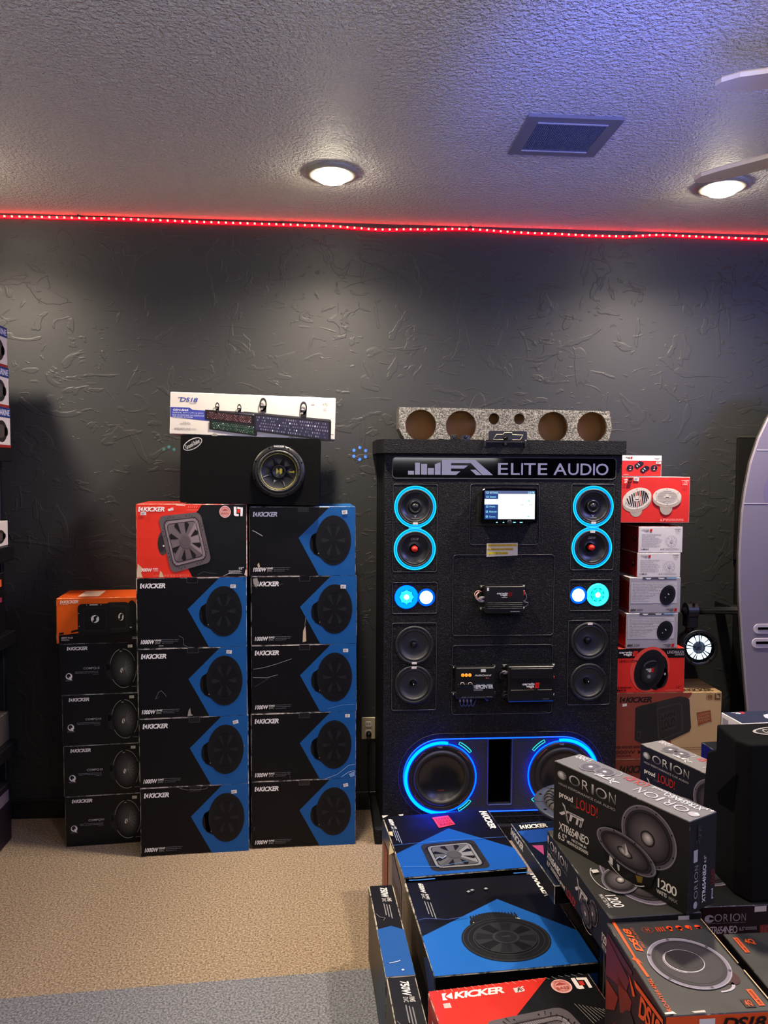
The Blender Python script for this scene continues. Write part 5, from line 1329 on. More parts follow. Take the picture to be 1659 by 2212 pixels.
cv(d, RX(172), RZ(122), RX(358), RZ(172), 'e8e4e0', 'd83028'); d.text('UHDMAXX', RX(650), RZ(122), RX(822), RZ(150), 'b8b4b4', .01, .2); d.text('SERIES', RX(725), RZ(152), RX(822), RZ(168), 'b8b4b4', 0, .2)
d.text('UHD112D4', RX(175), RZ(207), RX(355), RZ(228), '48100e', .02); d.text('2000W', RX(160), RZ(462), RX(305), RZ(482), '2c0a0a', .02); d.text('MAX', RX(160), RZ(488), RX(255), RZ(508), '2c0a0a', .02); d.text('12"', RX(745), RZ(460), RX(800), RZ(485), '2c0a0a', .01, .2); d.text('subwoofer', RX(640), RZ(492), RX(795), RZ(508), 'e08078', .0, .1)
on(d, 'lettering', rbx, 'front')
d = D(.3235, .205); d.L = 1; d.rect(.36, .8, .62, 1, '1a1a1c'); on(d, 'tape_tab', rbx, 'top', 'print_gloss')
# two grey wrapped boxes with list of features
def grey_box(x0, x1, z0, z1, label, sx):
    b = vbox('speaker_box', label, x0, x1, z0, z1, .2, dict(front='9c99a0', top='b8b4b8', left=RED, right='9c99a0'), 'edge_white', mat='print_satin', group='grey wrapped speaker boxes', y=YS+.0)
    w_, h_ = x1-x0, z1-z0
    d = D(w_, h_)
    d.rect(.03, .12, .93, .73, 'b4b2b6', 1)
    for k in range(26): d.line([(.002+k*.0385, .76), (.03+k*.0385, .99)], .0006, 'a9a6ad', 1)
    on(d, 'grey_panel', b, 'front')
    d = D(w_, h_); d.L = 2
    T = ['Pressed Paper Cone with Black Rubber', 'Maximum High Power Voice Coil with Kapton', 'Durable Layer of NBR Surround for high volume', 'Vented Pole Piece and KSV Coil Former', 'for High power handling', 'Silk Soft Dome Tweeter and more', 'Custom Crossover', 'High Current Terminals included', 'Lightweight Cone design', 'High output response', 'Extended response', 'Rigid Basket', 'Warranty printed']
    for k, s in enumerate(T):
        v = .14+k*.043; d.text(s, .06, v, .06+min(.86, len(s)*.0195), v+.024, '3a383e', .004)
    d.text('400W', .02, .88, .14, .955, '1a181c', .03, .25); d.bars(.15, .28, .89, .955, 2, '3a383c', 3, .5, .3)
    cv(d, .72, .87, .94, .97, '48444a', 'c02820')
    d.rect(.25, .0, .9, .05, '4a4a50'); d.poly([(.30, .01), (.42, .01), (.40, .05), (.33, .05)], 'e0e0e4', 3); d.poly([(.55, .005), (.68, .01), (.66, .05), (.57, .045)], 'ccccd4', 3); d.rect(.72, .0, .92, .035, '8ab0d0', 3)
    on(d, 'lettering', b, 'front', 'print_gloss')
    d = D(w_, h_)
    d.ell(.745, .50, .15, .29, '1a1a20', .35, L=4); d.ell(.74, .49, .135, .265, '24242a', .35, L=5); d.ell(.735, .49, .12, .235, '141418', .35, L=6); d.ell(.76, .47, .02, .012, 'd0d0d8', .8, L=7); d.ell(.70, .56, .012, .012, 'b0b0b8', .8, L=7)
    on(d, 'speaker_picture', b, 'front')
    d = D(.2, h_); d.L = 1
    for k in range(14): d.bars(.35, .97, .18+k*.045, .18+k*.045+.02, 1, '8c1818', k, .8, .3)
    d.text('sound', .5, .91, .97, .96, 'e8c8c4', .01); d.poly([(.5, .02), (.95, .02), (.95, .12), (.6, .10)], 'e8c0b8')
    on(d, 'side_print', b, 'left')
    return b
grey_box(1.277, 1.505, .772, .924, 'grey wrapped speaker box with red side, lower of two like it', 0)
grey_box(1.288, 1.513, .9255, 1.0785, 'grey wrapped speaker box with red side, upper of two like it', 1)
def white_box(x0, x1, z0, z1, label):
    b = vbox('speaker_box', label, x0, x1, z0, z1, .19, dict(front='cfcbcc', top=RED, left='9c1c1e', right='cfcbcc'), 'edge_white', group='white fronted red speaker boxes')
    w_, h_ = x1-x0, z1-z0
    d = D(w_, h_); d.L = 1
    cv(d, .07, .09, .31, .20, '77757a', 'c8302a'); d.text('vega', .81, .08, .95, .14, '3c3a40', 0); d.text('rydr', .83, .16, .95, .22, '3c3a40', 0, .1); d.bars(.85, .93, .25, .27, 1, '9a989c', 2, .7, 0)
    for k in range(14): d.bars(.07, .54, .285+k*.037, .285+k*.037+.02, 1, '8c8a92', k*7+1, .75, .35)
    d.text('UM65', .055, .835, .235, .895, '2e2c32', .005, .15); d.text('6.5"', .50, .835, .60, .895, '3c3a40', .005, .1); d.bars(.62, .92, .835, .90, 2, '88868c', 5, .45, .2)
    on(d, 'lettering', b, 'front')
    d = D(w_, h_)
    d.ring(.745, .565, .125, .225, .03, '6c6a70', L=1); d.ring(.745, .565, .105, .19, .02, '9a989c', L=1); d.ell(.745, .565, .032, .058, 'a8a6ac', L=2); d.ring(.745, .565, .05, .09, .08, '9a989c', L=2)
    for k in range(8):
        a = k*PI/4; d.ell(.745+.085*math.cos(a), .565+.15*math.sin(a), .009, .016, '8c8a90', L=2)
    d.line([(.595, .40), (.595, .72)], .0006, '8c8a90', 1)
    on(d, 'speaker_drawing', b, 'front')
    d = D(.19, h_); d.L = 1
    d.rect(.94, .0, .999, 1, 'd42c28'); d.rect(.70, .06, .84, .18, '6c3a3c'); d.rect(.70, .36, .86, .60, '3a2022'); d.rect(.75, .39, .82, .50, '8a7a78', 2)
    on(d, 'side_print', b, 'left')
    d = D(w_, .19); d.ell(.42, .5, .34, .36, 'd8b8a8', L=1); d.ell(.42, .5, .30, .31, 'd8c4b8', L=2); d.bars(.2, .6, .35, .6, 3, 'c0665c', 3, .4, .2, L=3)
    on(d, 'top_print', b, 'top')
white_box(1.3195, 1.5095, 1.0795, 1.1845, 'white fronted red sided speaker box, lower of two like it')
white_box(1.3225, 1.5165, 1.1855, 1.2965, 'white fronted red sided speaker box, upper of two like it')
big = vbox('speaker_box', 'red box picturing two white marine speakers, second from the top of its stack', X0, 1.543, 1.3135, 1.5095, .19, dict(front=RED, top='d8d0c4', right='d8d4ce', left='a02420'), 'edge_white')
BX = lambda u: ((1.251+(u-318)*(.29/990))-X0)/.3265
BZ = lambda v: (v-500)/(1155-500)
d = D(.3265, .196)
def mar(cx, cy, rx, ry, rot, sl, L, tone):
    d.ell(cx-.01 if rot else cx, cy+.24, .085, .16, mix('b0a494', '000000', .1), L=L); d.ell(cx, cy+.06, rx, ry, 'a89c8c', rot, L=L+1); d.ell(cx, cy, rx, ry, 'd2cabc', rot, L=L+2); d.ell(cx, cy, rx*.78, ry*.78, 'b8b0a4', rot, L=L+3); d.ell(cx, cy, rx*.76, ry*.76, 'd0c8ba', rot, L=L+4)
    for k in range(11):
        s = -1+2*(k+.5)/11; hw = .70*math.sqrt(max(.02, 1-s*s))
        if sl:
            x = cx+rx*.70*s; col = '1a1618' if tone and k != 5 else 'c87868'
            ln = [(x+.04*hw-.02, cy-ry*hw-rx*0.18*s*2), (x+.02*hw+.02, cy+ry*hw-rx*.18*s*2)]
            d.line(ln, .0052, '1c181a' if k not in (4, 6) else 'b85048', L+5)
        else:
            y = cy+ry*.70*s; d.line([(cx-rx*hw, y), (cx+rx*hw, y)], .0018, '8c8478', L+5)
    d.ell(cx, cy, rx*.26, ry*.26, 'd0c8ba', rot, L=L+6); d.rect(cx-.025, cy+.01, cx+.025, cy+.03, '3a3432', L+7); d.ell(cx-.03, cy-.03, .012, .02, 'b0a89c', L=L+7); d.ell(cx+.03, cy-.03, .012, .02, 'b0a89c', L=L+7)
    for k in range(6):
        a = k*PI/3+.5; d.ell(cx+rx*.88*math.cos(a), cy+ry*.88*math.sin(a), .006, .01, '7c756c', L=L+7)
mar(BX(522), BZ(810), .198, .225, -.32, True, 1, True); mar(BX(968), BZ(780), .192, .185, .02, False, 9, False)
on(d, 'speaker_picture', big, 'front')
d = D(.3265, .196); d.L = 20
d.text('win', .105, BZ(525), BX(370), BZ(555), 'f0e8e0', .03, .1); d.text('ga', .108, BZ(565), BX(362), BZ(590), 'f0e8e0', .03, .1); d.poly([(BX(385), BZ(520)), (BX(445), BZ(520)), (BX(425), BZ(592)), (BX(370), BZ(592))], '2a1214'); d.line([(BX(385), BZ(550)), (BX(402), BZ(575)), (BX(428), BZ(545))], .003, RED, 21)
d.text('vega', BX(1172), BZ(545), BX(1285), BZ(568), 'f0c8c0', .005, .1); d.text('rydr', BX(1190), BZ(575), BX(1275), BZ(600), 'f0c8c0', .005, .1); d.bars(BX(1190), BX(1270), BZ(605), BZ(618), 1, 'f0c0b8', 2, .8, 0)
d.text('6.5"', BX(870), BZ(1095), BX(945), BZ(1130), 'f0d0c8', .005, .1); d.bars(BX(950), BX(1245), BZ(1098), BZ(1140), 2, 'e89088', 2, .5, .1)
on(d, 'lettering', big, 'front')
sticker(big, 'front', BX(503), BZ(535), .07, .075, .12)
sm = vbox('tweeter_box', 'small red and white box picturing a tweeter kit, topmost of its stack', X0+.002, 1.4155, 1.5105, 1.5995, .12, dict(front=RED, top='e0dcd4', right='d8d4ce'), 'edge_white')
SX = lambda u: ((1.253+(u-340)*(.163/562))-X0-.002)/.197
SZ_ = lambda v: (v-160)/(470-160)
d = D(.197, .089); d.rect(.002, .002, .998, SZ_(238), 'e4dcd4'); on(d, 'white_band_print', sm, 'front')
d = D(.197, .089); d.L = 1
cv(d, SX(350), SZ_(180), SX(460), SZ_(212), '6a5c5c', 'c8302a'); d.text('hed', SX(790), SZ_(192), SX(865), SZ_(214), '2a2828', .01, .2); d.bars(SX(800), SX(850), SZ_(218), SZ_(224), 1, '8c8888', 2, .7, 0); d.bars(SX(330), SX(410), SZ_(435), SZ_(455), 2, 'f0a8a0', 2, .5, 0); d.bars(SX(780), SX(870), SZ_(445), SZ_(455), 1, 'e86a60', 2, .7, 0)
for cx in (425, 785):
    d.ell(SX(cx), SZ_(342), .085, .155, 'e87068', L=2); d.ell(SX(cx), SZ_(342), .078, .145, '201c20', L=3); d.poly([(SX(cx-5), SZ_(325)), (SX(cx+18), SZ_(320)), (SX(cx+12), SZ_(348)), (SX(cx-4), SZ_(350))], 'd0505c', 4); d.rect(SX(cx-12), SZ_(362), SX(cx+15), SZ_(374), 'e8e0e0', 4)
for ox_, oy_ in ((0, 0), (90, 65)):
    d.poly([(SX(a+ox_), SZ_(b+oy_)) for a, b in ((490, 300), (565, 243), (628, 262), (625, 292), (535, 355), (493, 330))], '1e1a20', 3); d.poly([(SX(a+ox_), SZ_(b+oy_)) for a, b in ((535, 283), (545, 276), (572, 300), (562, 306))], 'e0dcdc', 4); d.poly([(SX(a+ox_), SZ_(b+oy_)) for a, b in ((515, 310), (530, 302), (545, 325), (530, 333))], 'c0bcbc', 4)
on(d, 'tweeter_picture', sm, 'front')
sticker(sm, 'front', SX(848), SZ_(265), .11, .11)

# ------------------------------------------------------------------ tower bar, boards at the far side
t = thing('tower_bar', 'horizontal black tube mounted on the dark wall behind the red box stack', 'bar', (1.9, -.15, .920))
base_mat('black_tube', '141416', .22)
MB().tube([(-.34, 0, 0), (1.38, 0, 0)], .0165, 18).build('tube', 'black_tube', t)
for x in (-.10, 1.2):
    MB().box(x-.02, x+.02, .0, .149, -.02, .02, c=.003).build('wall_bracket', 'black_plastic', t)
t = thing('tower_speaker', 'black pod speaker with glowing white ring hanging from the tube', 'speaker', (1.627, -.15, .762))
MB().prism([(.036*math.cos(a), .036*math.sin(a)) for a in [2*PI*k/24 for k in range(24)]], .046, Matrix(((0, 0, 1, -.010), (1, 0, 0, 0), (0, 1, 0, .158), (0, 0, 0, 1))), holes=[circ(0, 0, .0168, 20)], bevel=0).build('clamp', 'black_plastic', t, None)
MB().box(-.056, -.010, -.03, .03, .085, .135, c=.006).build('clamp_block', 'black_plastic', t)
for y in (-.015, .012): MB().lathe([(.006, 0), (.006, .004), (.001, .005)], 10, axis_M((-.032, y-.012, .19), (0, -.4, 1))).build('bolt', 'void_black', t)
MB().tube([(-.034, 0, .09), (-.034, .01, .06)], .017, 14).build('neck', 'black_plastic', t)
ax = Vector((-.10, -1, -.0)).normalized()
def pl_(prof, mat, name, seg=40): return MB().lathe(prof, seg, axis_M((0, 0, 0), tuple(ax))).build(name, mat, t)
pl_([(.001, -.13), (.03, -.128), (.055, -.10), (.068, -.05), (.076, .0), (.080, .02), (.080, .034), (.075, .037), (.066, .030)], 'black_plastic', 'housing')
pl_([(.067, .022), (.058, .020), (.030, .010)], 'void_black', 'cone'); pl_([(.030, .012), (.026, .020), (.001, .024)], 'blue_grey_metal', 'dust_cap')
M0 = axis_M((0, 0, 0), tuple(ax))
for k in range(10):
    a0 = 2*PI*(k+.09)/10; a1 = 2*PI*(k+.91)/10
    lp = [(.028*math.cos(a0+(a1-a0)*i/5), .028*math.sin(a0+(a1-a0)*i/5)) for i in range(6)]+[(.053*math.cos(a1-(a1-a0)*i/5), .053*math.sin(a1-(a1-a0)*i/5)) for i in range(6)]
base_mat('led_ice_dim', '101828', .4, emit=(.2, .35, .8), estr=.25)
for k in range(10):
    a0 = 2*PI*(k+.09)/10; a1 = 2*PI*(k+.91)/10
    lp = [(.028*math.cos(a0+(a1-a0)*i/5), .028*math.sin(a0+(a1-a0)*i/5)) for i in range(6)]+[(.053*math.cos(a1-(a1-a0)*i/5), .053*math.sin(a1-(a1-a0)*i/5)) for i in range(6)]
    MB().prism(lp, .003, M0 @ Matrix.Translation((0, 0, .027))).build('ring_light', 'led_ice', t)
for k in range(5):
    a = 2*PI*k/5+.3; p0 = M0 @ Vector((.018*math.cos(a), .018*math.sin(a), .036)); p1 = M0 @ Vector((.077*math.cos(a), .077*math.sin(a), .037)); MB().tube([p0, p1], .0025, 6).build('grille_bar', 'black_tube', t)
t = thing('leaning_panel', 'flat black panel standing against the wall behind the lilac board', 'panel', (2.12, -.02, 0))
MB().box(-.262, .30, -.006, .012, 1.13, 1.688, c=.002).build('upper_panel', 'black_matte', t); MB().box(-.255, .30, -.009, .012, 0, 1.129, c=.002).build('lower_panel', 'black_matte', t)
MB().box(-.262, .30, -.008, .012, 1.6885, 1.694).build('top_edge', 'board_edge', t)
t = thing('wakeboard', 'tall lilac wakeboard standing upright beside the red box stack', 'board', (2.02, -.30, 0))
lf = [(1.90, 1.87), (1.833, 1.754), (1.797, 1.676), (1.764, 1.57), (1.744, 1.454), (1.733, 1.357), (1.728, 1.181), (1.731, 1.083), (1.736, .985), (1.746, .886), (1.76, .747), (1.775, .608), (1.786, .517), (1.82, .30), (1.88, .10), (1.96, .0)]
top = [(2.02, 1.93), (1.96, 1.915)]
half = [(2.02-x, z) for x, z in [(1.96, 1.915)]+lf]
out = [(-a, b) for a, b in half]+[(a, b) for a, b in reversed(half)]
MB().prism(out, .012, front_M(0, 0), bevel=.003).build('deck', 'lilac_board', t)
MB().prism([(a*1.006, b) for a, b in out], .010, front_M(0, .0122)).build('edge_rail', 'board_edge', t)
for z, hw in ((1.624, .232), (1.400, .282)): MB().box(-hw, hw, -.0012, -.0002, z-.002, z+.002).build('seam', 'white_pad', t)
for z, dx in ((.869, 0), (.808, -.006)):
    p = MB().prism(rrect(-.222+dx, .222+dx, z-.021, z+.021, .0205), .003, front_M(0, -.0032), bevel=.001).build('binding_pad', 'white_pad', t)
    MB().prism(rrect(-.205+dx, .205+dx, z-.003, z+.007, .002), .002, front_M(0, -.0054)).build('slot', 'void_black', p)
d = D(.2, .2); d.ell(.5, .5, .49, .49, '7a7294'); d.build('round_mark', t, (-.2, -.0002, 1.55), (.2, 0, 0), (0, 0, -.2))
# ------------------------------------------------------------------ boxes in the foreground, on the floor
KC2 = dict(front='0c0c10', top='0d0e14', left='3a342e', right='0c0c10')
def fine_lines(d, u0, v0, n, du, len_, col, L):
    for k in range(n): d.rect(u0+k*du, v0+.02*k, u0+k*du+du*.45, v0+len_-.03*(n-k), col, L)
# square subwoofer box
SD = (.40, .426, .27)
sq = carton('subwoofer_box', 'blue and black box with a square subwoofer on its top, before the cabinet', 'box', (.437, -1.076, .094), SD, KC2, 'edge_worn', 'print_gloss', .003, jit=.002, seed=41)
d = D(SD[0], SD[1])
d.poly([(.543, .298), (.998, .70), (.998, .998), (.002, .998), (.002, .65)], '164ea0')
on(d, 'blue_arrow_print', sq, 'top', 'print_gloss')
d = D(SD[0], SD[1])
square_sub(d, [(.228, .535), (.70, .515), (.715, .965), (.235, .955)], '26272b', '101114', '54565c', '7a7c82', '141519', 1)
on(d, 'subwoofer_picture', sq, 'top', 'print_gloss')
def side_text(d, u0, v0, u1, v1, txt, col, bold=.03):
    """type reading down the face: its left end at v0, its feet towards u0"""
    d.text(txt, 0, 0, 1, 1, col, bold, .22, L=2, quad=[(u1, v0), (u1, v1), (u0, v1), (u0, v0)])
d = D(SD[0], SD[1]); d.L = 2
kicker(d, 0, 0, 1, 1, 'e0ded8', quad=[(.975, .035), (.965, .36), (.905, .36), (.905, .03)])
side_text(d, .045, .06, .085, .19, '600W', 'dcdce4'); side_text(d, .07, .20, .092, .25, 'RMS', 'c0c4d4', .02); side_text(d, .045, .20, .064, .25, 'DVC', 'c0c4d4', .02)
for k in range(3): d.rect(.05+k*.016, .26+.01*k, .056+k*.016, .50-.03*(2-k), '8a94b4', 2)
on(d, 'lettering', sq, 'top', 'print_gloss')
d = D(SD[0], SD[1]); d.L = 3
d.poly([(.445, .09), (.60, .07), (.62, .24), (.46, .285)], 'd03a44')
for k, tx in enumerate(('LIVIN', 'LOUD', 'BASS')): d.text(tx, 0, 0, 1, 1, '7a1a24', .02, L=4, quad=[(.47+.005*k, .115+.05*k), (.585+.006*k, .098+.05*k), (.592+.006*k, .135+.05*k), (.475+.005*k, .155+.05*k)])
on(d, 'red_seal', sq, 'top', 'print_gloss')
d = D(SD[1], SD[2]); d.L = 1; d.rect(.1, .25, .3, .98, '8a3a2c'); d.poly([(.5, .05), (.9, .2), (.9, .98), (.5, .98)], '4a4660'); d.rect(.55, .35, .85, .9, '2e2a26', 2)
on(d, 'side_print', sq, 'left')
d = D(SD[0], SD[1]); d.L = 11; d.line([(.0, .53), (.2, .52), (.5, .515), (1, .53)], .0018, '3a6ab8'); d.line([(.02, .86), (.3, .9), (.55, .86)], .0014, '5a86c8'); d.line([(.3, .8), (.34, .76), (.36, .79), (.40, .75)], .0022, '9ab4e0')
d.poly([(.005, .30), (.04, .30), (.03, .38), (.005, .36)], 'c0b090'); d.poly([(.0, .0), (.06, .0), (.03, .03), (.0, .05)], 'b8b4ac'); d.poly([(.15, .005), (.20, .0), (.19, .03), (.16, .03)], 'b0aca4')
on(d, 'scuff', sq, 'top')
MB().add([(-.2005, .0, .235), (-.2005, .04, .262), (-.2005, -.035, .262), (-.212, -.005, .238)], [(0, 1, 3), (0, 2, 3), (1, 2, 3)]).build('torn_flap', 'torn_board', sq)
# round subwoofer box
RDM = (.43, .443, .2705)
ro = carton('subwoofer_box', 'large blue and black box with a round subwoofer pictured on its top', 'box', (.481, -1.55, .068), RDM, KC2, 'edge_worn', 'print_gloss', .003, jit=.002, seed=43)
d = D(RDM[0], RDM[1])
d.poly([(.592, .285), (.998, .69), (.998, .998), (.002, .998), (.002, .625)], '1d5fb2'); d.poly([(.52, .35), (.55, .33), (.50, .37)], '1d5fb2')
on(d, 'blue_arrow_print', ro, 'top', 'print_gloss')
d = D(RDM[0], RDM[1])
d.ell(.505, .545, .17, .115, '17181b', .05, L=1); 
for k in range(16): d.poly([(.35+k*.02, .47-.02*math.sin(k*.2)), (.36+k*.02, .445-.02*math.sin(k*.2)), (.368+k*.02, .50), (.352+k*.02, .52)], '202226', 2)
d.poly([(.36, .52), (.39, .55), (.385, .57), (.355, .54)], 'b4b2a8', 2); d.poly([(.655, .50), (.675, .525), (.67, .545), (.645, .51)], 'b4b2a8', 2)
round_sub(d, .52, .715, .282, .222, .02, '1c1d20', '17181b', '34363b', L=3); d.ell(.52, .71, .20, .155, '2a2b2f', .02, L=10)
for k in range(8):
    an = 2*PI*k/8+.2; p = d.ell_pts(.52, .71, .19, .148, .02, 4, an-.21, an+.21); q = d.ell_pts(.52, .71, .075, .06, .02, 1, an-.3, an+.3); d.poly([q[0]]+p+[q[1]], '15161a' if k % 2 else '1e1f23', 11)
d.ell(.52, .71, .085, .065, '303236', .02, L=12); d.ell(.52, .71, .07, .052, '222327', .02, L=13); d.rect(.49, .70, .55, .715, '33353a', 14)
on(d, 'subwoofer_picture', ro, 'top', 'print_gloss')
d = D(RDM[0], RDM[1]); d.L = 2
kicker(d, 0, 0, 1, 1, 'e0ded8', quad=[(.985, .02), (.985, .30), (.925, .30), (.92, .0)])
side_text(d, .088, .03, .125, .155, '600W', 'd8d8d8'); side_text(d, .112, .165, .135, .235, 'RMS', 'c8c8c8', .02); side_text(d, .086, .16, .106, .22, 'DVC', 'b0b0b0', .02)
for k in range(3): d.rect(.09+k*.018, .25+.01*k, .096+k*.018, .46-.03*(2-k), '88888c', 2)
on(d, 'lettering', ro, 'top', 'print_gloss')
d = D(RDM[1], RDM[2]); d.L = 1; d.poly([(.42, .998), (.47, .40), (.80, .02), (.998, .02), (.998, .998)], '3a4a70'); d.bars(.1, .3, .15, .3, 3, '6a625a', 3, .5, .3)
on(d, 'side_print', ro, 'left')
d = D(RDM[0], RDM[2]); d.L = 1; d.poly([(.80, .1), (.998, .1), (.998, .998), (.72, .998)], '1a4a8c'); on(d, 'side_print', ro, 'front')
d = D(RDM[0], RDM[1]); d.L = 16
R = random.Random(4)
for k in range(26): d.line([(.3+.5*R.random(), .05+.3*R.random())]*1+[(.3+.5*R.random(), .3)], .0004, '1a1c22')
for (u, v) in ((.40, .19), (.43, .175), (.53, .17)): d.poly([(u, v), (u+.02, v-.012), (u+.03, v+.006), (u+.01, v+.014)], '8c8e94')
d.line([(.01, .47), (.06, .46), (.2, .49), (.33, .47)], .0022, '3a4a8c')
d.line([(.03, .0), (.10, .005), (.22, .002)], .005, '3a78c8'); d.line([(.80, .005), (.93, .004)], .005, '3a78c8')
on(d, 'scuff', ro, 'top', 'print_gloss')
# two narrow boxes on edge at the left of the pile
ND = (.076, .438, .231)
nproto = None
for k, lab in enumerate(('narrow black and blue box on edge beside the square subwoofer box, the farther of two', 'narrow black and blue box on edge beside the carpet seam, the nearer of two')):
    b = carton('narrow_subwoofer_box', lab, 'box', (.1885+.0215*k, -1.499-.441*k, .049), ND, dict(front='0c0c10', top='101014', left='3c362f'), 'edge_worn', 'print_satin', .0026, 'narrow boxes on edge', jit=.001, seed=50+k)
    if nproto is None:
        d = D(ND[0], ND[1]); d.poly([(.002, .53), (.55, .50), (.998, .55), (.998, .998), (.002, .998)], '1d4f92'); on(d, 'blue_arrow_print', b, 'top')
        d = D(ND[0], ND[1]); d.L = 2; side_text(d, .42, .04, .72, .17, '750W', 'd4d4d4'); side_text(d, .62, .175, .80, .22, 'RMS', 'b8b8b8', .02); side_text(d, .42, .175, .58, .22, 'DVC', 'a8a8a8', .02)
        for q in range(3): d.rect(.44+q*.1, .24+.01*q, .48+q*.1, .42-.02*(2-q), '7c7c80', 2)
        on(d, 'lettering', b, 'top')
        d = D(ND[1], ND[2]); d.L = 1; d.poly([(.55, .998), (.6, .5), (.9, .05), (.998, .05), (.998, .998)], '343c50'); d.text('CompRT', .08, .5, .4, .62, '57504a', .02, .2); on(d, 'side_print', b, 'left')
        d = D(ND[0], ND[1]); d.L = 4; d.line([(.08, .36), (.2, .40), (.4, .41), (.3, .44)], .002, '6a6864'); d.line([(.2, .88), (.5, .87), (.6, .86)], .003, 'a8b8d0'); d.ell(.62, .95, .05, .008, 'a8b8d0'); on(d, 'scuff', b, 'top')
        nproto = b
    else:
        for ch in list(nproto.children): c = ch.copy(); COL.objects.link(c); c.parent = b
# red box nearest the camera
LD = (.40, .40, .31)
rl = carton('subwoofer_box', 'red and black box at the lower edge, nearest of the row before the cabinet', 'box', (.478, -2.05, .108), LD, dict(front='101013', top='121214', left='c03024', right='101013'), 'edge_red', 'print_gloss', .003, jit=.0015, seed=61)
d = D(LD[0], LD[1]); k7 = .72
d.poly([(.002, .002), (.735, .002), (.44, .283), (.30, .55), (.002, .55)], 'd22e22'); d.poly([(.002, .55), (.30, .55), (.36, .75), (.5, .998), (.002, .998)], 'd22e22')
on(d, 'red_print', rl, 'top', 'print_gloss')
d = D(LD[0], LD[1])
square_sub(d, [(.235, .30), (.735, .255), (.86, .86), (.36, .93)], '5a5458', '2c282a', '6a6468', '8a8488', '1c1a1c', 2)
for k in range(20): d.line([(.42+.012*k, .33), (.425+.014*k, .39)], .001, '2a2628', 12)
on(d, 'subwoofer_picture', rl, 'top', 'print_gloss')
d = D(LD[0], LD[1]); d.L = 2
kicker(d, .065, .048*k7, .44, .128*k7, 'ece4dc'); d.bars(.058, .108, .165*k7, .225*k7, 1, 'c8c0b8', 3, .9, 0)
d.rect(.50, .085*k7, .545, .14*k7, 'd8d0c8'); d.text('AS', .515, .075*k7, .565, .135*k7, 'ece4dc', .02, .2)
d.ell(.79, .13*k7, .062, .085*k7, 'd8948c', L=2); d.ring(.79, .13*k7, .060, .082*k7, .07, 'f0d0c8', L=3); d.ring(.79, .13*k7, .045, .06*k7, .06, 'a8443c', L=3); d.text('BASS', .752, .14*k7, .828, .17*k7, 'a8443c', .01, L=4); d.poly([(.755, .115*k7), (.79, .085*k7), (.825, .115*k7)], 'a8443c', 4); d.text('LIVIN LOUD', .745, .065*k7, .835, .08*k7, 'a8443c', 0, L=4)
z_ = lambda pts: [(a, b*k7) for a, b in pts]
d.poly(z_([(.872, .05), (.898, .05), (.898, .15), (.915, .15), (.915, .19), (.885, .19), (.872, .175)]), 'ece4dc'); d.poly(z_([(.905, .05), (.97, .062), (.965, .19), (.945, .19), (.947, .09), (.905, .082)]), 'ece4dc'); d.poly(z_([(.905, .095), (.935, .10), (.93, .15), (.905, .15)]), 'c83028')
for k in range(22): d.line([(.05+.042*k, .005), (.055+.043*k, .02+.006*(k % 3))], .0012, 'e8a49c' if k < 16 else '8a8880', 5)
for k in range(9): d.line([(.80+.02*k, .25+.01*k), (.84+.02*k, .42-.01*k)], .0012, '8c8a84', 5)
on(d, 'lettering', rl, 'top', 'print_gloss')
d = D(LD[1], LD[2]); d.L = 1; kicker(d, .1, .12, .7, .25, 'e8d8d0'); on(d, 'side_print', rl, 'left')

# ------------------------------------------------------------------ pile of midrange speaker boxes
OR = dict(front='131312', top='646466', left='131312', right='0e0e0f')  # top greyed to carry the sheen of black laminate in its colour
CH = lambda a, b: (lambda u, v: mix(a, b, .5+.5*math.sin(9*u+5*v)))
def orb(d, cx, cy, rx, ry, L=1):
    d.ell(cx, cy, rx, ry, '6e6c6c', L=L, center='d8d6d4', off=(-rx*.3, -ry*.3))
    for k in range(4): d.poly([(cx+rx*(.15+.1*k), cy-ry*.65+k*ry*.4), (cx+rx*(1.0 if k not in (0, 3) else .8), cy-ry*.65+k*ry*.4), (cx+rx*(.95 if k not in (0, 3) else .75), cy-ry*.48+k*ry*.4), (cx+rx*(.3+.1*k), cy-ry*.52+k*ry*.4)], '131312', L+1)
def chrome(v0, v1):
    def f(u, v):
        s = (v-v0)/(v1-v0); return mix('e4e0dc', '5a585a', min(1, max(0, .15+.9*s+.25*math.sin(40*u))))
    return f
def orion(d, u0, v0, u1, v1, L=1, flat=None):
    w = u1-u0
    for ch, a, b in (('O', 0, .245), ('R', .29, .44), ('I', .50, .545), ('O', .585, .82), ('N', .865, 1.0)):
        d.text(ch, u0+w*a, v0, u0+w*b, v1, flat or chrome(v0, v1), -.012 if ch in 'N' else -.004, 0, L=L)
def xtr(d, u0, v0, u1, v1, L=1, col='c8c4c4', dk='3a3838', q=None):
    w, h = u1-u0, v1-v0
    def m(x, y): return q(x, y) if q else (u0+w*x, v0+h*y)
    def P(pts, c, L): d.poly([m(*p) for p in pts], c, L)
    P([(.13, .0), (.24, .10), (.42, 1.0), (.34, .92)], col, L); P([(0, .66), (.30, .33), (1.0, .30), (.96, .42), (.36, .44), (.12, .72)], col, L)
    P([(.30, .33), (.93, .30), (1.0, .36), (.96, .48), (.90, .85), (.82, .85), (.88, .50), (.80, .48), (.76, .82), (.68, .82), (.72, .48), (.56, .48), (.50, .80), (.42, .80), (.46, .46)], col, L+1)
    P([(.17, .14), (.21, .16), (.38, .88), (.355, .88)], dk, L+2); P([(.36, .37), (.9, .345), (.92, .38), (.40, .41)], dk, L+2); P([(.92, .40), (.94, .46), (.885, .82), (.86, .82)], dk, L+2)
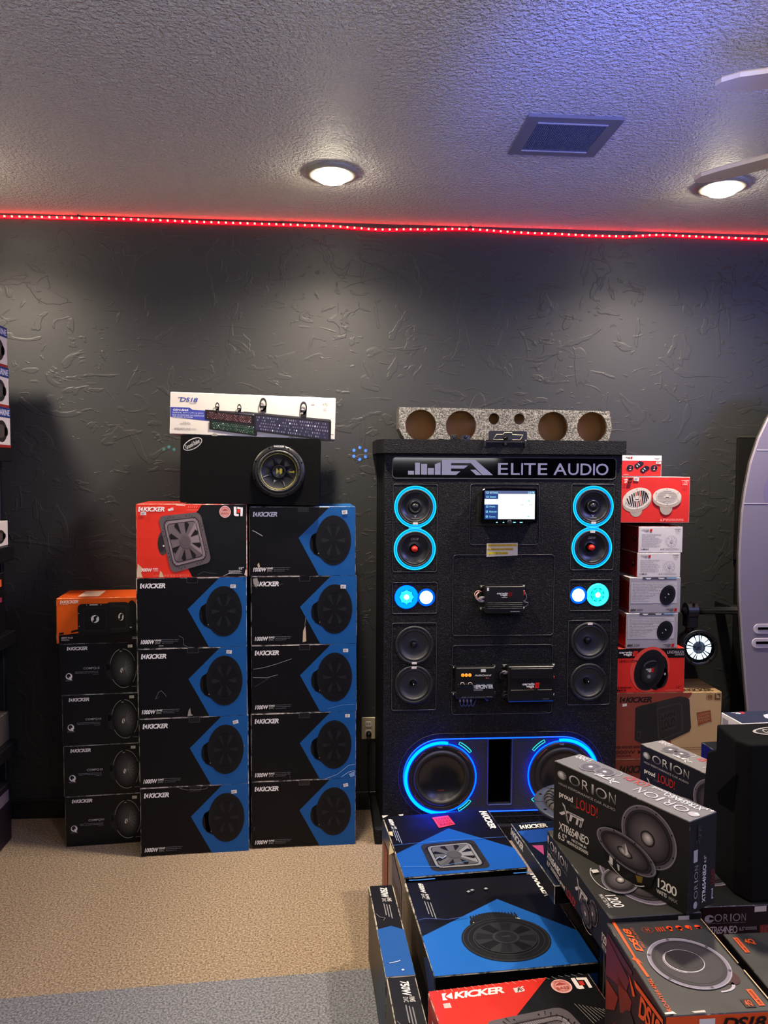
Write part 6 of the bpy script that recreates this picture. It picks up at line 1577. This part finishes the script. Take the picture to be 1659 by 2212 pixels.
def speaker_pic(d, cx, cy, rx, ry, rot, L, rim='5a5460', cone='3c363a', hot='d8d2d0', tilt=(0, 0)):
    d.ell(cx, cy, rx, ry, rim, rot, L=L, n=44); d.ring(cx, cy, rx*.98, ry*.98, .03, mix(rim, 'ffffff', .15), rot, L=L+1, n=44)
    d.ell(cx, cy, rx*.85, ry*.85, '1c191b', rot, L=L+2, n=44); d.ring(cx, cy, rx*.82, ry*.82, .03, '3a3538', rot, L=L+3, n=44); d.ring(cx, cy, rx*.77, ry*.77, .02, '2e2a2c', rot, L=L+3, n=44)
    d.ell(cx, cy, rx*.74, ry*.74, '2a2629', rot, L=L+4, center='6a6266', off=(-rx*.1*tilt[0]-.0, -ry*.12), n=44)
    for k in range(8):
        a = k*PI/4+.3; p = d.ell_pts(cx, cy, rx*.92, ry*.92, rot, 1, a, a+.01)[0]; d.ell(p[0], p[1], .0055, .0055*d.w/d.h, '181518', L=L+2, n=10)
    d.ell(cx+tilt[0]*rx*.0, cy+ry*.05, rx*.26, ry*.26, '1e1a1c', rot, L=L+5, n=28); d.ell(cx, cy+ry*.05, rx*.21, ry*.21, '57504f', rot, L=L+6, center=hot, off=(rx*.02, -ry*.05), n=28)
def orion_front(b):
    d = D(.41, .209)
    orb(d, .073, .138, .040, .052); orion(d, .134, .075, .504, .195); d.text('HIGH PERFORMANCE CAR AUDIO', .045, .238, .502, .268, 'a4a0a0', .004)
    d.text('proud', .051, .345, .167, .435, 'e4e0d8', .02); d.text('to be', .150, .43, .205, .47, '5a5858', .01); d.text('LOUD!', .200, .325, .368, .45, 'c8281c', -.004)
    xtr(d, .052, .475, .264, .70)
    d.text('XTR654NEO', .052, .735, .305, .835, 'dcd8d0', .012, 0, .85); d.text('6.5"', .049, .86, .121, .955, 'dcd8d0', .012); d.text('NEODYMIUM', .165, .862, .285, .893, 'dcd8d0', .008, 0, .8); d.text('MIDRANGE SPEAKERS', .125, .912, .302, .952, 'dcd8d0', .008, 0, .8)
    d.text('1200', .809, .765, .932, .868, 'e4e0d8', .012, 0, .85); d.text('WATTS', .802, .892, .868, .935, 'e4e0d8', .012, 0, .8); d.text('MAX', .882, .895, .938, .938, '8c8882', .012, 0, .8)
    on(d, 'lettering', b, 'front')
    d = D(.41, .209)
    speaker_pic(d, .738, .375, .190, .335, 0, 1)
    d.poly([(.405, .68), (.46, .92), (.56, .985), (.68, .985), (.77, .90), (.80, .74)], '141314', 10)
    d.ring(.60, .82, .155, .165, .05, 'c8c4c0', .12, L=11, a0=.5, a1=2.6); d.poly([(.665, .86), (.715, .84), (.71, .91), (.68, .93)], '7a6228', 11); d.poly([(.475, .80), (.50, .82), (.50, .90), (.475, .88)], 'd8d4d0', 11); d.poly([(.53, .85), (.55, .855), (.55, .92), (.54, .92)], 'b8b4b0', 11)
    speaker_pic(d, .590, .655, .218, .185, .12, 12); d.poly([(.57, .60), (.595, .555), (.62, .66), (.60, .69)], 'd4d0ce', 20); d.poly([(.57, .60), (.595, .555), (.598, .68)], '77706e', 21)
    on(d, 'speaker_picture', b, 'front')
def orion_end(b, dims=None, face='right'):
    """end print, lettering running up the face"""
    d = D(.097, .209); d.L = 1
    def up(txt, u0, u1, vb, vt, col, bold=.01): d.text(txt, 0, 0, 1, 1, col, bold, L=1, quad=[(u0, vb), (u0, vt), (u1, vt), (u1, vb)])
    w = .497-.851
    for ch, a, b_ in (('O', 0, .245), ('R', .29, .44), ('I', .50, .545), ('O', .585, .82), ('N', .865, 1.0)): up(ch, .20, .335, .851+w*a, .851+w*b_, '8c8888', -.004)
    d.ell(.26, .92, .07, .04, '9a9694'); up('HIGH PERFORMANCE CAR AUDIO', .37, .40, .94, .50, '5a5656', 0)
    up('XTR654NEO', .50, .63, .93, .52, 'dcd8d0', .012); up('6.5"', .54, .62, .50, .42, 'c8c4bc', .012); up('LOUD!', .82, .95, .77, .61, '8c201c', .0); up('proud', .835, .93, .93, .82, 'd8d4cc', .015)
    d.poly([(.155, .325), (.30, .325), (.30, .455), (.155, .455)], '9c9894', 1)
    xtr(d, 0, 0, 1, 1, 2, '3c3a3c', '1a1a1a', q=lambda x, y: (.22+.22*y, .285-.22*x))
    on(d, 'end_print', b, face)
def orion_top(b):
    d = D(.41, .097); g = 'a4a2a4'; L = 1
    d.text('1200', 0, 0, 1, 1, 'c8c6c8', .015, L=1, quad=[(.127, .30), (.025, .33), (.025, .12), (.127, .10)]); d.text('WATTS', 0, 0, 1, 1, 'c8c6c8', .015, L=1, quad=[(.127, .09), (.03, .10), (.03, .03), (.127, .02)])
    for cx, cy, rx, ry in ((.20, .50, .062, .34), (.30, .44, .065, .28)):
        d.ell(cx, cy, rx, ry, '5c5a60', L=2); d.ring(cx, cy, rx, ry, .12, '77757c', L=3); d.ell(cx, cy, rx*.7, ry*.7, '4c4a4e', L=3, center='6e6c72'); d.ell(cx, cy, rx*.18, ry*.18, 'd8d6d8', L=4)
    d.ring(.34, .28, .05, .20, .06, 'b8b6b8', L=5, a0=-1.5, a1=.8)
    xtr(d, 0, 0, 1, 1, 2, 'd8d6d8', '5a585a', q=lambda x, y: (.468-.18*x, .90-.34*y))
    d.text('LOUD!', 0, 0, 1, 1, 'c03a34', -.004, L=2, quad=[(.575, .36), (.423, .36), (.423, .06), (.575, .06)]); d.text('proud', 0, 0, 1, 1, 'd0ced0', .012, L=2, quad=[(.70, .20), (.605, .20), (.605, .05), (.70, .05)])
    for ch, a, b_ in (('O', 0, .245), ('R', .29, .44), ('I', .50, .545), ('O', .585, .82), ('N', .865, 1.0)):
        x0, x1 = .915-.345*a, .915-.345*b_; d.text(ch, 0, 0, 1, 1, 'b4b2b4', -.004, L=2, quad=[(x0, .74), (x1, .74), (x1, .42), (x0, .42)])
    d.ell(.955, .60, .03, .13, 'a8a6a8', L=2); d.poly([(.955, .60), (.955, .47), (.985, .56)], 'e0dee0', 3); d.bars(.58, .915, .34, .39, 1, '8a888a', 4, .5, 0)
    d.text('XTR654NEO', 0, 0, 1, 1, 'd8d6d8', .012, L=2, quad=[(.945, .31), (.70, .31), (.70, .10), (.945, .10)]); d.text('6.5"', 0, 0, 1, 1, 'd8d6d8', .012, L=2, quad=[(.99, .14), (.93, .14), (.93, .03), (.99, .03)])
    on(d, 'top_print', b, 'top')
OD1 = (.41, .0945, .209)
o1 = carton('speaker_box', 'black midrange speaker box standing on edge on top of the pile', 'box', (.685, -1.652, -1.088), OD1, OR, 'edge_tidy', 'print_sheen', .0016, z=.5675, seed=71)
orion_front(o1); orion_end(o1); orion_top(o1)
sticker(o1, 'right', .235, .39, .15, .125)
for ch in list(o1.children):
    if ch.name.startswith('price'): bpy.data.objects.remove(ch)
o3 = carton('speaker_box', 'black midrange speaker box standing on edge behind the carpeted wedge', 'box', (1.086, -1.203, -1.222), OD1, dict(OR, top='72706e'), 'edge_tidy', 'print_sheen', .0016, z=.437, seed=72)  # black top coloured greyer still, its sheen put into the colour
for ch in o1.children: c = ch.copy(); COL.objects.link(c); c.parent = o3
# lying box under it, lettering along its long side
OD2 = (.21, .409, .0965)
o2 = carton('speaker_box', 'black midrange speaker box lying flat under the standing one', 'box', (.7137, -1.826, .0485), OD2, dict(front='0e0e0e', top='2a2a26', left='121214'), 'edge_tidy', 'print_sheen', .0016, z=.4705, seed=73)
d = D(OD2[1], OD2[2])
orb(d, .030, .19, .018, .12); 
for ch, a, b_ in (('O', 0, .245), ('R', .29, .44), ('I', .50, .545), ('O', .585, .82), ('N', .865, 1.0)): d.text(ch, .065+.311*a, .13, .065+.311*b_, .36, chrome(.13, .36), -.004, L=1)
d.text('HIGH PERFORMANCE CAR AUDIO', .02, .43, .37, .47, '77757a', .002)
d.text('XTR654NEO', .008, .55, .264, .75, 'dcd8d0', .012, 0, .85); d.text('6.5"', .01, .80, .07, .95, 'dcd8d0', .012); d.bars(.08, .25, .82, .94, 2, 'b8b4b0', 3, .6, .1)
d.text('proud', .255, .80, .34, .95, 'dcd8d0', .012); d.text('LOUD!', .365, .76, .517, .98, 'c8281c', -.004); xtr(d, .505, .10, .70, .62)
d.text('1200', .905, .55, .985, .76, 'dcd8d0', .012); d.text('WATTS MAX', .905, .80, .985, .93, 'b8b4b0', .01)
on(d, 'lettering', o2, 'left')
d = D(OD2[1], OD2[2]); speaker_pic(d, .785, .42, .062, .30, .1, 1); d.ring(.72, .80, .09, .22, .06, 'c8c4c0', 0, L=9, a0=.8, a1=2.6); speaker_pic(d, .70, .62, .085, .26, .5, 10); on(d, 'speaker_picture', o2, 'left')
d = D(OD2[0], OD2[1])
d.text('1200', 0, 0, 1, 1, 'd8d4cc', .012, L=1, quad=[(.235, .79), (.245, .91), (.125, .91), (.115, .79)]); d.text('WATTS MAX', 0, 0, 1, 1, 'c0bcb4', .012, L=1, quad=[(.10, .775), (.11, .91), (.06, .91), (.05, .775)])
speaker_pic(d, .62, .62, .36, .30, 0, 1); d.ring(.25, .63, .14, .14, .05, 'c8c4c0', 0, L=10, a0=1.8, a1=4.2); d.poly([(.16, .53), (.24, .53), (.24, .56), (.16, .57)], 'c8c4c0', 10); speaker_pic(d, .40, .66, .20, .15, .5, 11)
on(d, 'speaker_picture', o2, 'top')
d = D(OD2[0], OD2[2]); d.L = 1; orion(d, .2, .12, .6, .40, 1, '6a6666'); d.rect(.74, .05, .86, .3, 'b0aca6'); on(d, 'end_print', o2, 'front')
# red edge of the one beneath
o4 = carton('speaker_box', 'black midrange speaker box lying flat under the carpeted wedge', 'box', (.991, -1.69, 0), (.21, .40, .097), dict(front='150f11', top='1c1b1a', left='121212'), 'edge_tidy', 'print_satin', .0016, z=.4025, seed=74)
d = D(.21, .097)
d.ell(.09, .30, .055, .10, '8a8686', L=1); d.poly([(.09, .25), (.145, .28), (.145, .32), (.09, .33)], '150f11', 2)
orion(d, .15, .19, .52, .38, 1, '7c7878'); d.bars(.06, .52, .41, .45, 1, '4a4646', 3, .6, 0); d.text('XTR654NEO', .06, .50, .425, .69, '9a9692', .012, 0, .85); d.text('6.5"', .45, .53, .51, .63, '8a8682', .008); d.bars(.52, .66, .54, .63, 2, '77736f', 3, .6, .1); d.rect(.69, .50, .95, .75, '5c2422'); d.text('LOUD', .71, .53, .93, .72, '8c3a34', -.004, L=2)
d.poly([(.62, .03), (.76, .02), (.76, .16), (.62, .17)], 'a8a49e', 1)
on(d, 'end_print', o4, 'front')
d = D(.21, .40); speaker_pic(d, .40, .55, .36, .24, 0, 1); on(d, 'speaker_picture', o4, 'top')
# slim box under the lying one
kd = (.30, .353, .050)
ks = carton('amplifier_box', 'slim black and blue box under the lying midrange box, beside the square subwoofer box', 'box', (.73, -1.511, .082), kd, dict(front='0d0d10', top='0e1628', left='1e1a18'), 'edge_grey', 'print_gloss', .0018, z=.4195, seed=75)
d = D(kd[0], kd[1]); d.L = 1
kicker(d, .06, .045, .34, .115, 'e4e0da'); d.poly([(.05, .40), (.16, .41), (.10, .56)], 'b84a84'); d.poly([(.01, .15), (.4, .13), (.4, .35), (.04, .36)], '1c4aa0'); d.bars(.1, .3, .01, .03, 1, '3a4a68', 3, .6, 0)
on(d, 'top_print', ks, 'top', 'print_gloss')
d = D(kd[1], kd[2]); d.L = 1; kicker(d, .01, .18, .33, .62, 'e0dcd4'); on(d, 'lettering', ks, 'left')
bb = carton('subwoofer_box', 'tall black box with blue top corner, under the slim box', 'box', (.79, -1.53, .06), (.15, .36, .4185), dict(front='0c0c0f', top='1d55a8', left='141214'), 'edge_worn', 'print_satin', .0026, z=0, seed=76)
d = D(.36, .4185); d.L = 1; d.poly([(.6, .998), (.65, .6), (.998, .3), (.998, .998)], '183c70'); d.text('1000W', .06, .85, .26, .92, 'c8c8c8', .02, .2); on(d, 'side_print', bb, 'left')
# loose subwoofer lying face up behind the standing box
t = thing('loose_subwoofer', 'unboxed subwoofer with grey surround lying face up behind the standing midrange box', 'speaker', (.742, -1.288, .4705))
def up_(name, prof, mat, seg=48, parent=t): return MB().lathe(prof, seg).build(name, mat, parent)
up_('frame', [(.098, .093), (.135, .100), (.148, .100), (.1485, .106), (.146, .108), (.121, .108), (.119, .104)], 'blue_grey_metal')
up_('basket', [(.098, .093), (.075, .05), (.06, .045)], 'black_plastic'); up_('magnet', [(.06, .045), (.07, .044), (.07, .003), (.066, 0), (.001, 0)], 'black_plastic')
sr = up_('surround', [(.120, .105), (.115, .117), (.105, .121), (.095, .116), (.090, .104)], 'rubber_grey')
for k in range(32):
    a = 2*PI*k/32; MB().tube([(r*math.cos(a), r*math.sin(a), h) for r, h in ((.092, .112), (.098, .1195), (.105, .1225), (.112, .1205), (.118, .112))], .0022, 5).build('fold', 'rubber', sr)
base_mat('cone_warm', '6a6462', .5)
up_('cone', [(.091, .104), (.05, .075), (.045, .078), (.03, .086), (.001, .090)], 'cone_warm')
for k in range(8):
    a = 2*PI*k/8+.25; MB().lathe([(.001, .1085), (.0045, .1085), (.005, .1078)], 10, Matrix.Translation((.134*math.cos(a), .134*math.sin(a), 0))).build('screw_hole', 'void_black', t)
    a2 = a+PI/8; MB().box(.122, .147, -.0006, .0006, .1079, .1085).build('frame_seam', 'void_black', t, Matrix.Rotation(a2, 4, 'Z'))
# black and orange boxes at the front of the pile
PD = (.21, .287, .25)
PC = dict(front='d04a12', top='2c2c2a', left='161013', right='1a1a18')
p1 = carton('speaker_box', 'black and orange loudspeaker box with round speaker on top, nearer the red box', 'box', (.709, -2.115, .007), PD, PC, 'edge_tidy', 'print_sheen', .0016, z=.3065, group='black and orange loudspeaker boxes', seed=81)
ORG = 'd8541e'
def ds18(d, q, col, L=2):
    d.text('DS18', 0, 0, 1, 1, col, .03, .22, .85, L=L, quad=q)
d = D(PD[0], PD[1])
d.poly([(.055, .0), (.088, .0), (.070, .44), (.05, .42)], ORG, 1); d.poly([(.05, .42), (.02, .44), (.045, .46), (.055, .63), (.082, .63), (.073, .47), (.10, .50), (.075, .43)], ORG, 1)
d.text('PRO-HY69.4MSL', 0, 0, 1, 1, ORG, .008, .1, L=1, quad=[(.045, .985), (.045, .645), (.085, .645), (.085, .985)])
ds18(d, [(.115, .365), (.115, .09), (.185, .09), (.185, .365)], ORG); d.text('PRO AUDIO', 0, 0, 1, 1, 'a8502c', .01, .2, L=2, quad=[(.20, .33), (.20, .085), (.225, .085), (.225, .33)])
d.ring(.365, .12, .06, .035, .08, 'a03c20', L=2); d.text('H', .35, .10, .38, .14, 'b84424', .02, L=3)
for k in range(4): d.rect(.455+k*.025, .09, .468+k*.025, .145, 'b03c1c', 2)
for k, u in enumerate((.60, .70, .80, .90)):
    d.ell(u, .105, .032, .022, 'd8451c', .3*k, L=2); d.rect(u-.012+.01*k, .10, u+.018, .145, 'd8451c', 2); d.poly([(u-.03, .11), (u+.03, .105), (u+.035, .125), (u-.025, .13)], 'd8451c', 2) if k in (1, 3) else None
d.rect(.745, .89, .84, .965, '2c1a14', 2); d.text('4', .765, .90, .79, .955, ORG, .03, L=3); d.text('Q', .795, .90, .825, .955, ORG, .02, L=3); d.rect(.87, .80, .925, .955, ORG, 2); d.text('SLIM SPEAKER', 0, 0, 1, 1, '5c2410', .01, L=3, quad=[(.885, .945), (.885, .81), (.912, .81), (.912, .945)])
on(d, 'lettering', p1, 'top')
d = D(PD[0], PD[1])
d.ring(.64, .74, .17, .075, .18, 'a8a4a8', 0, L=1, a0=-.2, a1=1.6); d.ell(.80, .67, .10, .08, '3a1a1a', -.3, L=1); 
for k in range(3): d.ell(.77+.035*k, .71-.025*k, .014, .01, '8c3422', L=2)
d.ell(.535, .51, .375, .278, '77727a', 0, L=3, n=48); d.ring(.535, .51, .372, .275, .02, '9c98a0', 0, L=4, n=48); d.ell(.535, .51, .335, .245, '2a272a', 0, L=5, n=48); d.ell(.535, .51, .30, .22, '332f32', 0, L=6, n=44)
for k in range(6):
    a = k*PI/3+.4; p = d.ell_pts(.535, .51, .355, .262, 0, 1, a, a+.01)[0]; d.ell(p[0], p[1], .016, .010, '4a464c', L=6)
d.ell(.50, .495, .185, .125, 'b4b0b0', 0, L=7, n=40); d.ell(.502, .493, .178, .118, '2a2729', 0, L=8, n=40); d.ring(.49, .50, .19, .128, .06, '8c8888', 0, L=7, n=40, a0=1.8, a1=4.2)
on(d, 'speaker_picture', p1, 'top')
d = D(PD[1], PD[2]); d.L = 1
d.poly([(.02, .10), (.45, .17), (.40, .30), (.02, .45)], '5a2630'); d.poly([(.05, .06), (.50, .06), (.48, .10), (.30, .13), (.02, .09)], '4c2430', 2); d.poly([(.03, .48), (.26, .46), (.20, .62), (.03, .75)], '7a2c20'); d.poly([(.24, .28), (.50, .30), (.46, .46), (.30, .55)], '6e2c20')
d.ell(.45, .62, .12, .22, '262022', .3, L=3); d.poly([(.20, .72), (.28, .80), (.26, .95), (.2, .9)], 'b84818', 3)
d.poly([(.53, .095), (.98, .04), (.98, .075), (.56, .13)], ORG, 4); d.poly([(.44, .12), (.52, .17), (.56, .21), (.52, .24)], ORG, 4); ds18(d, [(.62, .13), (.95, .09), (.95, .24), (.62, .32)], ORG, 4)
on(d, 'side_print', p1, 'left')
d = D(PD[0], PD[2]); d.L = 1; d.poly([(.30, .03), (.44, .03), (.44, .12), (.30, .12)], 'd0ccc4'); ds18(d, [(.5, .03), (.9, .03), (.9, .12), (.5, .12)], '1c1210'); on(d, 'lettering', p1, 'front')
d = D(PD[0], PD[1]); d.L = 9; d.poly([(.0, .985), (.08, .975), (.10, .998), (.0, .998)], 'd8d0c0'); d.poly([(.24, .985), (.36, .98), (.36, .998), (.26, .998)], 'c0b8a8'); d.line([(.992, .02), (.992, .55)], .0022, 'b8a070'); d.line([(.992, .62), (.992, .97)], .0026, 'c8b080'); on(d, 'scuff', p1, 'top')
p2 = carton('speaker_box', 'black and orange loudspeaker box under the carpeted wedge, farther from the red box', 'box', (.968, -2.114, .0), PD, PC, 'edge_tidy', 'print_sheen', .0016, z=.27, group='black and orange loudspeaker boxes', seed=82)
d = D(PD[0], PD[1])
d.text('4Q', .16, .08, .26, .15, ORG, .03, L=2); d.rect(.07, .06, .12, .24, ORG, 2); d.text('SLIM SPEAKER', 0, 0, 1, 1, '5c2410', .01, L=3, quad=[(.085, .235), (.085, .07), (.108, .07), (.108, .235)])
d.ell(.54, .62, .36, .30, '77727a', 0, L=3, n=40); d.ell(.54, .62, .32, .26, '2a2022', 0, L=4, n=40); d.ell(.34, .42, .10, .10, '7a2430', -.4, L=2); d.ring(.36, .44, .14, .13, .15, '9c98a0', 0, L=5)
on(d, 'speaker_picture', p2, 'top')
# what the two of them and the pile stand on
def plain(name, label, pose, dims, col, z=0, edge='edge_tidy', seed=0, word='MIDBASS'):
    b = carton(name, label, 'box', pose, dims, dict(front=col), edge, 'print_satin', .002, z=z, seed=seed)
    d = D(dims[0], dims[2]); d.L = 1; d.text(word, .1, .35, .6, .6, '77736f', .02); d.rect(.7, .1, .9, .3, '8a8680'); on(d, 'lettering', b, 'front')
    d = D(dims[1], dims[2]); d.L = 1; d.text(word, .1, .3, .7, .55, '5c5856', .02); on(d, 'side_print', b, 'left')
    return b
rs = plain('speaker_box', 'tall black box with thin red line under the front of the flat midrange box', (.764, -1.8150, .03), (.125, .27, .469), '120f10', seed=96)
d = D(.27, .469); d.L = 2; d.rect(.0, .05, 1, .062, '7c1c1c'); d.rect(.0, .16, 1, .168, '5c1818'); on(d, 'red_line', rs, 'left', dims=(.125, .27, .469))
plain('speaker_box', 'black box with red stripe under the black and orange loudspeaker box nearer the red box', (.757, -2.12, .01), (.125, .30, .3055), '160f10', seed=91)
plain('speaker_box', 'black box under the black and orange loudspeaker box farther from the red box', (.972, -2.12, 0), (.23, .30, .2695), '141112', seed=92)
plain('speaker_box', 'black box on the floor under the flat midrange box that bears the carpeted wedge', (.985, -1.70, 0), (.225, .42, .4015), '131112', seed=93)
plain('speaker_box', 'black box on the floor under the midrange box behind the wedge', (1.245, -1.37, -.1), (.22, .34, .436), '141312', seed=94)
plain('speaker_box', 'grey black carton on the floor under the navy and white box', (1.53, -.96, .062), (.28, .26, .537), '151518', seed=95)
# navy and white box behind the wedge
gd = (.30, .122, .15)
gb = carton('speaker_box', 'navy topped white sided box behind the carpeted wedge, below the wakeboard', 'box', (1.537, -.948, .062), gd, dict(front='1c2030', top='252b40', left='cfcbc4'), 'edge_white', 'print_satin', .0018, z=.538, seed=83)
d = D(gd[0], gd[1]); d.L = 1
d.text('cerwin', .10, .06, .2, .13, 'c8ccd8', .03); d.text('vega', .13, .15, .2, .23, 'c8ccd8', .03); d.poly([(.215, .05), (.255, .05), (.25, .22), (.21, .22)], 'b03040'); d.ell(.52, .62, .13, .30, 'b8bccc', L=2); d.ell(.52, .62, .045, .10, '3a4058', L=3); d.ring(.52, .62, .075, .18, .1, '9094a8', L=3)
for k in range(8): d.ell(.52+.12*math.cos(k*PI/4), .62+.28*math.sin(k*PI/4), .018, .04, 'b8bccc', L=1)
on(d, 'top_print', gb, 'top')
d = D(gd[1], gd[2]); d.L = 1; d.rect(.08, .1, .35, .28, '8c8680'); d.rect(.10, .4, .5, .8, '9c968e'); d.bars(.55, .95, .15, .6, 4, 'a09a94', 3, .4, .2); on(d, 'side_print', gb, 'left')
# carpeted wedge enclosure
t = thing('wedge_enclosure', 'black carpeted wedge speaker enclosure with an oval badge on its top', 'speaker box', (1.20, -1.58, .5))
ox, oy, oz = 1.20, -1.58, .5
prof = [(-1.64, .5002), (-1.63, .879), (-1.535, .888), (-1.535, .822), (-1.49, .80), (-1.478, .70), (-1.470, .535), (-1.48, .5002)]
left = [(.991-ox, y-oy, z-oz) for y, z in prof]
right = [(1.46-ox, y-oy, z-oz) for y, z in prof]
n = len(prof); mb = MB()
FR = -1.682-oy
A0 = (1.010-ox, FR, 0.0002); A1 = (1.006-ox, FR+.014, .380); B0 = (1.46-ox, FR, .0002); B1 = (1.46-ox, FR+.014, .380)
left[0] = (left[0][0], left[0][1], .0002)
vs = left+right+[A0, A1, B0, B1]
fs = [tuple(range(n)), tuple(range(n, 2*n))]+[(i, (i+1) % n, n+(i+1) % n, n+i) for i in range(1, n)]
fs += [(0, 1, 2*n+1, 2*n), (2*n, 2*n+1, 2*n+3, 2*n+2), (n, n+1, 2*n+3, 2*n+2), (1, n+1, 2*n+3, 2*n+1), (0, n, 2*n+2, 2*n)]
mb.add(vs, fs); e = mb.build('enclosure_body', 'carpet_black', t)
md = e.modifiers.new('soft edges', 'BEVEL'); md.width = .006; md.segments = 2; md.limit_method = 'ANGLE'
oval_badge(t, (1.055-ox, -1.545-oy, .388), (.22, 0, .0), (0, -.078, -.0072), .22, .078, 'Ground-Shaker', -.06, '9a9890')
MB().prism([(-.058, .30), (-.052, .20), (.02, .19), (.03, .215)], .001, Matrix(((0, 0, -1, .9905-ox), (1, 0, 0, 0), (0, 1, 0, 0), (0, 0, 0, 1)))).build('recess_shade', 'void_black', t)  # thin black sheet, the shade of a recess laid on as colour
for o in bpy.data.objects:
    if 'dims' in o: del o['dims']
